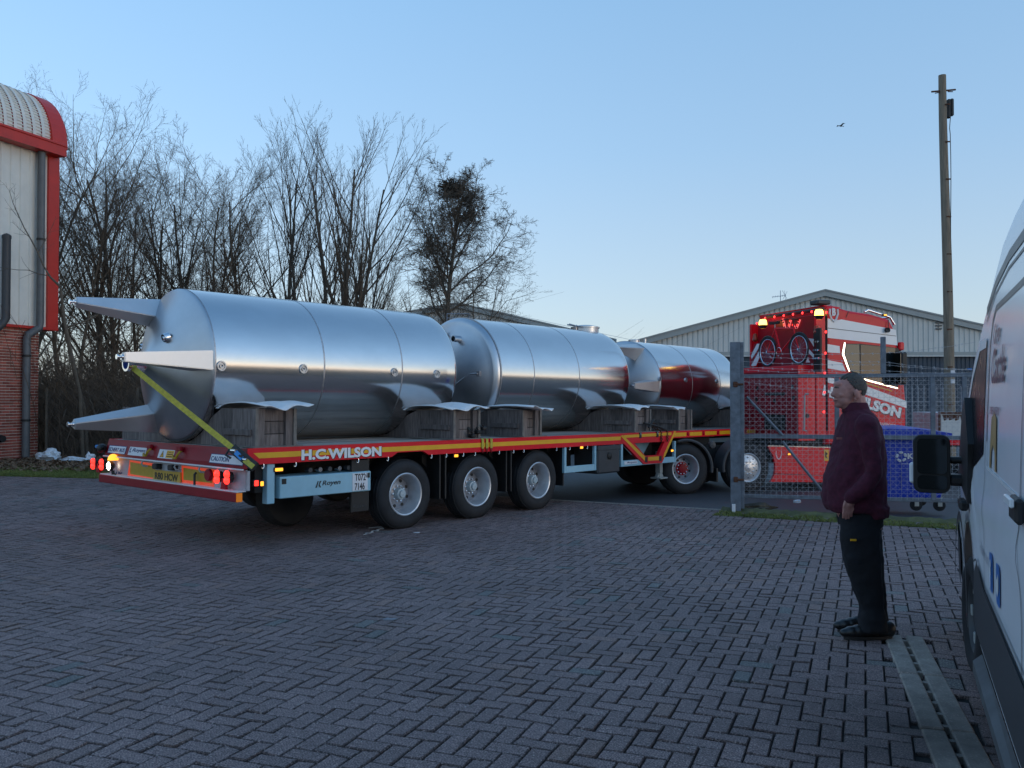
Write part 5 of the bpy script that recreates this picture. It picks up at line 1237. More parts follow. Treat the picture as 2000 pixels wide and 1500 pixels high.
# ------------------------------------------------------------------ white van
VPs = Vector((2.685, 5.12)); VH = R_(24)
van = thing('van', 'white high roof panel van parked at the right edge with a black door mirror', 'van', (VPs.x, VPs.y, 0), (0, 0, R_(90) - VH))
VM = mtx(van)      # x forward, y left (towards the yard); side plane y=0
def V1(px_, py_, y=0.0): return local_on(VM, 1, y, px_, py_)
VW = 2.0
def roofz(s):
    pts = [(-5.0, 2.62), (-3.0, 2.60), (-2.5, 2.55), (-2.0, 2.47), (-1.35, 2.32), (-.85, 2.13), (-.5, 2.01), (-.1, 1.87), (.5, 1.52), (.85, 1.38), (1.3, 1.30), (1.75, 1.15), (1.98, .95), (2.05, .6)]
    for (a, za), (b, zb) in zip(pts, pts[1:]):
        if a <= s <= b: u = (s - a) / (b - a); return za + (zb - za) * u
    return 2.52
def side_in(z, s):                          # how far the skin is set in from the widest plane
    v = 0
    if z < .45: v += (.45 - z) * .12
    if z > 1.05: v += .035 * ((z - 1.05) / 1.0) ** 1.5
    if z > 2.30: v += .10 * ((z - 2.30) / .30) ** 2
    v += .012 * math.exp(-((z - 1.12) / .07) ** 2) * -1
    if s > .5: v += .07 * ((s - .5) / 1.5) ** 2 * (1 + .6 * (z > .9))
    if s > 1.7: v += .35 * ((s - 1.7) / .35) ** 2
    return v
ST = [-4.2, -3.4, -2.8, -2.3, -2.0, -1.7, -1.4, -1.1, -.9, -.7, -.5, -.3, -.1, .1, .3, .5, .7, .85, 1.0, 1.2, 1.4, 1.6, 1.75, 1.9, 1.98, 2.05]
NZ = 30
def arch_z(s):                              # lower edge of the skin: raised over the wheel
    d = abs(s - .12); base = .34
    return max(base, .42 + math.sqrt(max(0, .50 ** 2 - d * d)) * 1.0 if d < .50 else base)
vs = []; 
for s in ST:
    zr = roofz(s); z0 = arch_z(s)
    ring = []
    for k in range(NZ):
        u = k / (NZ - 1); z = z0 + (zr - z0) * (1 - (1 - u) ** 1.25); ring.append((s, -side_in(z, s), z))
    # over the roof/bonnet to the centre line
    y_e = ring[-1][1]
    for k in range(1, 6):
        u = k / 5; ring.append((s, y_e + (-VW / 2 - y_e) * u, zr + .06 * math.sin(u * math.pi / 2)))
    vs.append(ring)
nr = len(vs[0]); allv = [p for r in vs for p in r] + [(p[0], -VW - p[1], p[2]) for r in vs for p in r]
off = len(ST) * nr; fs = []
for i in range(len(ST) - 1):
    for k in range(nr - 1):
        q = (i * nr + k, i * nr + k + 1, (i + 1) * nr + k + 1, (i + 1) * nr + k); fs.append(q); fs.append(tuple(off + v for v in q)[::-1])
for e in (0, len(ST) - 1):
    q = [e * nr + k for k in range(nr)] + [off + e * nr + k for k in range(nr)][::-1]; fs.append(tuple(q))
m = MB(); m.add(allv, fs); vb = recalc(m.build('body', M_vanw, van, smooth=40))
def on_skin(s, z, out=.004): return Vector((s, -side_in(z, s) + out, z))
def skin_strip(name, pts, w_, mt, out=.003, th=.004, parent=van):
    # ribbon following the skin through (s, z) points
    P = []
    for a, b in zip(pts, pts[1:]):
        n = max(1, int(((a[0] - b[0]) ** 2 + (a[1] - b[1]) ** 2) ** .5 / .05))
        for k in range(n): P.append((a[0] + (b[0] - a[0]) * k / n, a[1] + (b[1] - a[1]) * k / n))
    P.append(pts[-1]); m = MB(); vs = []
    for i, (s, z) in enumerate(P):
        a, b = P[max(0, i - 1)], P[min(len(P) - 1, i + 1)]; d = Vector((b[0] - a[0], b[1] - a[1])).normalized(); nx_, nz_ = -d.y, d.x
        vs += [on_skin(s - nx_ * w_ / 2, z - nz_ * w_ / 2, out), on_skin(s + nx_ * w_ / 2, z + nz_ * w_ / 2, out)]
    fs = [(2 * i, 2 * i + 1, 2 * i + 3, 2 * i + 2) for i in range(len(P) - 1)]; m.add(vs, fs); o = m.build(name, mt, parent, smooth=40)
    return o
def skin_patch(name, poly, mt, out=.004, parent=van, res=.06):
    import bmesh
    b = bmesh.new(); f = b.faces.new([b.verts.new((s, 0, z)) for s, z in poly]); bmesh.ops.triangulate(b, faces=[f])
    for _ in range(3):
        ed = [e for e in b.edges if e.calc_length() > res]
        if ed: bmesh.ops.subdivide_edges(b, edges=ed, cuts=1, use_grid_fill=False)
    bmesh.ops.triangulate(b, faces=list(b.faces))
    for v in b.verts: p = on_skin(v.co.x, v.co.z, out); v.co = p
    me = bpy.data.meshes.new(name); b.to_mesh(me); b.free(); me.materials.append(mt); fix_smooth(me, 60)
    o = bpy.data.objects.new(name, me); C.objects.link(o); o.parent = parent; return o
M_seam = mat('panel_gap', (0.02, 0.022, 0.026), .6); M_rub = mat('roof_channel', (0.055, 0.06, 0.07), .4, var=.1)
# door seams
SD1, SD2 = V1(1922, 900).x, V1(1990, 900).x
skin_strip('door_gap', [(SD1, 1.95), (SD1, 1.2), (SD1 + .02, .8), (SD1 + .10, .42)], .010, M_seam)
skin_strip('door_gap', [(SD2, 2.16), (SD2, 1.1), (SD2 - .05, .9), (SD2 - .03, .7), (SD2 + .05, .42)], .012, M_seam)
skin_strip('roof_channel', [(-.80, 2.09), (-1.2, 2.185), (-1.7, 2.237), (-2.5, 2.25), (-4.2, 2.26)], .045, M_rub)
skin_strip('roof_channel_edge', [(-.82, 2.04), (-1.2, 2.135), (-1.7, 2.185), (-2.5, 2.195), (-4.2, 2.20)], .012, M_rub)
# pressed panel outline and upper rim
pz0, pz1 = 1.33, 2.0
x0p, x1p = SD1 - .06, SD2 + .10
skin_strip('pressed_outline', [(x0p, 1.45), (x0p - .0, 1.90), (x0p - .08, 2.02), (x0p - .2, 2.065), (x1p + .0, 2.07)], .028, M_rub, out=.002)
skin_strip('pressed_outline', [(x0p, 1.45), (x0p - .03, pz0), (x1p, pz0 - .02)], .014, M_white, out=.004)
# black cab side window and mirror triangle
wn = [(SD1 + .10, 1.38), (SD1 + .10, 1.93), (-.52, 1.93), (-.12, 1.79), (.46, 1.44), (.62, 1.26), (.30, 1.16)]
skin_patch('door_window', wn, M_vglass, .003)
skin_strip('window_seal', wn[1:5], .05, M_white, out=.006)
# handle of the front door, black with a lower bracket
hx = V1(1891, 983).x; hz = V1(1891, 983).z
m = MB(); P_ = on_skin(hx, hz); m.box(hx - .16, hx + .12, P_.y, P_.y + .045, hz - .022, hz + .022, .012); m.box(hx - .16, hx - .02, P_.y + .002, P_.y + .05, hz - .03, hz + .028, .012); hd_ = m.build('door_handle', M_blk, van)
hx2 = SD2 + .03; P_ = on_skin(hx2, V1(1992, 985).z); m = MB(); m.box(hx2 - .18, hx2 + .0, P_.y, P_.y + .03, P_.z - .055, P_.z + .03, .01); h2 = m.build('door_handle', M_blk, van)
m = MB(); m.box(hx2 - .18, hx2 - .0, P_.y + .031, P_.y + .045, P_.z + .0, P_.z + .03, .004); m.build('handle_bar', M_white, h2)
# grey lower cladding, sill and arch lip
def zc_(s): return .74 - .0 * s
skin_patch('lower_cladding', [(-4.1, .42), (-4.1, .72), (SD2, .72), (SD1, .74), (-.62, .80), (-.46, .72), (-.40, .55), (-.42, .42)], M_gry, .012)
skin_strip('cladding_edge', [(-.46, .78), (-.62, .815), (SD1, .755), (-4.1, .735)], .012, M_seam, out=.014)
skin_patch('front_cladding', [(.68, .42), (.70, .60), (.80, .72), (1.9, .72), (1.95, .40)], M_gry, .012)
ar = [(.12 + .53 * math.cos(R_(a_)), .42 + .53 * math.sin(R_(a_))) for a_ in range(-8, 190, 9)]
skin_strip('arch_lip', ar, .055, M_gry, out=.045)
m = MB(); m.box(-4.1, -.5, -.10, -.03, .27, .345, .01); m.build('sill', mat('sill_dusty', (.11, .115, .12), .6, var=.25, vs=4), van)
m = MB(); vs = [(-.52, -.02, .30), (-.52, .025, .26), (-3.4, .005, .24), (-3.4, -.02, .30), (-.52, -.02, .22), (-.52, .025, .20), (-3.4, .005, .20), (-3.4, -.02, .2)]
m.add(vs, [(0, 1, 2, 3), (4, 7, 6, 5), (0, 4, 5, 1), (1, 5, 6, 2), (2, 6, 7, 3), (3, 7, 4, 0)]); recalc(m.build('side_step', mat('step_grey', (.085, .09, .095), .6, var=.3, vs=5), van))
m = MB(); m.lathe([(.02, .50), (.30, .50)], Matrix.Translation((.12, -.34, .38)) @ Matrix.Rotation(R_(90), 4, 'Z'), 30, a0=R_(-95), a1=R_(95)); m.build('wheel_housing', M_blk2, van)
m = MB(); m.box(-3.9, 1.8, -VW + .2, -.38, .24, .45); m.build('underbody', M_blk2, van)
# wheels (axis into the van)
def vwheel(s, y, rot=0.0):
    M = Matrix.Translation((s, y, .36)) @ Matrix.Rotation(rot, 4, 'Z') @ Matrix.Rotation(R_(-90), 4, 'Z')
    m = MB(); m.lathe([(.02, .22), (.0, .25), (.0, .31), (.02, .345), (.05, .36), (.19, .36), (.22, .345), (.235, .3), (.235, .22)], M, 44); wq = m.build('wheel', M_tyre, van, smooth=35)
    for k in range(3): m = MB(); m.lathe([(.06 + k * .05, .358), (.062 + k * .05, .365), (.09 + k * .05, .365), (.092 + k * .05, .358)], M, 44); m.build('tread', M_tyre, wq)
    m = MB(); m.lathe([(.02, .222), (.03, .21), (.06, .20), (.05, .12), (.03, .06), (.03, .001)], M, 30); m.build('hub_cap', M_gry, wq, smooth=35)
    for k in range(5):
        a_ = k * 2 * math.pi / 5; c = M @ Vector((.042, .15 * math.cos(a_), .15 * math.sin(a_))); m = MB(); m.box(c.x - .03, c.x + .03, c.y - .004, c.y + .012, c.z - .03, c.z + .03, .004); m.build('cap_slot', M_flash, wq)
vwheel(.12, .0, R_(4)); vwheel(-3.2, -.05); vwheel(.12, -VW + .30); vwheel(-3.2, -VW + .3)
# door mirror
mc = V1(1835, 905, .32); mx_ = .42
MMp = local_on(VM, 0, .30, 1830, 905)
mr_ = Vector((.30, MMp.y, MMp.z)); sc_ = 1
m = MB(); 
def rrect(y0, y1, z0, z1, r, n=5):
    out = []
    for (cy, cz, a0_) in ((y1 - r, z1 - r, 0), (y0 + r, z1 - r, 90), (y0 + r, z0 + r, 180), (y1 - r, z0 + r, 270)):
        for k in range(n): a_ = R_(a0_ + 90 * k / (n - 1)); out.append((cy + r * math.cos(a_), cz + r * math.sin(a_)))
    return out
A_ = local_on(VM, 0, .30, 1785, 850); B_ = local_on(VM, 0, .30, 1866, 963)
ya_, yb_, za_, zb_2 = min(A_.y, B_.y), max(A_.y, B_.y), B_.z, A_.z
secs = [(.30, 0, .045), (.31, -.006, .05), (.36, .0, .05), (.42, .02, .05), (.46, .06, .05)]
vs = []; 
for x, ins, r in secs:
    for (y, z) in rrect(ya_ + ins * .8 + .03, yb_ - ins, za_ + ins, zb_2 - ins, r): vs.append((x, y, z))
n = len(rrect(0, 1, 0, 1, .1)); fs = [(i * n + k, i * n + (k + 1) % n, (i + 1) * n + (k + 1) % n, (i + 1) * n + k) for i in range(len(secs) - 1) for k in range(n)] + [tuple(range(n))[::-1], tuple(range(4 * n, 5 * n))]
m.add(vs, fs); mh = recalc(m.build('door_mirror', M_blk, van, smooth=40))
def mglass(z0, z1, name, dx=.296):
    m = MB(); pts = rrect(ya_ + .045, yb_ - .018, z0, z1, .025); m.prism([(dx, y, z) for y, z in pts], (-.003, 0, 0)); return recalc(m.build(name, mat('mirror_dark', (.06, .065, .07), .05, 1.0, var=.01, rvar=.01), mh))
mglass(za_ + .115, zb_2 - .02, 'mirror_glass'); g2 = mglass(za_ + .018, za_ + .105, 'blind_spot_glass')
m = MB(); m.box(.31, .40, yb_ - .006, yb_ + .028, za_ + .05, za_ + .18, .012); m.build('indicator', M_stick, mh)
yin = -side_in(1.3, .35)
m = MB(); m.box(.31, .45, yin - .02, ya_ + .04, za_ + .04, za_ + .11, .02); m.box(.33, .43, yin - .02, ya_ + .04, za_ + .18, za_ + .22, .015); m.build('mirror_arm', M_blk, van)
m = MB(); z_ = lambda q: q
m.prism([(.80, yin + .02, 1.14), (-.22, yin + .03, 1.06), (-.30, yin + .03, 1.40), (-.05, yin + .03, 1.66), (.34, yin + .02, 1.58)], (0, -.12, 0)); recalc(m.build('mirror_base', M_blk, van))
# vinyl graphics
def skin_text(s_, x_c, z_c, width, h, mt, rot=False, off=0.0, shear=0, out=.006):
    o = text('lettering', s_, .2, mt, van, Matrix.Identity(4), ext=0, off=off, shear=shear)
    me = o.data; co = np.empty(len(me.vertices) * 3); me.vertices.foreach_get('co', co); co = co.reshape(-1, 3); mn, mx = co.min(0), co.max(0)
    for v in me.vertices:
        u = (v.co.x - (mn[0] + mx[0]) / 2) / (mx[0] - mn[0]) * width; w_ = (v.co.y - (mn[1] + mx[1]) / 2) / (mx[1] - mn[1]) * h
        v.co = on_skin(x_c - u, z_c + w_, out)
    me.update(); return o
M_vin = mat('maroon_vinyl', (.12, .03, .06), .4); M_gold = mat('gold_vinyl', (.40, .26, .10), .45); M_fb = mat('blue_vinyl', (.02, .16, .50), .35); M_gvin = mat('grey_vinyl', (.22, .23, .26), .4)
xg = (SD1 + SD2) / 2
skin_text('Castle', xg + .18, 1.80, .55, .16, M_vin, shear=.3, off=.004)
skin_text('Kings', xg + .30, 1.93, .30, .12, M_vin, shear=.3, off=.004)
skin_text('BREWERY', xg + .25, 1.60, .42, .035, M_vin)
# tower emblem
tx = SD1 - .40; tz = 1.45
skin_patch('castle_emblem', [(tx - .16, tz - .11), (tx - .10, tz - .11), (tx - .08, tz - .03), (tx + .0, tz + .0), (tx + .07, tz - .03), (tx + .09, tz - .11), (tx + .15, tz - .11), (tx + .12, tz + .04), (tx + .10, tz + .12), (tx + .03, tz + .13), (tx, tz + .15), (tx - .05, tz + .13), (tx - .11, tz + .12), (tx - .12, tz + .04)], M_gold, .005)
f0 = V1(1944, 1120)
def rsq(xc, zc, hw, hh): return [(xc - y, zc + z) for y, z in rrect(-hw, hw, -hh, hh, .03)]
fx, fz = V1(1938, 1118).x, V1(1938, 1118).z; fx2 = V1(1950, 1126).x
skin_patch('blue_badge', rsq(fx, fz, .075, .085), M_fb, .005); skin_patch('blue_badge', rsq(fx2 - .03, fz, .075, .085), M_fb, .005)
skin_text('f', fx + .0, fz - .005, .06, .13, M_white, off=.01, out=.009)
skin_patch('bird_mark', [(fx2 - .03 + .05, fz + .03), (fx2 - .03 + .02, fz + .0), (fx2 - .03 + .04, fz - .03), (fx2 - .03 + .0, fz - .05), (fx2 - .03 - .04, fz - .02), (fx2 - .03 - .05, fz + .04), (fx2 - .03 - .02, fz + .05), (fx2 - .03 - .0, fz + .02)], M_white, .008)
skin_text('Follow us on', fx + .36, fz + .03, .42, .055, M_gvin)
# windscreen, lamps at the hidden front
m = MB(); m.prism([(-.12, -.22, 1.94), (.80, -.26, 1.475), (.80, -VW + .26, 1.475), (-.12, -VW + .22, 1.94)], (.0, 0, .02)); recalc(m.build('windscreen', M_glass, van))

# ------------------------------------------------------------------ utility pole
PZ = 22.0; pbx = (1855 - 1000) / F * PZ
pole = thing('utility_pole', 'tall weathered wooden telegraph pole with a small crossbar', 'pole', (pbx, PZ, -.1), (0, 0, 0))
ztop = CH + (780 - 143) / F * PZ + .1
m = MB(); n = 26; pts = [Vector((-.10 * u + .02 * math.sin(u * 5), .01 * math.sin(u * 9), ztop * u)) for u in [i / n for i in range(n + 1)]]; m.tube(pts, [.135 - .045 * i / n for i in range(n + 1)], 16); m.build('trunk', M_pole, pole, smooth=40)
m = MB(); tz_ = ztop - .42; m.tube([(-.42, -.05, tz_ - .02), (.24, .05, tz_ + .07)], .022, 6); m.tube([(-.32, -.03, tz_ - .05), (-.1, 0, tz_ - .0)], .012, 6); m.tube([(.02, -.0, tz_ - .0), (.16, .03, tz_ + .01)], .012, 6); m.build('crossbar', M_rust, pole)
m = MB(); m.box(.0, .07, -.05, .05, tz_ - .68, tz_ - .20, .01); m.box(.08, .16, -.04, .06, tz_ - .62, tz_ - .18, .02); m.build('junction_box', M_blk, pole)
m = MB(); m.tube([(.07, -.02, tz_ - .65), (.03, -.05, tz_ - .95)] + [(.025 + .01 * math.sin(k), -.09, tz_ - 1.1 - k * .55) for k in range(12)], .010, 5); m.build('cable', M_blk, pole)
for k in range(9):
    z = 1.6 + k * 0.95; m = MB(); m.box(-.10 - .0 * k, .02, -.12, -.09, z, z + .03); m.build('step_mark', M_rust, pole)
for z in (2.15, 2.38): m = MB(); m.box(-.04, .06, -.15, -.125, z, z + .10, .004); m.build('notice_plate', M_stick, pole)

# ------------------------------------------------------------------ warehouse with light gable (right)
def corrugated(name, parent, pts_top, x0, x1, zbot, y, mt, pitch=.24, dpt=.035, zfun=None, stuff=False):
    # trapezoid profile sheets facing -y between x0..x1; top given by zfun(x)
    n = int((x1 - x0) / pitch); count = 0
    objs = []
    for i in range(n):
        xa = x0 + i * pitch; q = [(xa, 0), (xa + pitch * .30, 0), (xa + pitch * .38, -dpt), (xa + pitch * .92, -dpt), (xa + pitch, 0)]
        m = MB(); vs = []
        for x, d in q: vs.append((x, y + d, zbot)); vs.append((x, y + d, zfun(x)))
        fs = [(2 * k, 2 * k + 2, 2 * k + 3, 2 * k + 1) for k in range(4)]; m.add(vs, fs); objs.append(m.build(name, mt, parent))
    return objs
WZ = 45.0; s_ = WZ / F
ax_, az_ = (1610 - 1000) * s_, CH + (780 - 567) * s_
xl_, xr_ = (1090 - 1000) * s_, (2150 - 1000) * s_
wh_ = thing('warehouse', 'pale ribbed warehouse gable with dark blue lower wall behind the lorry', 'building', (ax_, WZ, 0))
zz = lambda x: az_ - (.268 if x < 0 else .222) * abs(x) - .12
zfl = CH + (780 - 689) * s_
corrugated('cladding_sheet', wh_, None, xl_ - ax_, xr_ - ax_, zfl + .05, 0, M_clad, .265, .04, zz)
m = MB(); m.box(xl_ - ax_, xr_ - ax_, -.10, -.0, zfl - .14, zfl + .05, .01); m.build('flashing', M_flash, wh_)
m = MB(); m.box(xl_ - ax_, xr_ - ax_, -.13, -.0, zfl - .20, zfl - .14); m.build('drip_edge', M_clad, wh_)
corrugated('lower_sheet', wh_, None, 2.0, xr_ - ax_, -.2, .10, M_dclad, .22, .03, lambda x: zfl - .1)
m = MB(); m.box(xl_ - ax_, 2.0, .12, .2, -.2, zfl - .1); m.build('lower_wall', M_dclad, wh_)
for sg, sl in ((-1, .268), (1, .222)):
    xe_ = (xl_ - ax_) if sg < 0 else (xr_ - ax_)
    m = MB(); z0_ = az_; m.prism([(0, -.22, z0_), (xe_, -.22, z0_ - sl * abs(xe_)), (xe_, -.22, z0_ - sl * abs(xe_) - .30), (0, -.22, z0_ - .30)], (0, .20, 0)); recalc(m.build('barge_board', M_flash, wh_))
    m = MB(); m.prism([(0, -.26, z0_ + .05), (xe_, -.26, z0_ - sl * abs(xe_) + .05), (xe_, -.26, z0_ - sl * abs(xe_) - .03), (0, -.26, z0_ - .03)], (0, 30, 0)); recalc(m.build('roof', M_roof, wh_))
# vents on right of pole
for k in range(3):
    x = (1838 - 1000) * s_ - ax_; z = CH + (780 - 630 - k * 6) * s_; m = MB(); m.box(x - .28, x + .02, -.12, -.045, z - .04, z + .03); m.build('louvre', M_pipe, wh_)
x = (1890 - 1000) * s_ - ax_; z = CH + (780 - 723) * s_; m = MB(); m.box(x, x + .22, -.02, .06, z, z + .10); m.build('blue_sign', M_fb, wh_)
# television aerial on the roof
q = Vector(((1537 - 1000) * s_, WZ + 1, CH + (780 - 583) * s_)); ae = thing('television_aerial', 'small yagi television aerial on the warehouse roof slope', 'aerial', q)
m = MB(); m.tube([(0, 0, -.1), (0, 0, .55)], .018, 6); m.build('mast', M_wire, ae)
m = MB(); m.tube([(-.45, 0, .20), (.30, 0, .30)], .014, 5)
for k in range(6): x = -.42 + k * .13; m.tube([(x, -.15, .20 + (x + .45) * .13), (x + .02, .15, .22 + (x + .45) * .13)], .010, 4); m.tube([(x - .0, 0, .14 + (x + .45) * .13), (x + .03, 0, .27 + (x + .45) * .13)], .008, 4)
m.build('boom', M_wire, ae)
m = MB(); m.tube([(.10, 0, .55), (.35, 0, .10)], .012, 4); m.tube([(.12, 0, .08), (.36, 0, .50)], .012, 4); m.tube([(.22, 0, .55), (.26, 0, .05)], .010, 4); m.build('reflector', M_wire, ae)
# left warehouse, behind the middle tank
WZ2 = 52.0; s2 = WZ2 / F
ax2, az2 = (893 - 1000) * s2, CH + (780 - 592) * s2
w2 = thing('warehouse', 'pale ribbed warehouse gable peeping over the middle tank behind the round tree', 'building', (ax2, WZ2, 0))
z2f = lambda x: az2 - (.18 if x < 0 else .232) * abs(x) - .12
corrugated('cladding_sheet', w2, None, -9.0, 9.5, -.2, 0, M_clad, .30, .04, z2f)
for sg, sl, xe_ in ((-1, .18, -9.0), (1, .232, 9.5)):
    m = MB(); m.prism([(0, -.22, az2), (xe_, -.22, az2 - sl * abs(xe_)), (xe_, -.22, az2 - sl * abs(xe_) - .28), (0, -.22, az2 - .28)], (0, .18, 0)); recalc(m.build('barge_board', M_flash, w2))
    m = MB(); m.prism([(0, -.26, az2 + .05), (xe_, -.26, az2 - sl * abs(xe_) + .05), (xe_, -.26, az2 - sl * abs(xe_) - .03), (0, -.26, az2 - .03)], (0, 24, 0)); recalc(m.build('roof', M_roof, w2))
m = MB(); m.box(-9, 9.5, .1, 23, -.2, az2 - 2.4); m.build('side_wall', M_clad, w2)
m = MB(); a_ = Vector((.3, -.3, az2 - .05)); m.tube([a_, (16, 2, az2 - 3.2)], .012, 4); m.build('roof_wire', M_wire, w2)

# ------------------------------------------------------------------ palisade fence
PFZ = 27.0; sp_ = PFZ / F
pf_ = thing('palisade_fence', 'grey steel palisade fence in front of the dark blue wall', 'fence', (12.0, PFZ, -.2))
x = -1.5
while x < 5.2:
    zt_p = CH + (780 - 752) * sp_ + .2; m = MB()
    w_ = .034; m.add([(x - w_, 0, 0), (x - .01, -.02, 0), (x + .01, -.02, 0), (x + w_, 0, 0), (x - w_, 0, zt_p - .08), (x - .01, -.02, zt_p - .05), (x + .01, -.02, zt_p - .05), (x + w_, 0, zt_p - .08), (x, -.012, zt_p)], [(0, 1, 5, 4), (1, 2, 6, 5), (2, 3, 7, 6), (4, 5, 8), (5, 6, 8), (6, 7, 8)]); m.build('pale', M_galv, pf_); x += .19
for z in (.45, 1.75): m = MB(); m.box(-1.6, 5.3, .01, .05, z, z + .05); m.build('rail', M_galv, pf_)
x = -1.5
while x < 5.3: m = MB(); m.box(x, x + .09, .055, .12, 0, 1.95); m.build('post', M_galv, pf_); x += 2.6
# ------------------------------------------------------------------ rusty white box trailer behind the fence line
bz = 17.5; sb = bz / F; bxx = (1866 - 1000) * sb
bt = thing('box_trailer', 'small rusty white box trailer with red lights behind the mesh gate, under the pole', 'trailer', (bxx, bz, DIP), (0, 0, R_(-4)))
zt_b, zb_b = CH + (780 - 806) * sb - DIP, CH + (780 - 853) * sb - DIP
m = MB(); m.box(-.31, .55, 0, 1.4, zb_b, zt_b, .01); m.build('body', mat('rusty_white', (.50, .51, .50), .6, col2=(.62, .62, .6), vs=4), bt)
m = MB(); m.box(-.33, .57, -.02, .03, zt_b - .03, zt_b + .015, .004); m.box(-.33, -.29, -.02, .03, zb_b, zt_b - .03, .004); m.build('frame', M_rust, bt)
random.seed(11)
for k in range(7):
    x = -.2 + k * .11; w_ = random.uniform(.04, .09); m = MB(); h_ = random.uniform(.05, .13); m.prism([(x - w_, -.004, zt_b - .04), (x + w_, -.004, zt_b - .04), (x + w_ * .6, -.004, zt_b - .04 - h_), (x - w_ * .4, -.004, zt_b - .05 - h_ * 1.2)], (0, .003, 0)); recalc(m.build('rust_patch', M_rust, bt))
m = MB(); m.box(-.31, .5, -.01, .04, zb_b - .17, zb_b - .06, .008); m.build('light_board', M_red, bt)
m = MB(); m.box(-.28, .5, .0, 1.3, zb_b - .20, zb_b - .001); m.build('chassis', M_blk2, bt)
for x in (-.2, .42): m = MB(); m.lathe([(-.08, .001), (-.08, .26), (.08, .26), (.08, .001)], Matrix.Translation((x, .8, .27)), 24); m.build('wheel', M_tyre, bt, smooth=35)

# ------------------------------------------------------------------ brick and clad unit on the left
BZc = 24.8; sB = BZc / F; bcx = (78 - 1000) * sB
yawB = math.atan2(.94, .34)
cor = Vector(((107 - 1000) * sB, BZc, -.02))
bl = thing('industrial_unit', 'brick and cream clad unit with red corner trim at the left edge', 'building', cor, (0, 0, yawB))
BMx = mtx(bl)       # local +x runs away along the wall, the seen wall is x<0 ; its outside is -y
def B1(px_, py_, y=0.0): return local_on(BMx, 1, y, px_, py_)
zbk = B1(70, 640).z; xbr = B1(75, 780).x; LW = -9.0
# brick wall: bricks 215x65 in mortar
m = MB(); m.box(LW, xbr, .012, .30, -.1, zbk); wl2 = m.build('brick_wall', M_mort, bl)
m = MB(); m.box(xbr - .2, xbr - .012, .30, 6, -.1, zbk); m.build('end_wall', M_mort, bl)
vis_b = []; far_b = []
rowh = .0775; bl_l = .225; nrow = int(zbk / rowh) + 1
xvis = B1(0, 780).x - .3
for r in range(nrow):
    x = xbr - (.0 if r % 2 else bl_l / 2)
    z = r * rowh - .02
    if r % 2 == 0: (vis_b if x > xvis else far_b).append((xbr - bl_l / 2 + .008 - .0, xbr - .0, z))
    while x > LW:
        a, b = x - bl_l, x - .010; lst = vis_b if b > xvis else far_b
        lst.append((a, b, z)); x -= bl_l
shared = {}
def brick_mesh(L_, v):
    k = (round(L_, 3), v)
    if k not in shared:
        m = MB(); m.box(0, L_, 0, .05, 0, rowh - .014, .004); me = bpy.data.meshes.new('brick'); me.from_pydata([tuple(q) for q in m.v], [], m.f); me.materials.append(M_brick)
        rb_ = random.Random(v * 13 + 5); g = rb_.uniform(.7, 1.3); h_ = rb_.uniform(.75, 1.1); add_tint(me, [(g, g * h_, g * h_, 1)] * len(me.loops)); shared[k] = me
    return shared[k]
random.seed(4); random.shuffle(vis_b); vis_b.sort(key=lambda q: -q[1]); parts_b, rest_b = vis_b[:295], vis_b[295:] + far_b
for a, b, z in parts_b:
    o = bpy.data.objects.new('brick', brick_mesh(b - a, random.randrange(9))); C.objects.link(o); o.parent = wl2; o.location = (a, random.uniform(-.002, .002), z)
AV, AF, AC = [], [], []
for a, b, z in rest_b:
    o_ = len(AV); AV += [(a, 0, z), (b, 0, z), (b, 0, z + rowh - .011), (a, 0, z + rowh - .011), (a, .03, z), (b, .03, z), (b, .03, z + rowh - .011), (a, .03, z + rowh - .011)]
    AF += [tuple(k + o_ for k in f) for f in ((0, 1, 2, 3), (0, 4, 5, 1), (1, 5, 6, 2), (2, 6, 7, 3), (3, 7, 4, 0))]; g = random.uniform(.75, 1.3); AC += [(g, g * .9, g * .9, 1)] * 20
me = bpy.data.meshes.new('brick'); me.from_pydata(AV, [], AF); me.materials.append(M_brick); add_tint(me, AC); o = bpy.data.objects.new('brick', me); C.objects.link(o); o.parent = wl2; o['kind'] = 'stuff'
# cladding above
zcl = B1(60, 285).z; xcl = B1(90, 450).x
pitch = .30; x = xcl
while x > LW:
    q = [(x, -.02), (x - pitch * .62, -.02), (x - pitch * .70, -.06), (x - pitch * .92, -.06), (x - pitch, -.02)]; m = MB(); vs = []
    for xx, d in q: vs.append((xx, d, zbk + .03)); vs.append((xx, d, zcl + .35))
    m.add(vs, [(2 * k, 2 * k + 1, 2 * k + 3, 2 * k + 2) for k in range(4)]); recalc(m.build('cladding_sheet', M_clad2, bl)); x -= pitch
m = MB(); m.box(LW, xcl, -.01, .25, zbk + .01, zcl + .4); m.build('inner_wall', M_clad2, bl)
m = MB(); m.box(LW, .02, -.10, -.0, zbk - .05, zbk + .03, .006); m.build('drip_flashing', M_bred, bl)
# red corner trim
m = MB(); m.box(xcl - .0, .02, -.09, .35, zbk - .05, zcl + .4, .012); m.build('corner_trim', M_bred, bl)
m = MB(); m.box(xcl + .02, .0, .3505, 7, zbk, zcl + .3); m.build('end_cladding', M_clad2, bl)
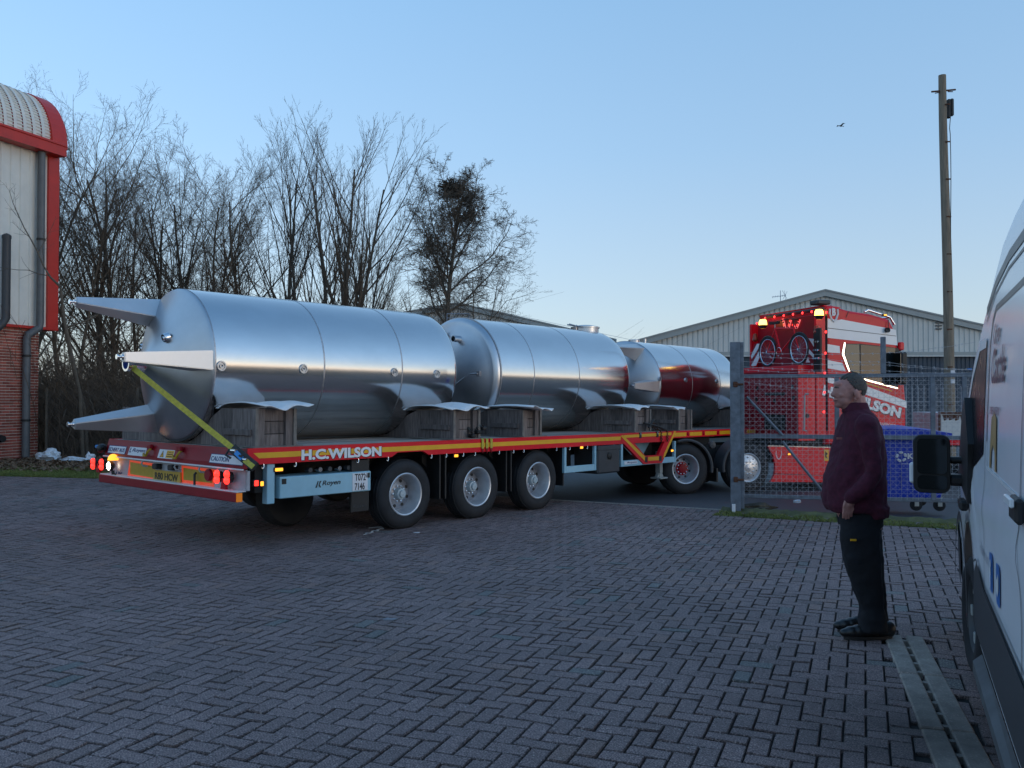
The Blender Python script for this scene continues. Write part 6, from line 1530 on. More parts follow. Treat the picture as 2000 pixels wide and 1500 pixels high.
# gutter fascia
xg1 = B1(131, 300, -.35).x; zg0, zg1 = B1(100, 305, -.35).z, B1(100, 275, -.35).z
g0 = B1(129, 307, -.40); g1 = B1(129, 287, -.40)
m = MB(); m.prism([(g0.x, -.42, g0.z), (g0.x, -.42, g1.z), (g0.x, -.05, g1.z + .20), (g0.x, -.05, g0.z)], (LW - g0.x, 0, 0)); recalc(m.build('gutter', M_bred, bl))
m = MB(); m.box(LW, g0.x + .01, -.45, -.38, g1.z - .02, g1.z + .05, .01); m.build('gutter_lip', M_bred, bl)
# barrel eave roof: quarter curve going up from the gutter, ribbed
R0 = B1(75, 190, .5).z - g1.z; nst = 12
def barrel(y0, z0, ry, rz, xa, xb, name, mt, rib=False, r_add=0):
    m = MB(); prof = [(y0 + ry * (1 - math.cos(k / nst * math.pi / 2)), z0 + rz * math.sin(k / nst * math.pi / 2)) for k in range(nst + 1)]
    prof.append((prof[-1][0] + 3.0, prof[-1][1] + .5)); vs = []
    for (y, z) in prof: vs.append((xa, y, z)); vs.append((xb, y, z))
    m.add(vs, [(2 * k, 2 * k + 1, 2 * k + 3, 2 * k + 2) for k in range(len(prof) - 1)]); o = m.build(name, mt, bl, smooth=30); return o
zq = g1.z + .12; RZq = R0 * .98; RYq = 1.15
x = xcl + .0
x_end = B1(105, 260, .2).x
while x > LW:
    for (w0, w1, up) in ((0, .20, 0), (.20, .30, .045)): barrel(-.12 - up, zq, RYq + up, RZq + up, x - w1, x - w0, 'roof_sheet', M_clad2)
    x -= .30
for k in range(nst * 2):                  # fine cross ribs of the curved sheet
    u = k / (nst * 2) * math.pi / 2; y, z = -.12 + RYq * (1 - math.cos(u)) - .012, zq + RZq * math.sin(u) + .012
    m = MB(); m.box(LW, xcl, y - .010, y + .010, z - .02, z + .012); m.build('roof_rib', M_clad2, bl)
m = MB(); prof = [(-.22 + (RYq + .10) * (1 - math.cos(k / nst * math.pi / 2)), zq - .1 + (RZq + .16) * math.sin(k / nst * math.pi / 2)) for k in range(nst + 1)]; prof += [(prof[-1][0] + 3, prof[-1][1] + .45), (prof[-1][0] + 3, zcl)]
m.prism([(xcl + .0, y, z) for y, z in prof + [(-.1, zcl)]], (x_end - xcl + .10, 0, 0)); recalc(m.build('gable_trim', M_bred, bl))
# downpipes
pA, pBt = B1(81, 305, -.2), B1(72, 640, -.2)
def pipe(name, pts, r, mt): m = MB(); m.tube(pts, r, 14); return m.build(name, mt, bl, smooth=40)
xp = B1(80, 450, -.2).x; xq = B1(50, 780, -.12).x
dp = pipe('downpipe', [(xp, -.2, g0.z + .02), (xp, -.2, zbk + .12), (xp - .02, -.2, zbk - .02), (xq + .05, -.14, zbk - .22), (xq, -.14, zbk - .35), (xq, -.14, .0)], .10, M_pipe)
for z in (zbk * .78, zbk * .30): m = MB(); m.lathe([(-.03, .115), (.03, .115)], Matrix.Translation((xq, -.14, z)) @ Matrix.Rotation(R_(90), 4, 'Y'), 16); m.build('pipe_collar', M_blk, dp)
m = MB(); m.lathe([(-.03, .115), (.03, .115)], Matrix.Translation((xp, -.2, (g0.z + zbk) / 2)) @ Matrix.Rotation(R_(90), 4, 'Y'), 16); m.build('pipe_collar', M_blk, dp)
xv = B1(12, 560, -.25).x; ztv = B1(13, 462, -.25).z
fl_ = pipe('flue', [(xv, -.25, ztv), (xv, -.25, zbk + .15), (xv - .08, -.22, zbk - .0), (xv - .35, -.18, zbk - .25)], .105, M_gry)
m = MB(); m.lathe([(0, .115), (.08, .115), (.12, .06), (.14, .001)], Matrix.Translation((xv, -.25, ztv - .05)) @ Matrix.Rotation(R_(-90), 4, 'Y'), 16); m.build('flue_cap', M_gry, fl_, smooth=35)
q = B1(1, 857, -.2); m = MB(); m.lathe([(-.2, .001), (-.2, .09), (.0, .12), (.05, .11), (.05, .001)], Matrix.Translation((q.x, -.1, q.z)) @ Matrix.Rotation(R_(90), 4, 'Z'), 16); m.build('wall_vent', M_blk, bl, smooth=40)
# ------------------------------------------------------------------ bare trees
def grow(seed, stems, spec, trunk_level=1, mn=.004):
    """stems: list of (base, dir, length, radius). spec per level: (segs, wobble, up, n_children, length factor, angle lo, angle hi, start)"""
    r = random.Random(seed); gauss = r.gauss; uni = r.uniform
    TV, TF, CV, CF = [], [], [], []
    stack = [(b[0], b[1], b[2], d[0], d[1], d[2], L_, rad, 0) for b, d, L_, rad in stems]
    sq = math.sqrt
    while stack:
        x, y, z, dx, dy, dz, L_, rad, lv = stack.pop()
        segs, wob, up, nch, lf, a0, a1, st = spec[lv]
        n = 7 if lv < trunk_level else (4 if lv < 2 else 3)
        V, Fc = (TV, TF) if lv < trunk_level else (CV, CF)
        # frame
        if abs(dz) < .9: ux, uy, uz = -dy, dx, 0.0
        else: ux, uy, uz = 1.0, 0.0, 0.0
        l = sq(ux * ux + uy * uy + uz * uz); ux /= l; uy /= l; uz /= l
        vx, vy, vz = dy * uz - dz * uy, dz * ux - dx * uz, dx * uy - dy * ux
        cs = [(math.cos(6.2832 * k / n), math.sin(6.2832 * k / n)) for k in range(n)]
        step = L_ / segs; last = len(spec) - 1; tip = .25 if lv < last else .5
        o = len(V); pts = []
        for i in range(segs + 1):
            t = i / segs; q = rad * (1 - (1 - tip) * t)
            if lv == 0 and i == 0: q *= 1.25
            for c, s in cs: V.append((x + (ux * c + vx * s) * q, y + (uy * c + vy * s) * q, z + (uz * c + vz * s) * q))
            pts.append((x, y, z, dx, dy, dz, q))
            if i < segs:
                dx += gauss(0, wob); dy += gauss(0, wob); dz += gauss(0, wob) + up
                l = sq(dx * dx + dy * dy + dz * dz); dx /= l; dy /= l; dz /= l
                x += dx * step; y += dy * step; z += dz * step
        for i in range(segs):
            a = o + i * n; b = a + n
            for k in range(n): k2 = (k + 1) % n; Fc.append((a + k, a + k2, b + k2, b + k))
        if lv < last:
            cnt = nch if lv == 0 else max(1, int(nch * uni(.7, 1.25)))
            for c in range(cnt):
                t = st + (1 - st) * ((c + uni(0, 1)) / cnt); fi = t * segs; i = min(int(fi), segs - 1); f = fi - i
                p, q = pts[i], pts[i + 1]; px, py, pz = p[0] + (q[0] - p[0]) * f, p[1] + (q[1] - p[1]) * f, p[2] + (q[2] - p[2]) * f
                ex, ey, ez = p[3], p[4], p[5]
                an = uni(a0, a1); ph = uni(0, 6.2832)
                # perpendicular
                if abs(ez) < .9: gx, gy, gz = -ey, ex, 0.0
                else: gx, gy, gz = 1.0, 0.0, 0.0
                l = sq(gx * gx + gy * gy + gz * gz); gx /= l; gy /= l; gz /= l
                hx, hy, hz = ey * gz - ez * gy, ez * gx - ex * gz, ex * gy - ey * gx
                ca, sa = math.cos(an), math.sin(an); cp, sp = math.cos(ph), math.sin(ph)
                ndx = ex * ca + (gx * cp + hx * sp) * sa; ndy = ey * ca + (gy * cp + hy * sp) * sa; ndz = ez * ca + (gz * cp + hz * sp) * sa
                if ndz < -.25: ndz = -.25
                l = sq(ndx * ndx + ndy * ndy + ndz * ndz)
                stack.append((px, py, pz, ndx / l, ndy / l, ndz / l, L_ * lf * ((1.15 - .62 * t) if mn < .006 or lv else (.55 + .55 * math.sin(math.pi * min(1, (t - .46) / .54 + .12)))) * uni(.7, 1.15), max(mn, (p[6] * .50) if lv < 2 else p[6] * .58), lv + 1))
    return TV, TF, CV, CF
def fast(name, V, Fc, mt, parent, **props):
    me = bpy.data.meshes.new(name); me.from_pydata(V, [], Fc); me.materials.append(mt); me.update()
    me.polygons.foreach_set('use_smooth', [True] * len(me.polygons))
    o = bpy.data.objects.new(name, me); C.objects.link(o); o.parent = parent
    for k, v in props.items(): o[k] = v
    return o
NSEG = 0; HF = .86
def tree(label, px_, Z, height, seed, nst, lean, spec, rad=.12, kind='tree', group=None, h0=0.0, name='bare_tree'):
    global NSEG
    r = random.Random(seed * 3 + 1); X = (px_ - 1000) / F * Z; stems = []
    for k in range(nst):
        a_ = 2 * math.pi * (k + r.uniform(0, .7)) / max(1, nst); s_ = lean * r.uniform(.4, 1.1) if nst > 1 else lean * .2
        d = Vector((math.cos(a_) * s_, math.sin(a_) * s_ * .7, 1)).normalized()
        stems.append(((math.cos(a_) * .12 * (nst > 1), math.sin(a_) * .12 * (nst > 1), h0), tuple(d), height * r.uniform(.82, 1.0) * HF, rad * r.uniform(.75, 1.1)))
    TV, TF, CV, CF = grow(seed, stems, spec, mn=.0062 if spec is C_spec else .004); NSEG += len(TF) + len(CF)
    t = thing(name, label, kind, (X, Z, -.15), (0, 0, 0), group)
    fast('trunk', TV, TF, M_bark, t); fast('crown', CV, CF, M_twig, t); return t
# upright, finely twigged (alder / ash like)
A_spec = [(9, .05, .02, 14, .58, .40, .88, .20), (7, .08, .05, 9, .50, .38, .85, .12), (4, .10, .06, 7, .50, .35, .85, .08), (3, .12, .05, 4, .58, .3, .8, .08), (2, .15, .04, 0, 0, 0, 0, 0)]
B_spec = [(10, .035, .01, 17, .56, .32, .62, .22), (7, .05, .07, 8, .42, .3, .60, .12), (4, .07, .08, 5, .50, .3, .6, .1), (3, .09, .07, 3, .55, .3, .6, .1), (2, .1, .05, 0, 0, 0, 0, 0)]
C_spec = [(8, .03, .02, 24, .33, .5, 1.0, .50), (7, .14, .10, 14, .52, .5, 1.0, .10), (5, .24, .03, 10, .52, .5, 1.15, .1), (4, .30, .0, 7, .55, .5, 1.2, .1), (3, .34, 0, 0, 0, 0, 0, 0)]
D_spec = [(6, .14, .0, 10, .6, .5, 1.1, .15), (5, .2, .03, 7, .5, .5, 1.1, .1), (4, .28, .02, 6, .5, .5, 1.2, .1), (3, .3, .0, 4, .5, .5, 1.2, .1), (2, .3, 0, 0, 0, 0, 0, 0)]
def Hh(py, Z): return CH + (780 - py) / F * Z + .15
G_ = 'bare winter trees behind the yard'
tree('bare tree showing only its top above the curved roof at the left edge', 42, 36, Hh(195, 36), 11, 2, .16, A_spec, .11, group=G_)
tree('tallest bare multi-stemmed tree just right of the brick unit', 212, 30, Hh(225, 30), 12, 3, .16, A_spec, .12, group=G_)
tree('bare tree with ascending twigs left of the tank top, second right of the brick unit', 300, 31, Hh(245, 31), 13, 3, .20, A_spec, .10, group=G_)
tree('bare spreading tree directly above the first tank\'s rear end', 385, 32, Hh(262, 32), 14, 3, .20, A_spec, .10, group=G_)
tree('slender bare tree with rounded top above the first tank', 468, 31, Hh(262, 31), 19, 2, .14, A_spec, .10, group=G_)
tree('small bare tree with dense brown twigs against the red corner trim', 140, 27.5, Hh(300, 27.5), 21, 2, .16, A_spec, .08, group=G_)
tree('tall bare tree with two thin leading shoots left of the sparse tall one', 572, 31, Hh(200, 31) * 1.05, 25, 2, .08, B_spec, .10, group=G_)
tree('tallest sparse bare tree with long upswept branches in the middle of the row', 650, 30, Hh(180, 30) * 1.04, 26, 3, .09, B_spec, .13, group=G_)
tree('bare tree with right-leaning branches beside the round-crowned tree', 700, 31, Hh(360, 31), 18, 2, .08, B_spec, .08, group=G_)
# round-crowned tree with a nest
t = tree('dark round-crowned bare tree with a nest in its top', 862, 30, 9.7 / (HF * .95), 31, 1, .05, C_spec, .17, group=G_)
rn = random.Random(9); nV, nF = [], []; NX = (882 - 862) / F * 30; NZ_ = Hh(368, 30)
for k in range(420):
    c = Vector((NX + rn.gauss(0, .17), rn.gauss(0, .15), NZ_ + rn.gauss(0, .13))); d = Vector((rn.gauss(0, 1), rn.gauss(0, 1), rn.gauss(0, .4))).normalized() * .22; u = d.orthogonal().normalized() * .011; v = d.cross(u).normalized() * .011
    o = len(nV)
    for e in (c - d, c + d):
        for q in (u, -u * .5 + v, -u * .5 - v): nV.append(tuple(e + q))
    nF += [(o, o + 1, o + 4, o + 3), (o + 1, o + 2, o + 5, o + 4), (o + 2, o, o + 3, o + 5)]
nest = fast('nest', nV, nF, M_bark, None); nest.location = t.location; tag(nest, 'dark twig nest high in the round-crowned tree', 'nest')
for i, (px_, Z, py_, sd) in enumerate(((745, 28, 520, 41), (800, 29, 500, 42), (842, 27.5, 545, 43), (905, 28.5, 470, 44), (690, 27.5, 540, 45))):
    tree(('dark tangled bush left of the nest tree, above the first tank\'s second weld', 'taller tangled bush just left of the round-crowned tree\'s trunk', 'low tangled bush at the foot of the round-crowned tree', 'pale open bush right of the round-crowned tree\'s trunk', 'low thorny bush behind the middle of the first tank')[i], px_, Z, Hh(py_, Z), sd, 4, .45, D_spec, .05, 'bush', 'tangled bushes behind the tanks', name='bare_bush')
# young branch sprays in front of the cladding
def sprig(label, px_, py_, Z, seed, L_, d):
    TV, TF, CV, CF = grow(seed, [((0, 0, 0), tuple(Vector(d).normalized()), L_, .03)], [(8, .12, .03, 8, .4, .4, .8, .1), (5, .15, .03, 5, .4, .4, .9, .1), (3, .2, .02, 0, 0, 0, 0, 0)])
    p = atY(px_, py_, Z); t = thing('bare_tree', label, 'tree', (p.x, p.y, -.1), (0, 0, 0)); zb = p.z + .1
    m = MB(); m.tube([(.5, .3, 0), (.45, .2, zb * .4), (.1, .05, zb * .8), (0, 0, zb)], [.05, .045, .04, .03], 7); m.build('trunk', M_bark, t, smooth=True)
    o = fast('branch', TV, TF, M_bark, t); o.location.z = zb; o = fast('crown', CV, CF, M_twig, t); o.location.z = zb; return t
sprig('thin bare sapling whose branches cross in front of the cream cladding', 118, 560, 23.0, 51, 2.9, (-1, -.2, .75))
sprig('crooked bare stem beside the red corner trim with a hooked branch', 128, 640, 23.8, 52, 1.8, (.7, .1, .25))
# undergrowth: many thin arching stems
def thicket(name, label, n, x0, x1, y0, y1, hmin, hmax, seed, mt, rad=.010):
    r = random.Random(seed); V, Fc = [], []
    for _ in range(n):
        x, y = r.uniform(x0, x1), r.uniform(y0, y1); h = r.uniform(hmin, hmax); a_ = r.uniform(0, 6.28); ln = r.uniform(.1, 1.5) * h; q = r.uniform(.5, 1.4) * rad
        dx, dy = math.cos(a_) * ln, math.sin(a_) * ln * .6; o = len(V); K = 5; droop = r.uniform(0, .75)
        for i in range(K + 1):
            t = i / K; px, py, pz = x + dx * t ** 1.4 + r.gauss(0, .09), y + dy * t ** 1.4, h * (t - droop * t * t * t) + r.gauss(0, .05) - .1; qq = q * (1 - .7 * t)
            V += [(px + qq, py, pz), (px - qq * .5, py + qq * .87, pz), (px - qq * .5, py - qq * .87, pz)]
        for i in range(K):
            a = o + i * 3; Fc += [(a, a + 1, a + 4, a + 3), (a + 1, a + 2, a + 5, a + 4), (a + 2, a, a + 3, a + 5)]
    o = fast(name, V, Fc, mt, None, kind='stuff'); tag(o, label, 'undergrowth'); return o
thicket('undergrowth', 'tangle of brown bramble stems under the trees left of the first tank', 9500, -15.5, -6.5, 24.4, 30, .7, 4.6, 61, M_bramble, .012)
thicket('undergrowth', 'thick twiggy scrub behind the tanks under the tree row', 8500, -12, 1.5, 27, 33, .8, 4.4, 62, M_twig, .011)
thicket('undergrowth', 'tall thin saplings filling the wood behind the brick unit', 1500, -17, -4, 29, 38, 3, 7.5, 63, M_twig, .02)
# far tree line that closes the wood low down
thicket('distant_scrub', 'dense distant scrub closing the wood low down behind the bare trees', 9000, -26, 1, 38, 48, 1.5, 4.6, 64, M_bramble, .035)
# chain link fence at the edge of the wood
cf = thing('chain_link_fence', 'faint chain link fence at the edge of the bramble scrub left of the first tank', 'fence', (-12.8, 23.9, 0))
m = MB(); L_ = []; W_, H_ = 5.0, 1.9; s_ = .10; x = -H_
while x < W_:
    for sgn in (1, -1):
        xa, xb = (x, x + H_) if sgn > 0 else (x + H_, x); ta, tb2 = 0.0, 1.0
        lo = max(0, min((0 - xa) / (xb - xa), (W_ - xa) / (xb - xa))); hi = min(1, max((0 - xa) / (xb - xa), (W_ - xa) / (xb - xa)))
        if hi > lo: L_.append(((xa + (xb - xa) * lo, 0, H_ * lo), (xa + (xb - xa) * hi, 0, H_ * hi)))
    x += s_
wires(m, L_, .0016); o = m.build('chain_link', M_pipe, cf); o['kind'] = 'stuff'
for x in (0, 2.5, 5.0): m = MB(); m.box(x - .03, x + .03, .02, .08, 0, 1.95, .01); m.build('fence_post', M_bark, cf)

# ------------------------------------------------------------------ litter
def crumple(name, label, cat, p, sx, sy, sz, mt, seed):
    import bmesh
    b = bmesh.new(); bmesh.ops.create_icosphere(b, subdivisions=3, radius=1); r = random.Random(seed)
    for v in b.verts:
        n_ = math.sin(v.co.x * 5 + seed) * .22 + math.sin(v.co.y * 7 + v.co.z * 6 + seed) * .22 + r.uniform(-.13, .13); v.co *= 1 + n_
        v.co = Vector((v.co.x * sx, v.co.y * sy, max(0, v.co.z + .6) * sz))
    me = bpy.data.meshes.new(name); b.to_mesh(me); b.free(); me.materials.append(mt); o = bpy.data.objects.new(name, me); C.objects.link(o); o.location = p; tag(o, label, cat); return o
crumple('plastic_bag', 'crumpled pale plastic bag lying in the leaves beside the brick corner', 'bag', Vector((-12.05, 22.7, .06)), .30, .22, .17, M_poly, 1)
crumple('plastic_bag', 'small flattened plastic wrapper in the leaves right of the crumpled bag', 'bag', Vector((-11.35, 22.5, .05)), .34, .18, .07, M_poly, 2)
crumple('paper_cup', 'white paper cup fallen on the leaves left of the trailer corner', 'cup', Vector((-10.95, 22.6, .08)), .10, .10, .11, M_stick, 3)
crumple('paper_scrap', 'dirty paper scrap trodden flat on the blocks in the middle of the yard', 'litter', onG(760, 1210), .055, .03, .006, mat('dirty_paper', (.26, .26, .28), .8), 4)
crumple('paper_scrap', 'small white scrap on the road under the mesh gate', 'litter', onG(1557, 982), .05, .04, .03, M_stick, 5)
crumple('paper_scrap', 'tiny white fleck on the blocks right of the string', 'litter', onG(815, 1041), .04, .02, .006, M_stick, 6)
crumple('soil_lump', 'dark clump of soil at the foot of the gate post', 'soil', Vector((3.65, 12.95, -.01)), .28, .14, .07, M_soil, 7)
p = onG(710, 1046); q = onG(752, 1032); m = MB(); d = q - p
pth = [p.lerp(q, k / 22) + Vector((.03 * math.sin(k * 1.1), .035 * math.sin(k * 1.9), .010)) for k in range(23)] + [q + Vector((-.05 * k, .05 * math.sin(k), .010)) for k in range(1, 5)]
m.tube(pth, .005, 5); o = m.build('string', mat('pale_string', (.42, .42, .42), .8), None, smooth=True); tag(o, 'loose pale string on the paving by the rearmost trailer wheel', 'string')
# bird
p = atY(1642, 246, 60); b_ = thing('bird', 'tiny dark bird gliding in the clear sky left of the pole', 'bird', p, (0, 0, .4))
m = MB(); m.lathe([(-.16, .001), (-.10, .035), (0, .05), (.10, .035), (.16, .012), (.26, .03), (.27, .001)], None, 10); m.build('body', M_blk, b_, smooth=True)
for s_ in (-1, 1): m = MB(); m.prism([(-.08, .03 * s_, .01), (-.05, .26 * s_, .12), (.02, .42 * s_, .05), (.05, .24 * s_, .09), (.08, .03 * s_, .01)], (0, 0, .01)); recalc(m.build('wing', M_blk, b_))

# ------------------------------------------------------------------ person
PY = 6.12; PS = PY / F
def PP(px_, py_, dy=0.0): k_ = (PY + dy) / PY; return Vector(((px_ - 1000) * PS * k_ - 690 * PS, dy, CH + (780 - py_) * PS * k_))
pe = thing('person', 'man in a maroon fleece and black trousers standing with his hand in his pocket', 'person', ((1690 - 1000) * PS, PY, 0.0))
def ell(m, c, r, n=20, k=12, R=None):
    vs = []; fs = []
    for i in range(1, k):
        a_ = math.pi * i / k
        for j in range(n):
            b2 = 2 * math.pi * j / n; v = Vector((r[0] * math.sin(a_) * math.cos(b2), r[1] * math.sin(a_) * math.sin(b2), r[2] * math.cos(a_)))
            if R: v = R @ v
            vs.append(Vector(c) + v)
    t = Vector((0, 0, r[2])); bt_ = -t
    if R: t = R @ t; bt_ = R @ bt_
    vs += [Vector(c) + t, Vector(c) + bt_]; T_, B_ = len(vs) - 2, len(vs) - 1
    for i in range(k - 2):
        for j in range(n): fs.append((i * n + j, (i + 1) * n + j, (i + 1) * n + (j + 1) % n, i * n + (j + 1) % n))
    for j in range(n): fs.append((T_, j, (j + 1) % n)); fs.append((B_, (k - 2) * n + (j + 1) % n, (k - 2) * n + j))
    m.add(vs, fs)
def limb(m, pts, rad, n=14):
    m.tube(pts, rad, n)
    for p, r_ in zip(pts, rad): ell(m, p, (r_, r_, r_), 14, 8)
def loft(m, secs, dyc=0.0, pw=2.3, n=28):    # secs: (py, px_front, px_back, half width, [y offset])
    vs = []; fs = []
    for s_ in secs:
        py_, a_, b2, hw = s_[:4]; yo = s_[4] if len(s_) > 4 else 0; p0, p1 = PP(a_, py_, yo), PP(b2, py_, yo); cx = (p0.x + p1.x) / 2; hx = (p1.x - p0.x) / 2
        for k in range(n):
            t_ = 2 * math.pi * k / n; c, s2_ = math.cos(t_), math.sin(t_); x = cx + hx * math.copysign(abs(c) ** (2 / pw), c); y = dyc + yo + hw * math.copysign(abs(s2_) ** (2 / pw), s2_); vs.append((x, y, p0.z))
    for i in range(len(secs) - 1):
        for k in range(n): fs.append((i * n + k, i * n + (k + 1) % n, (i + 1) * n + (k + 1) % n, (i + 1) * n + k))
    fs += [tuple(range(n))[::-1], tuple(range((len(secs) - 1) * n, len(secs) * n))]; m.add(vs, fs)
def remesh(name, m, mt, parent, vox, smooth_it=3, disp=None):
    me = bpy.data.meshes.new(name); me.from_pydata([tuple(v) for v in m.v], [], m.f); me.materials.append(mt); o = bpy.data.objects.new('tmp', me); C.objects.link(o); recalc(o)
    r = o.modifiers.new('r', 'REMESH'); r.mode = 'VOXEL'; r.voxel_size = vox; r.use_smooth_shade = True
    s2_ = o.modifiers.new('s', 'SMOOTH'); s2_.factor = .5; s2_.iterations = smooth_it
    if disp:
        for sz, st_, sc in disp:
            tx = bpy.data.textures.new('folds', 'CLOUDS'); tx.noise_scale = sz; d_ = o.modifiers.new('d', 'DISPLACE'); d_.texture = tx; d_.strength = st_; d_.mid_level = .5
    dg = bpy.context.evaluated_depsgraph_get(); nm = bpy.data.meshes.new_from_object(o.evaluated_get(dg)); bpy.data.objects.remove(o)
    nm.name = name; nm.materials.clear(); nm.materials.append(mt); nm.polygons.foreach_set('use_smooth', [True] * len(nm.polygons))
    o = bpy.data.objects.new(name, nm); C.objects.link(o); o.parent = parent; return o
M_skin = mat('skin', (.36, .15, .125), .55, col2=(.48, .23, .19), vs=14, bump=.0008, bs=60)
M_fleece = mat('maroon_fleece', (.044, .005, .016), .95, col2=(.088, .011, .029), vs=30, bump=.0025, bs=220)
M_trs = mat('black_trousers', (.005, .006, .010), .85, var=.3, vs=10, bump=.001, bs=120)
M_shoe = mat('black_shoe', (.012, .012, .013), .35, var=.2)
M_hair = mat('grey_brown_hair', (.020, .016, .014), .8, col2=(.10, .085, .075), vs=30, stretch=(3, 1, 5), bump=.002, bs=90)
m = MB()
# head
ell(m, PP(1663, 758), (.098, .077, .100))
ell(m, PP(1652, 766), (.090, .066, .098), R=Matrix.Rotation(R_(-8), 3, 'Y'))
ell(m, PP(1649, 781), (.066, .058, .058), R=Matrix.Rotation(R_(15), 3, 'Y'))      # jaw
ell(m, PP(1640, 790), (.036, .034, .026)); ell(m, PP(1653, 792), (.05, .045, .032))
ell(m, PP(1637, 751), (.030, .050, .026)); ell(m, PP(1634.5, 757), (.015, .043, .007))    # brow
nb_, nt_ = PP(1634, 758), PP(1626.5, 770.5); limb(m, [nb_, nt_], [.010, .0165], 10); ell(m, PP(1629, 773), (.018, .019, .010))
ell(m, PP(1632.5, 781), (.016, .026, .006)); ell(m, PP(1633.5, 785.5), (.016, .024, .006)); ell(m, PP(1638, 777), (.02, .032, .018))
for s_ in (-1, 1):
    ell(m, PP(1645, 771, s_ * .046), (.022, .012, .018)); ell(m, PP(1674, 770, s_ * .079), (.020, .012, .034), R=Matrix.Rotation(R_(-14), 3, 'Y')); ell(m, PP(1670.5, 779, s_ * .074), (.010, .008, .014))
limb(m, [PP(1672, 778), PP(1676, 812), PP(1680, 840)], [.062, .066, .09])
# trunk, legs
loft(m, [(815, 1655, 1700, .15), (840, 1650, 1705, .19), (900, 1632, 1714, .18), (960, 1618, 1716, .18), (1000, 1636, 1716, .17), (1030, 1645, 1714, .16)])
for s_ in (-1, 1):
    limb(m, [PP(1684, 1010, s_ * .09), PP(1684, 1110, s_ * .10), PP(1700, 1215, s_ * .10)], [.088, .058, .042]); ell(m, PP(1694, 1230, s_ * .1), (.06, .03, .02))
limb(m, [PP(1692, 836, -.185), PP(1704, 918, -.265), PP(1690, 948, -.258), PP(1664, 968, -.222)], [.045, .030, .028, .026])
limb(m, [PP(1692, 836, .185), PP(1700, 914, .25), PP(1672, 968, .17)], [.045, .035, .030])
# hands: back of the hand with fingers going down into the pocket
for s_, hx, hy in ((-1, 1657, 985), (1, 1672, 985)):
    yy = s_ * (.205 if s_ < 0 else .15); c = PP(hx, hy, yy)
    ell(m, c + Vector((0, 0, .002)), (.036, .017, .044), R=Matrix.Rotation(R_(20), 3, 'Y')); limb(m, [PP(hx + 7, hy - 14, yy), c], [.028, .026], 10)
    for k in range(4):
        b0 = c + Vector((-.032 + k * .019, -s_ * -.002, -.028)); L_ = (.062, .07, .066, .052)[k]
        limb(m, [b0, b0 + Vector((-.008, -s_ * .004, -L_ * .5)), b0 + Vector((-.004, -s_ * .016, -L_))], [.0092, .0085, .0075], 8)
    limb(m, [c + Vector((-.024, 0, .02)), c + Vector((-.036, s_ * .006, -.008)), c + Vector((-.036, -s_ * .004, -.035))], [.012, .0105, .009], 8)
body_ = remesh('body', m, M_skin, pe, .0048, 1)
# eyes, brows, mouth line
for s_ in (-1, 1):
    m = MB(); ell(m, PP(1637.6, 762.5, s_ * .031), (.0105, .0115, .0075), 14, 8); m.build('eye', mat('eye_dark', (.05, .035, .03), .2), pe, smooth=True)
    m = MB(); m.tube([PP(1630.6, 757.0, s_ * .016), PP(1632.2, 755.6, s_ * .034), PP(1638, 757.2, s_ * .052)], [.004, .005, .003], 6); m.build('eyebrow', M_hair, pe, smooth=True)
m = MB(); m.tube([PP(1628.2, 783.2, -.014), PP(1627.4, 783.3, 0), PP(1628.2, 783.2, .014)], .0028, 6); m.tube([PP(1628.2, 783.2, -.014), PP(1633.6, 782.8, -.031)], .0028, 6); m.build('mouth', mat('lip', (.14, .05, .045), .5), pe, smooth=True)
# hair
m = MB(); n, k = 64, 48; vs = []; fs = []
cen = PP(1664, 757); rx, ry, rz = .1015, .0805, .1035; rh = random.Random(3); idx = {}
def hair_ok(v):
    px_ = 1690 + v.x / PS; py_ = 780 - (v.z - CH) / PS; sidey = abs(v.y)
    lim = 737 + (px_ - 1630) * .2 if px_ < 1648 else (741 + (px_ - 1648) * 1.4 if px_ < 1661 else 762)
    if sidey < .055 and px_ < 1660: lim = 740 + 1.5 * math.sin(v.y * 300)
    if 1660 < px_ < 1667 : lim = 772
    if px_ > 1677: lim = 786
    return py_ < lim
for i in range(k + 1):
    a_ = math.pi * i / k
    for j in range(n):
        b2 = 2 * math.pi * j / n; f_ = 1 + .03 * math.sin(b2 * 9 + i * .6) * math.sin(a_ * 7) + rh.uniform(-.008, .008)
        vs.append(cen + Vector((rx * math.sin(a_) * math.cos(b2), ry * math.sin(a_) * math.sin(b2), rz * math.cos(a_))) * f_)
for i in range(k):
    for j in range(n):
        q = (i * n + j, (i + 1) * n + j, (i + 1) * n + (j + 1) % n, i * n + (j + 1) % n)
        if rh.random() < .985 and hair_ok(sum((vs[z] for z in q), Vector()) / 4): fs.append(q)
m.add(vs, fs); hr = m.build('hair', M_hair, pe, smooth=True); md = hr.modifiers.new('s', 'SOLIDIFY'); md.thickness = .007; md.offset = -1
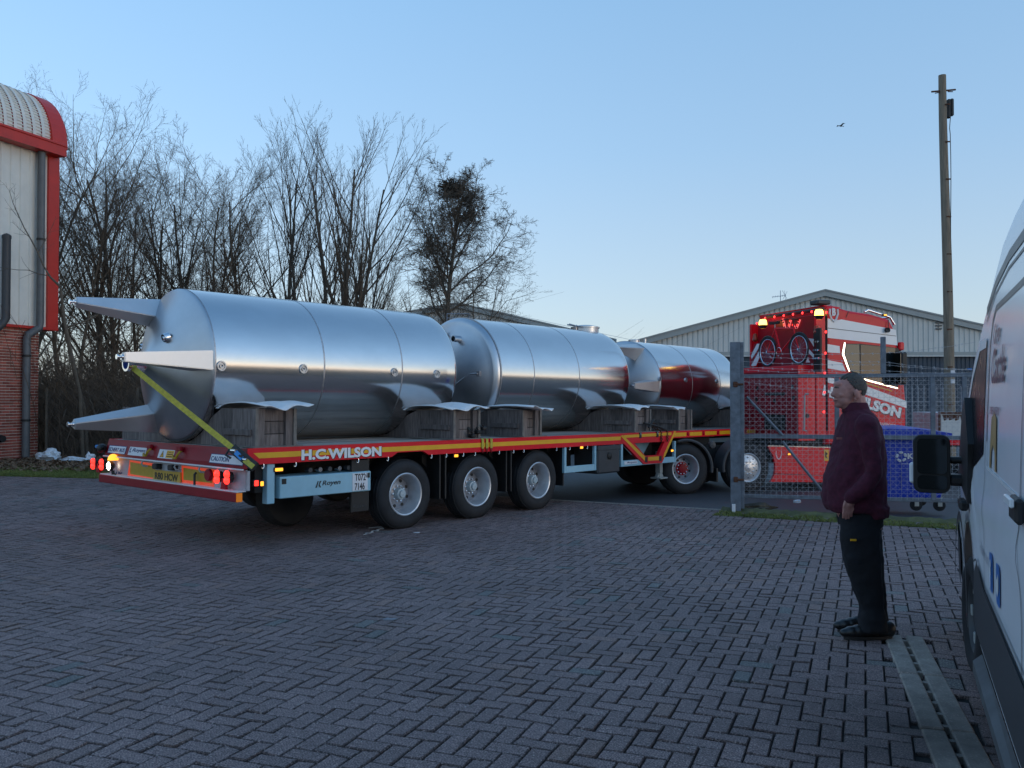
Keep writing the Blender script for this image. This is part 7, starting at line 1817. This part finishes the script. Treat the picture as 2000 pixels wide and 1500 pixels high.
# fleece
m = MB()
loft(m, [(797, 1650, 1694, .072), (803, 1648, 1698, .09), (810, 1647, 1702, .14), (820, 1645, 1707, .195), (835, 1642, 1712, .225), (860, 1636, 1718, .232), (900, 1623, 1722, .225), (935, 1613, 1724, .222), (965, 1609, 1725, .22), (985, 1610, 1724, .215), (996, 1616, 1723, .205)], n=36)
m2_ = [(0,)]
loft(m, [(985, 1650, 1727, .215), (1006, 1672, 1724, .20)])
limb(m, [PP(1692, 832, -.195), PP(1700, 870, -.245), PP(1706, 925, -.275), PP(1690, 950, -.265), PP(1660, 970, -.225)], [.080, .068, .060, .056, .048])
limb(m, [PP(1692, 832, .195), PP(1700, 870, .245), PP(1702, 925, .265), PP(1650, 965, .20)], [.085, .074, .064, .052])
fl2 = remesh('fleece', m, M_fleece, pe, .010, 4, [(.13, .026, 0), (.05, .012, 0)])
m = MB(); loft(m, [(786, 1650, 1692, .070), (797, 1646, 1696, .080), (806, 1645, 1698, .088)], n=28); o = remesh('collar', m, M_fleece, pe, .008, 2)
m = MB(); c = PP(1634.5, 856, -.085); m.box(c.x - .004, c.x + .03, c.y - .012, c.y, c.z - .008, c.z + .008); 
m.build('chest_logo', mat('pale_red_thread', (.30, .10, .09), .8), pe)
# trousers
m = MB()
loft(m, [(975, 1630, 1719, .16), (1000, 1638, 1718, .175), (1025, 1640, 1717, .17)])
for s_, dx in ((-1, 0), (1, 5)):
    loft(m, [(1000, 1640 + dx, 1716 + dx * .3, .095, s_ * .085), (1050, 1641 + dx, 1714 + dx, .100, s_ * .095), (1085, 1645 + dx, 1716 + dx, .092, s_ * .10), (1115, 1652 + dx, 1718 + dx, .084, s_ * .10), (1150, 1665 + dx, 1721 + dx, .078, s_ * .10), (1185, 1677 + dx, 1723 + dx, .074, s_ * .10), (1208, 1674 + dx, 1727 + dx, .076, s_ * .10), (1230, 1672 + dx, 1730 + dx, .078, s_ * .10)], n=24)
remesh('trousers', m, M_trs, pe, .010, 3, [(.09, .020, 0), (.03, .006, 0)])
c = PP(1665, 1054, -.215); m = MB(); m.box(c.x - .018, c.x + .018, c.y - .004, c.y + .01, c.z - .006, c.z + .006); m.build('pocket_tag', M_yel, pe)
for s_, dx in ((-1, 0), (1, 9)):
    m = MB(); x0, x1 = PP(1634 + dx, 0).x, PP(1727 + dx, 0).x; L_ = x1 - x0; yy = s_ * .10
    for u, hz, hw in ((.06, .055, .034), (.16, .070, .048), (.30, .080, .052), (.45, .095, .048), (.60, .105, .042), (.78, .115, .040), (.93, .105, .038)):
        ell(m, (x0 + L_ * u, yy, .02 + hz * .45), (.05, hw, hz * .55))
    remesh('shoe', m, M_shoe, pe, .007, 4)
    m = MB(); pts = []; 
    for k in range(24):
        a_ = 2 * math.pi * k / 24; u = .5 + .5 * math.cos(a_); pts.append((x0 + L_ * u, yy + (.046 - .008 * u) * math.copysign(abs(math.sin(a_)) ** .7, math.sin(a_)), .0))
    m.prism(pts, (0, 0, .026)); recalc(m.build('sole', M_blk, pe))
print('tree faces', NSEG)
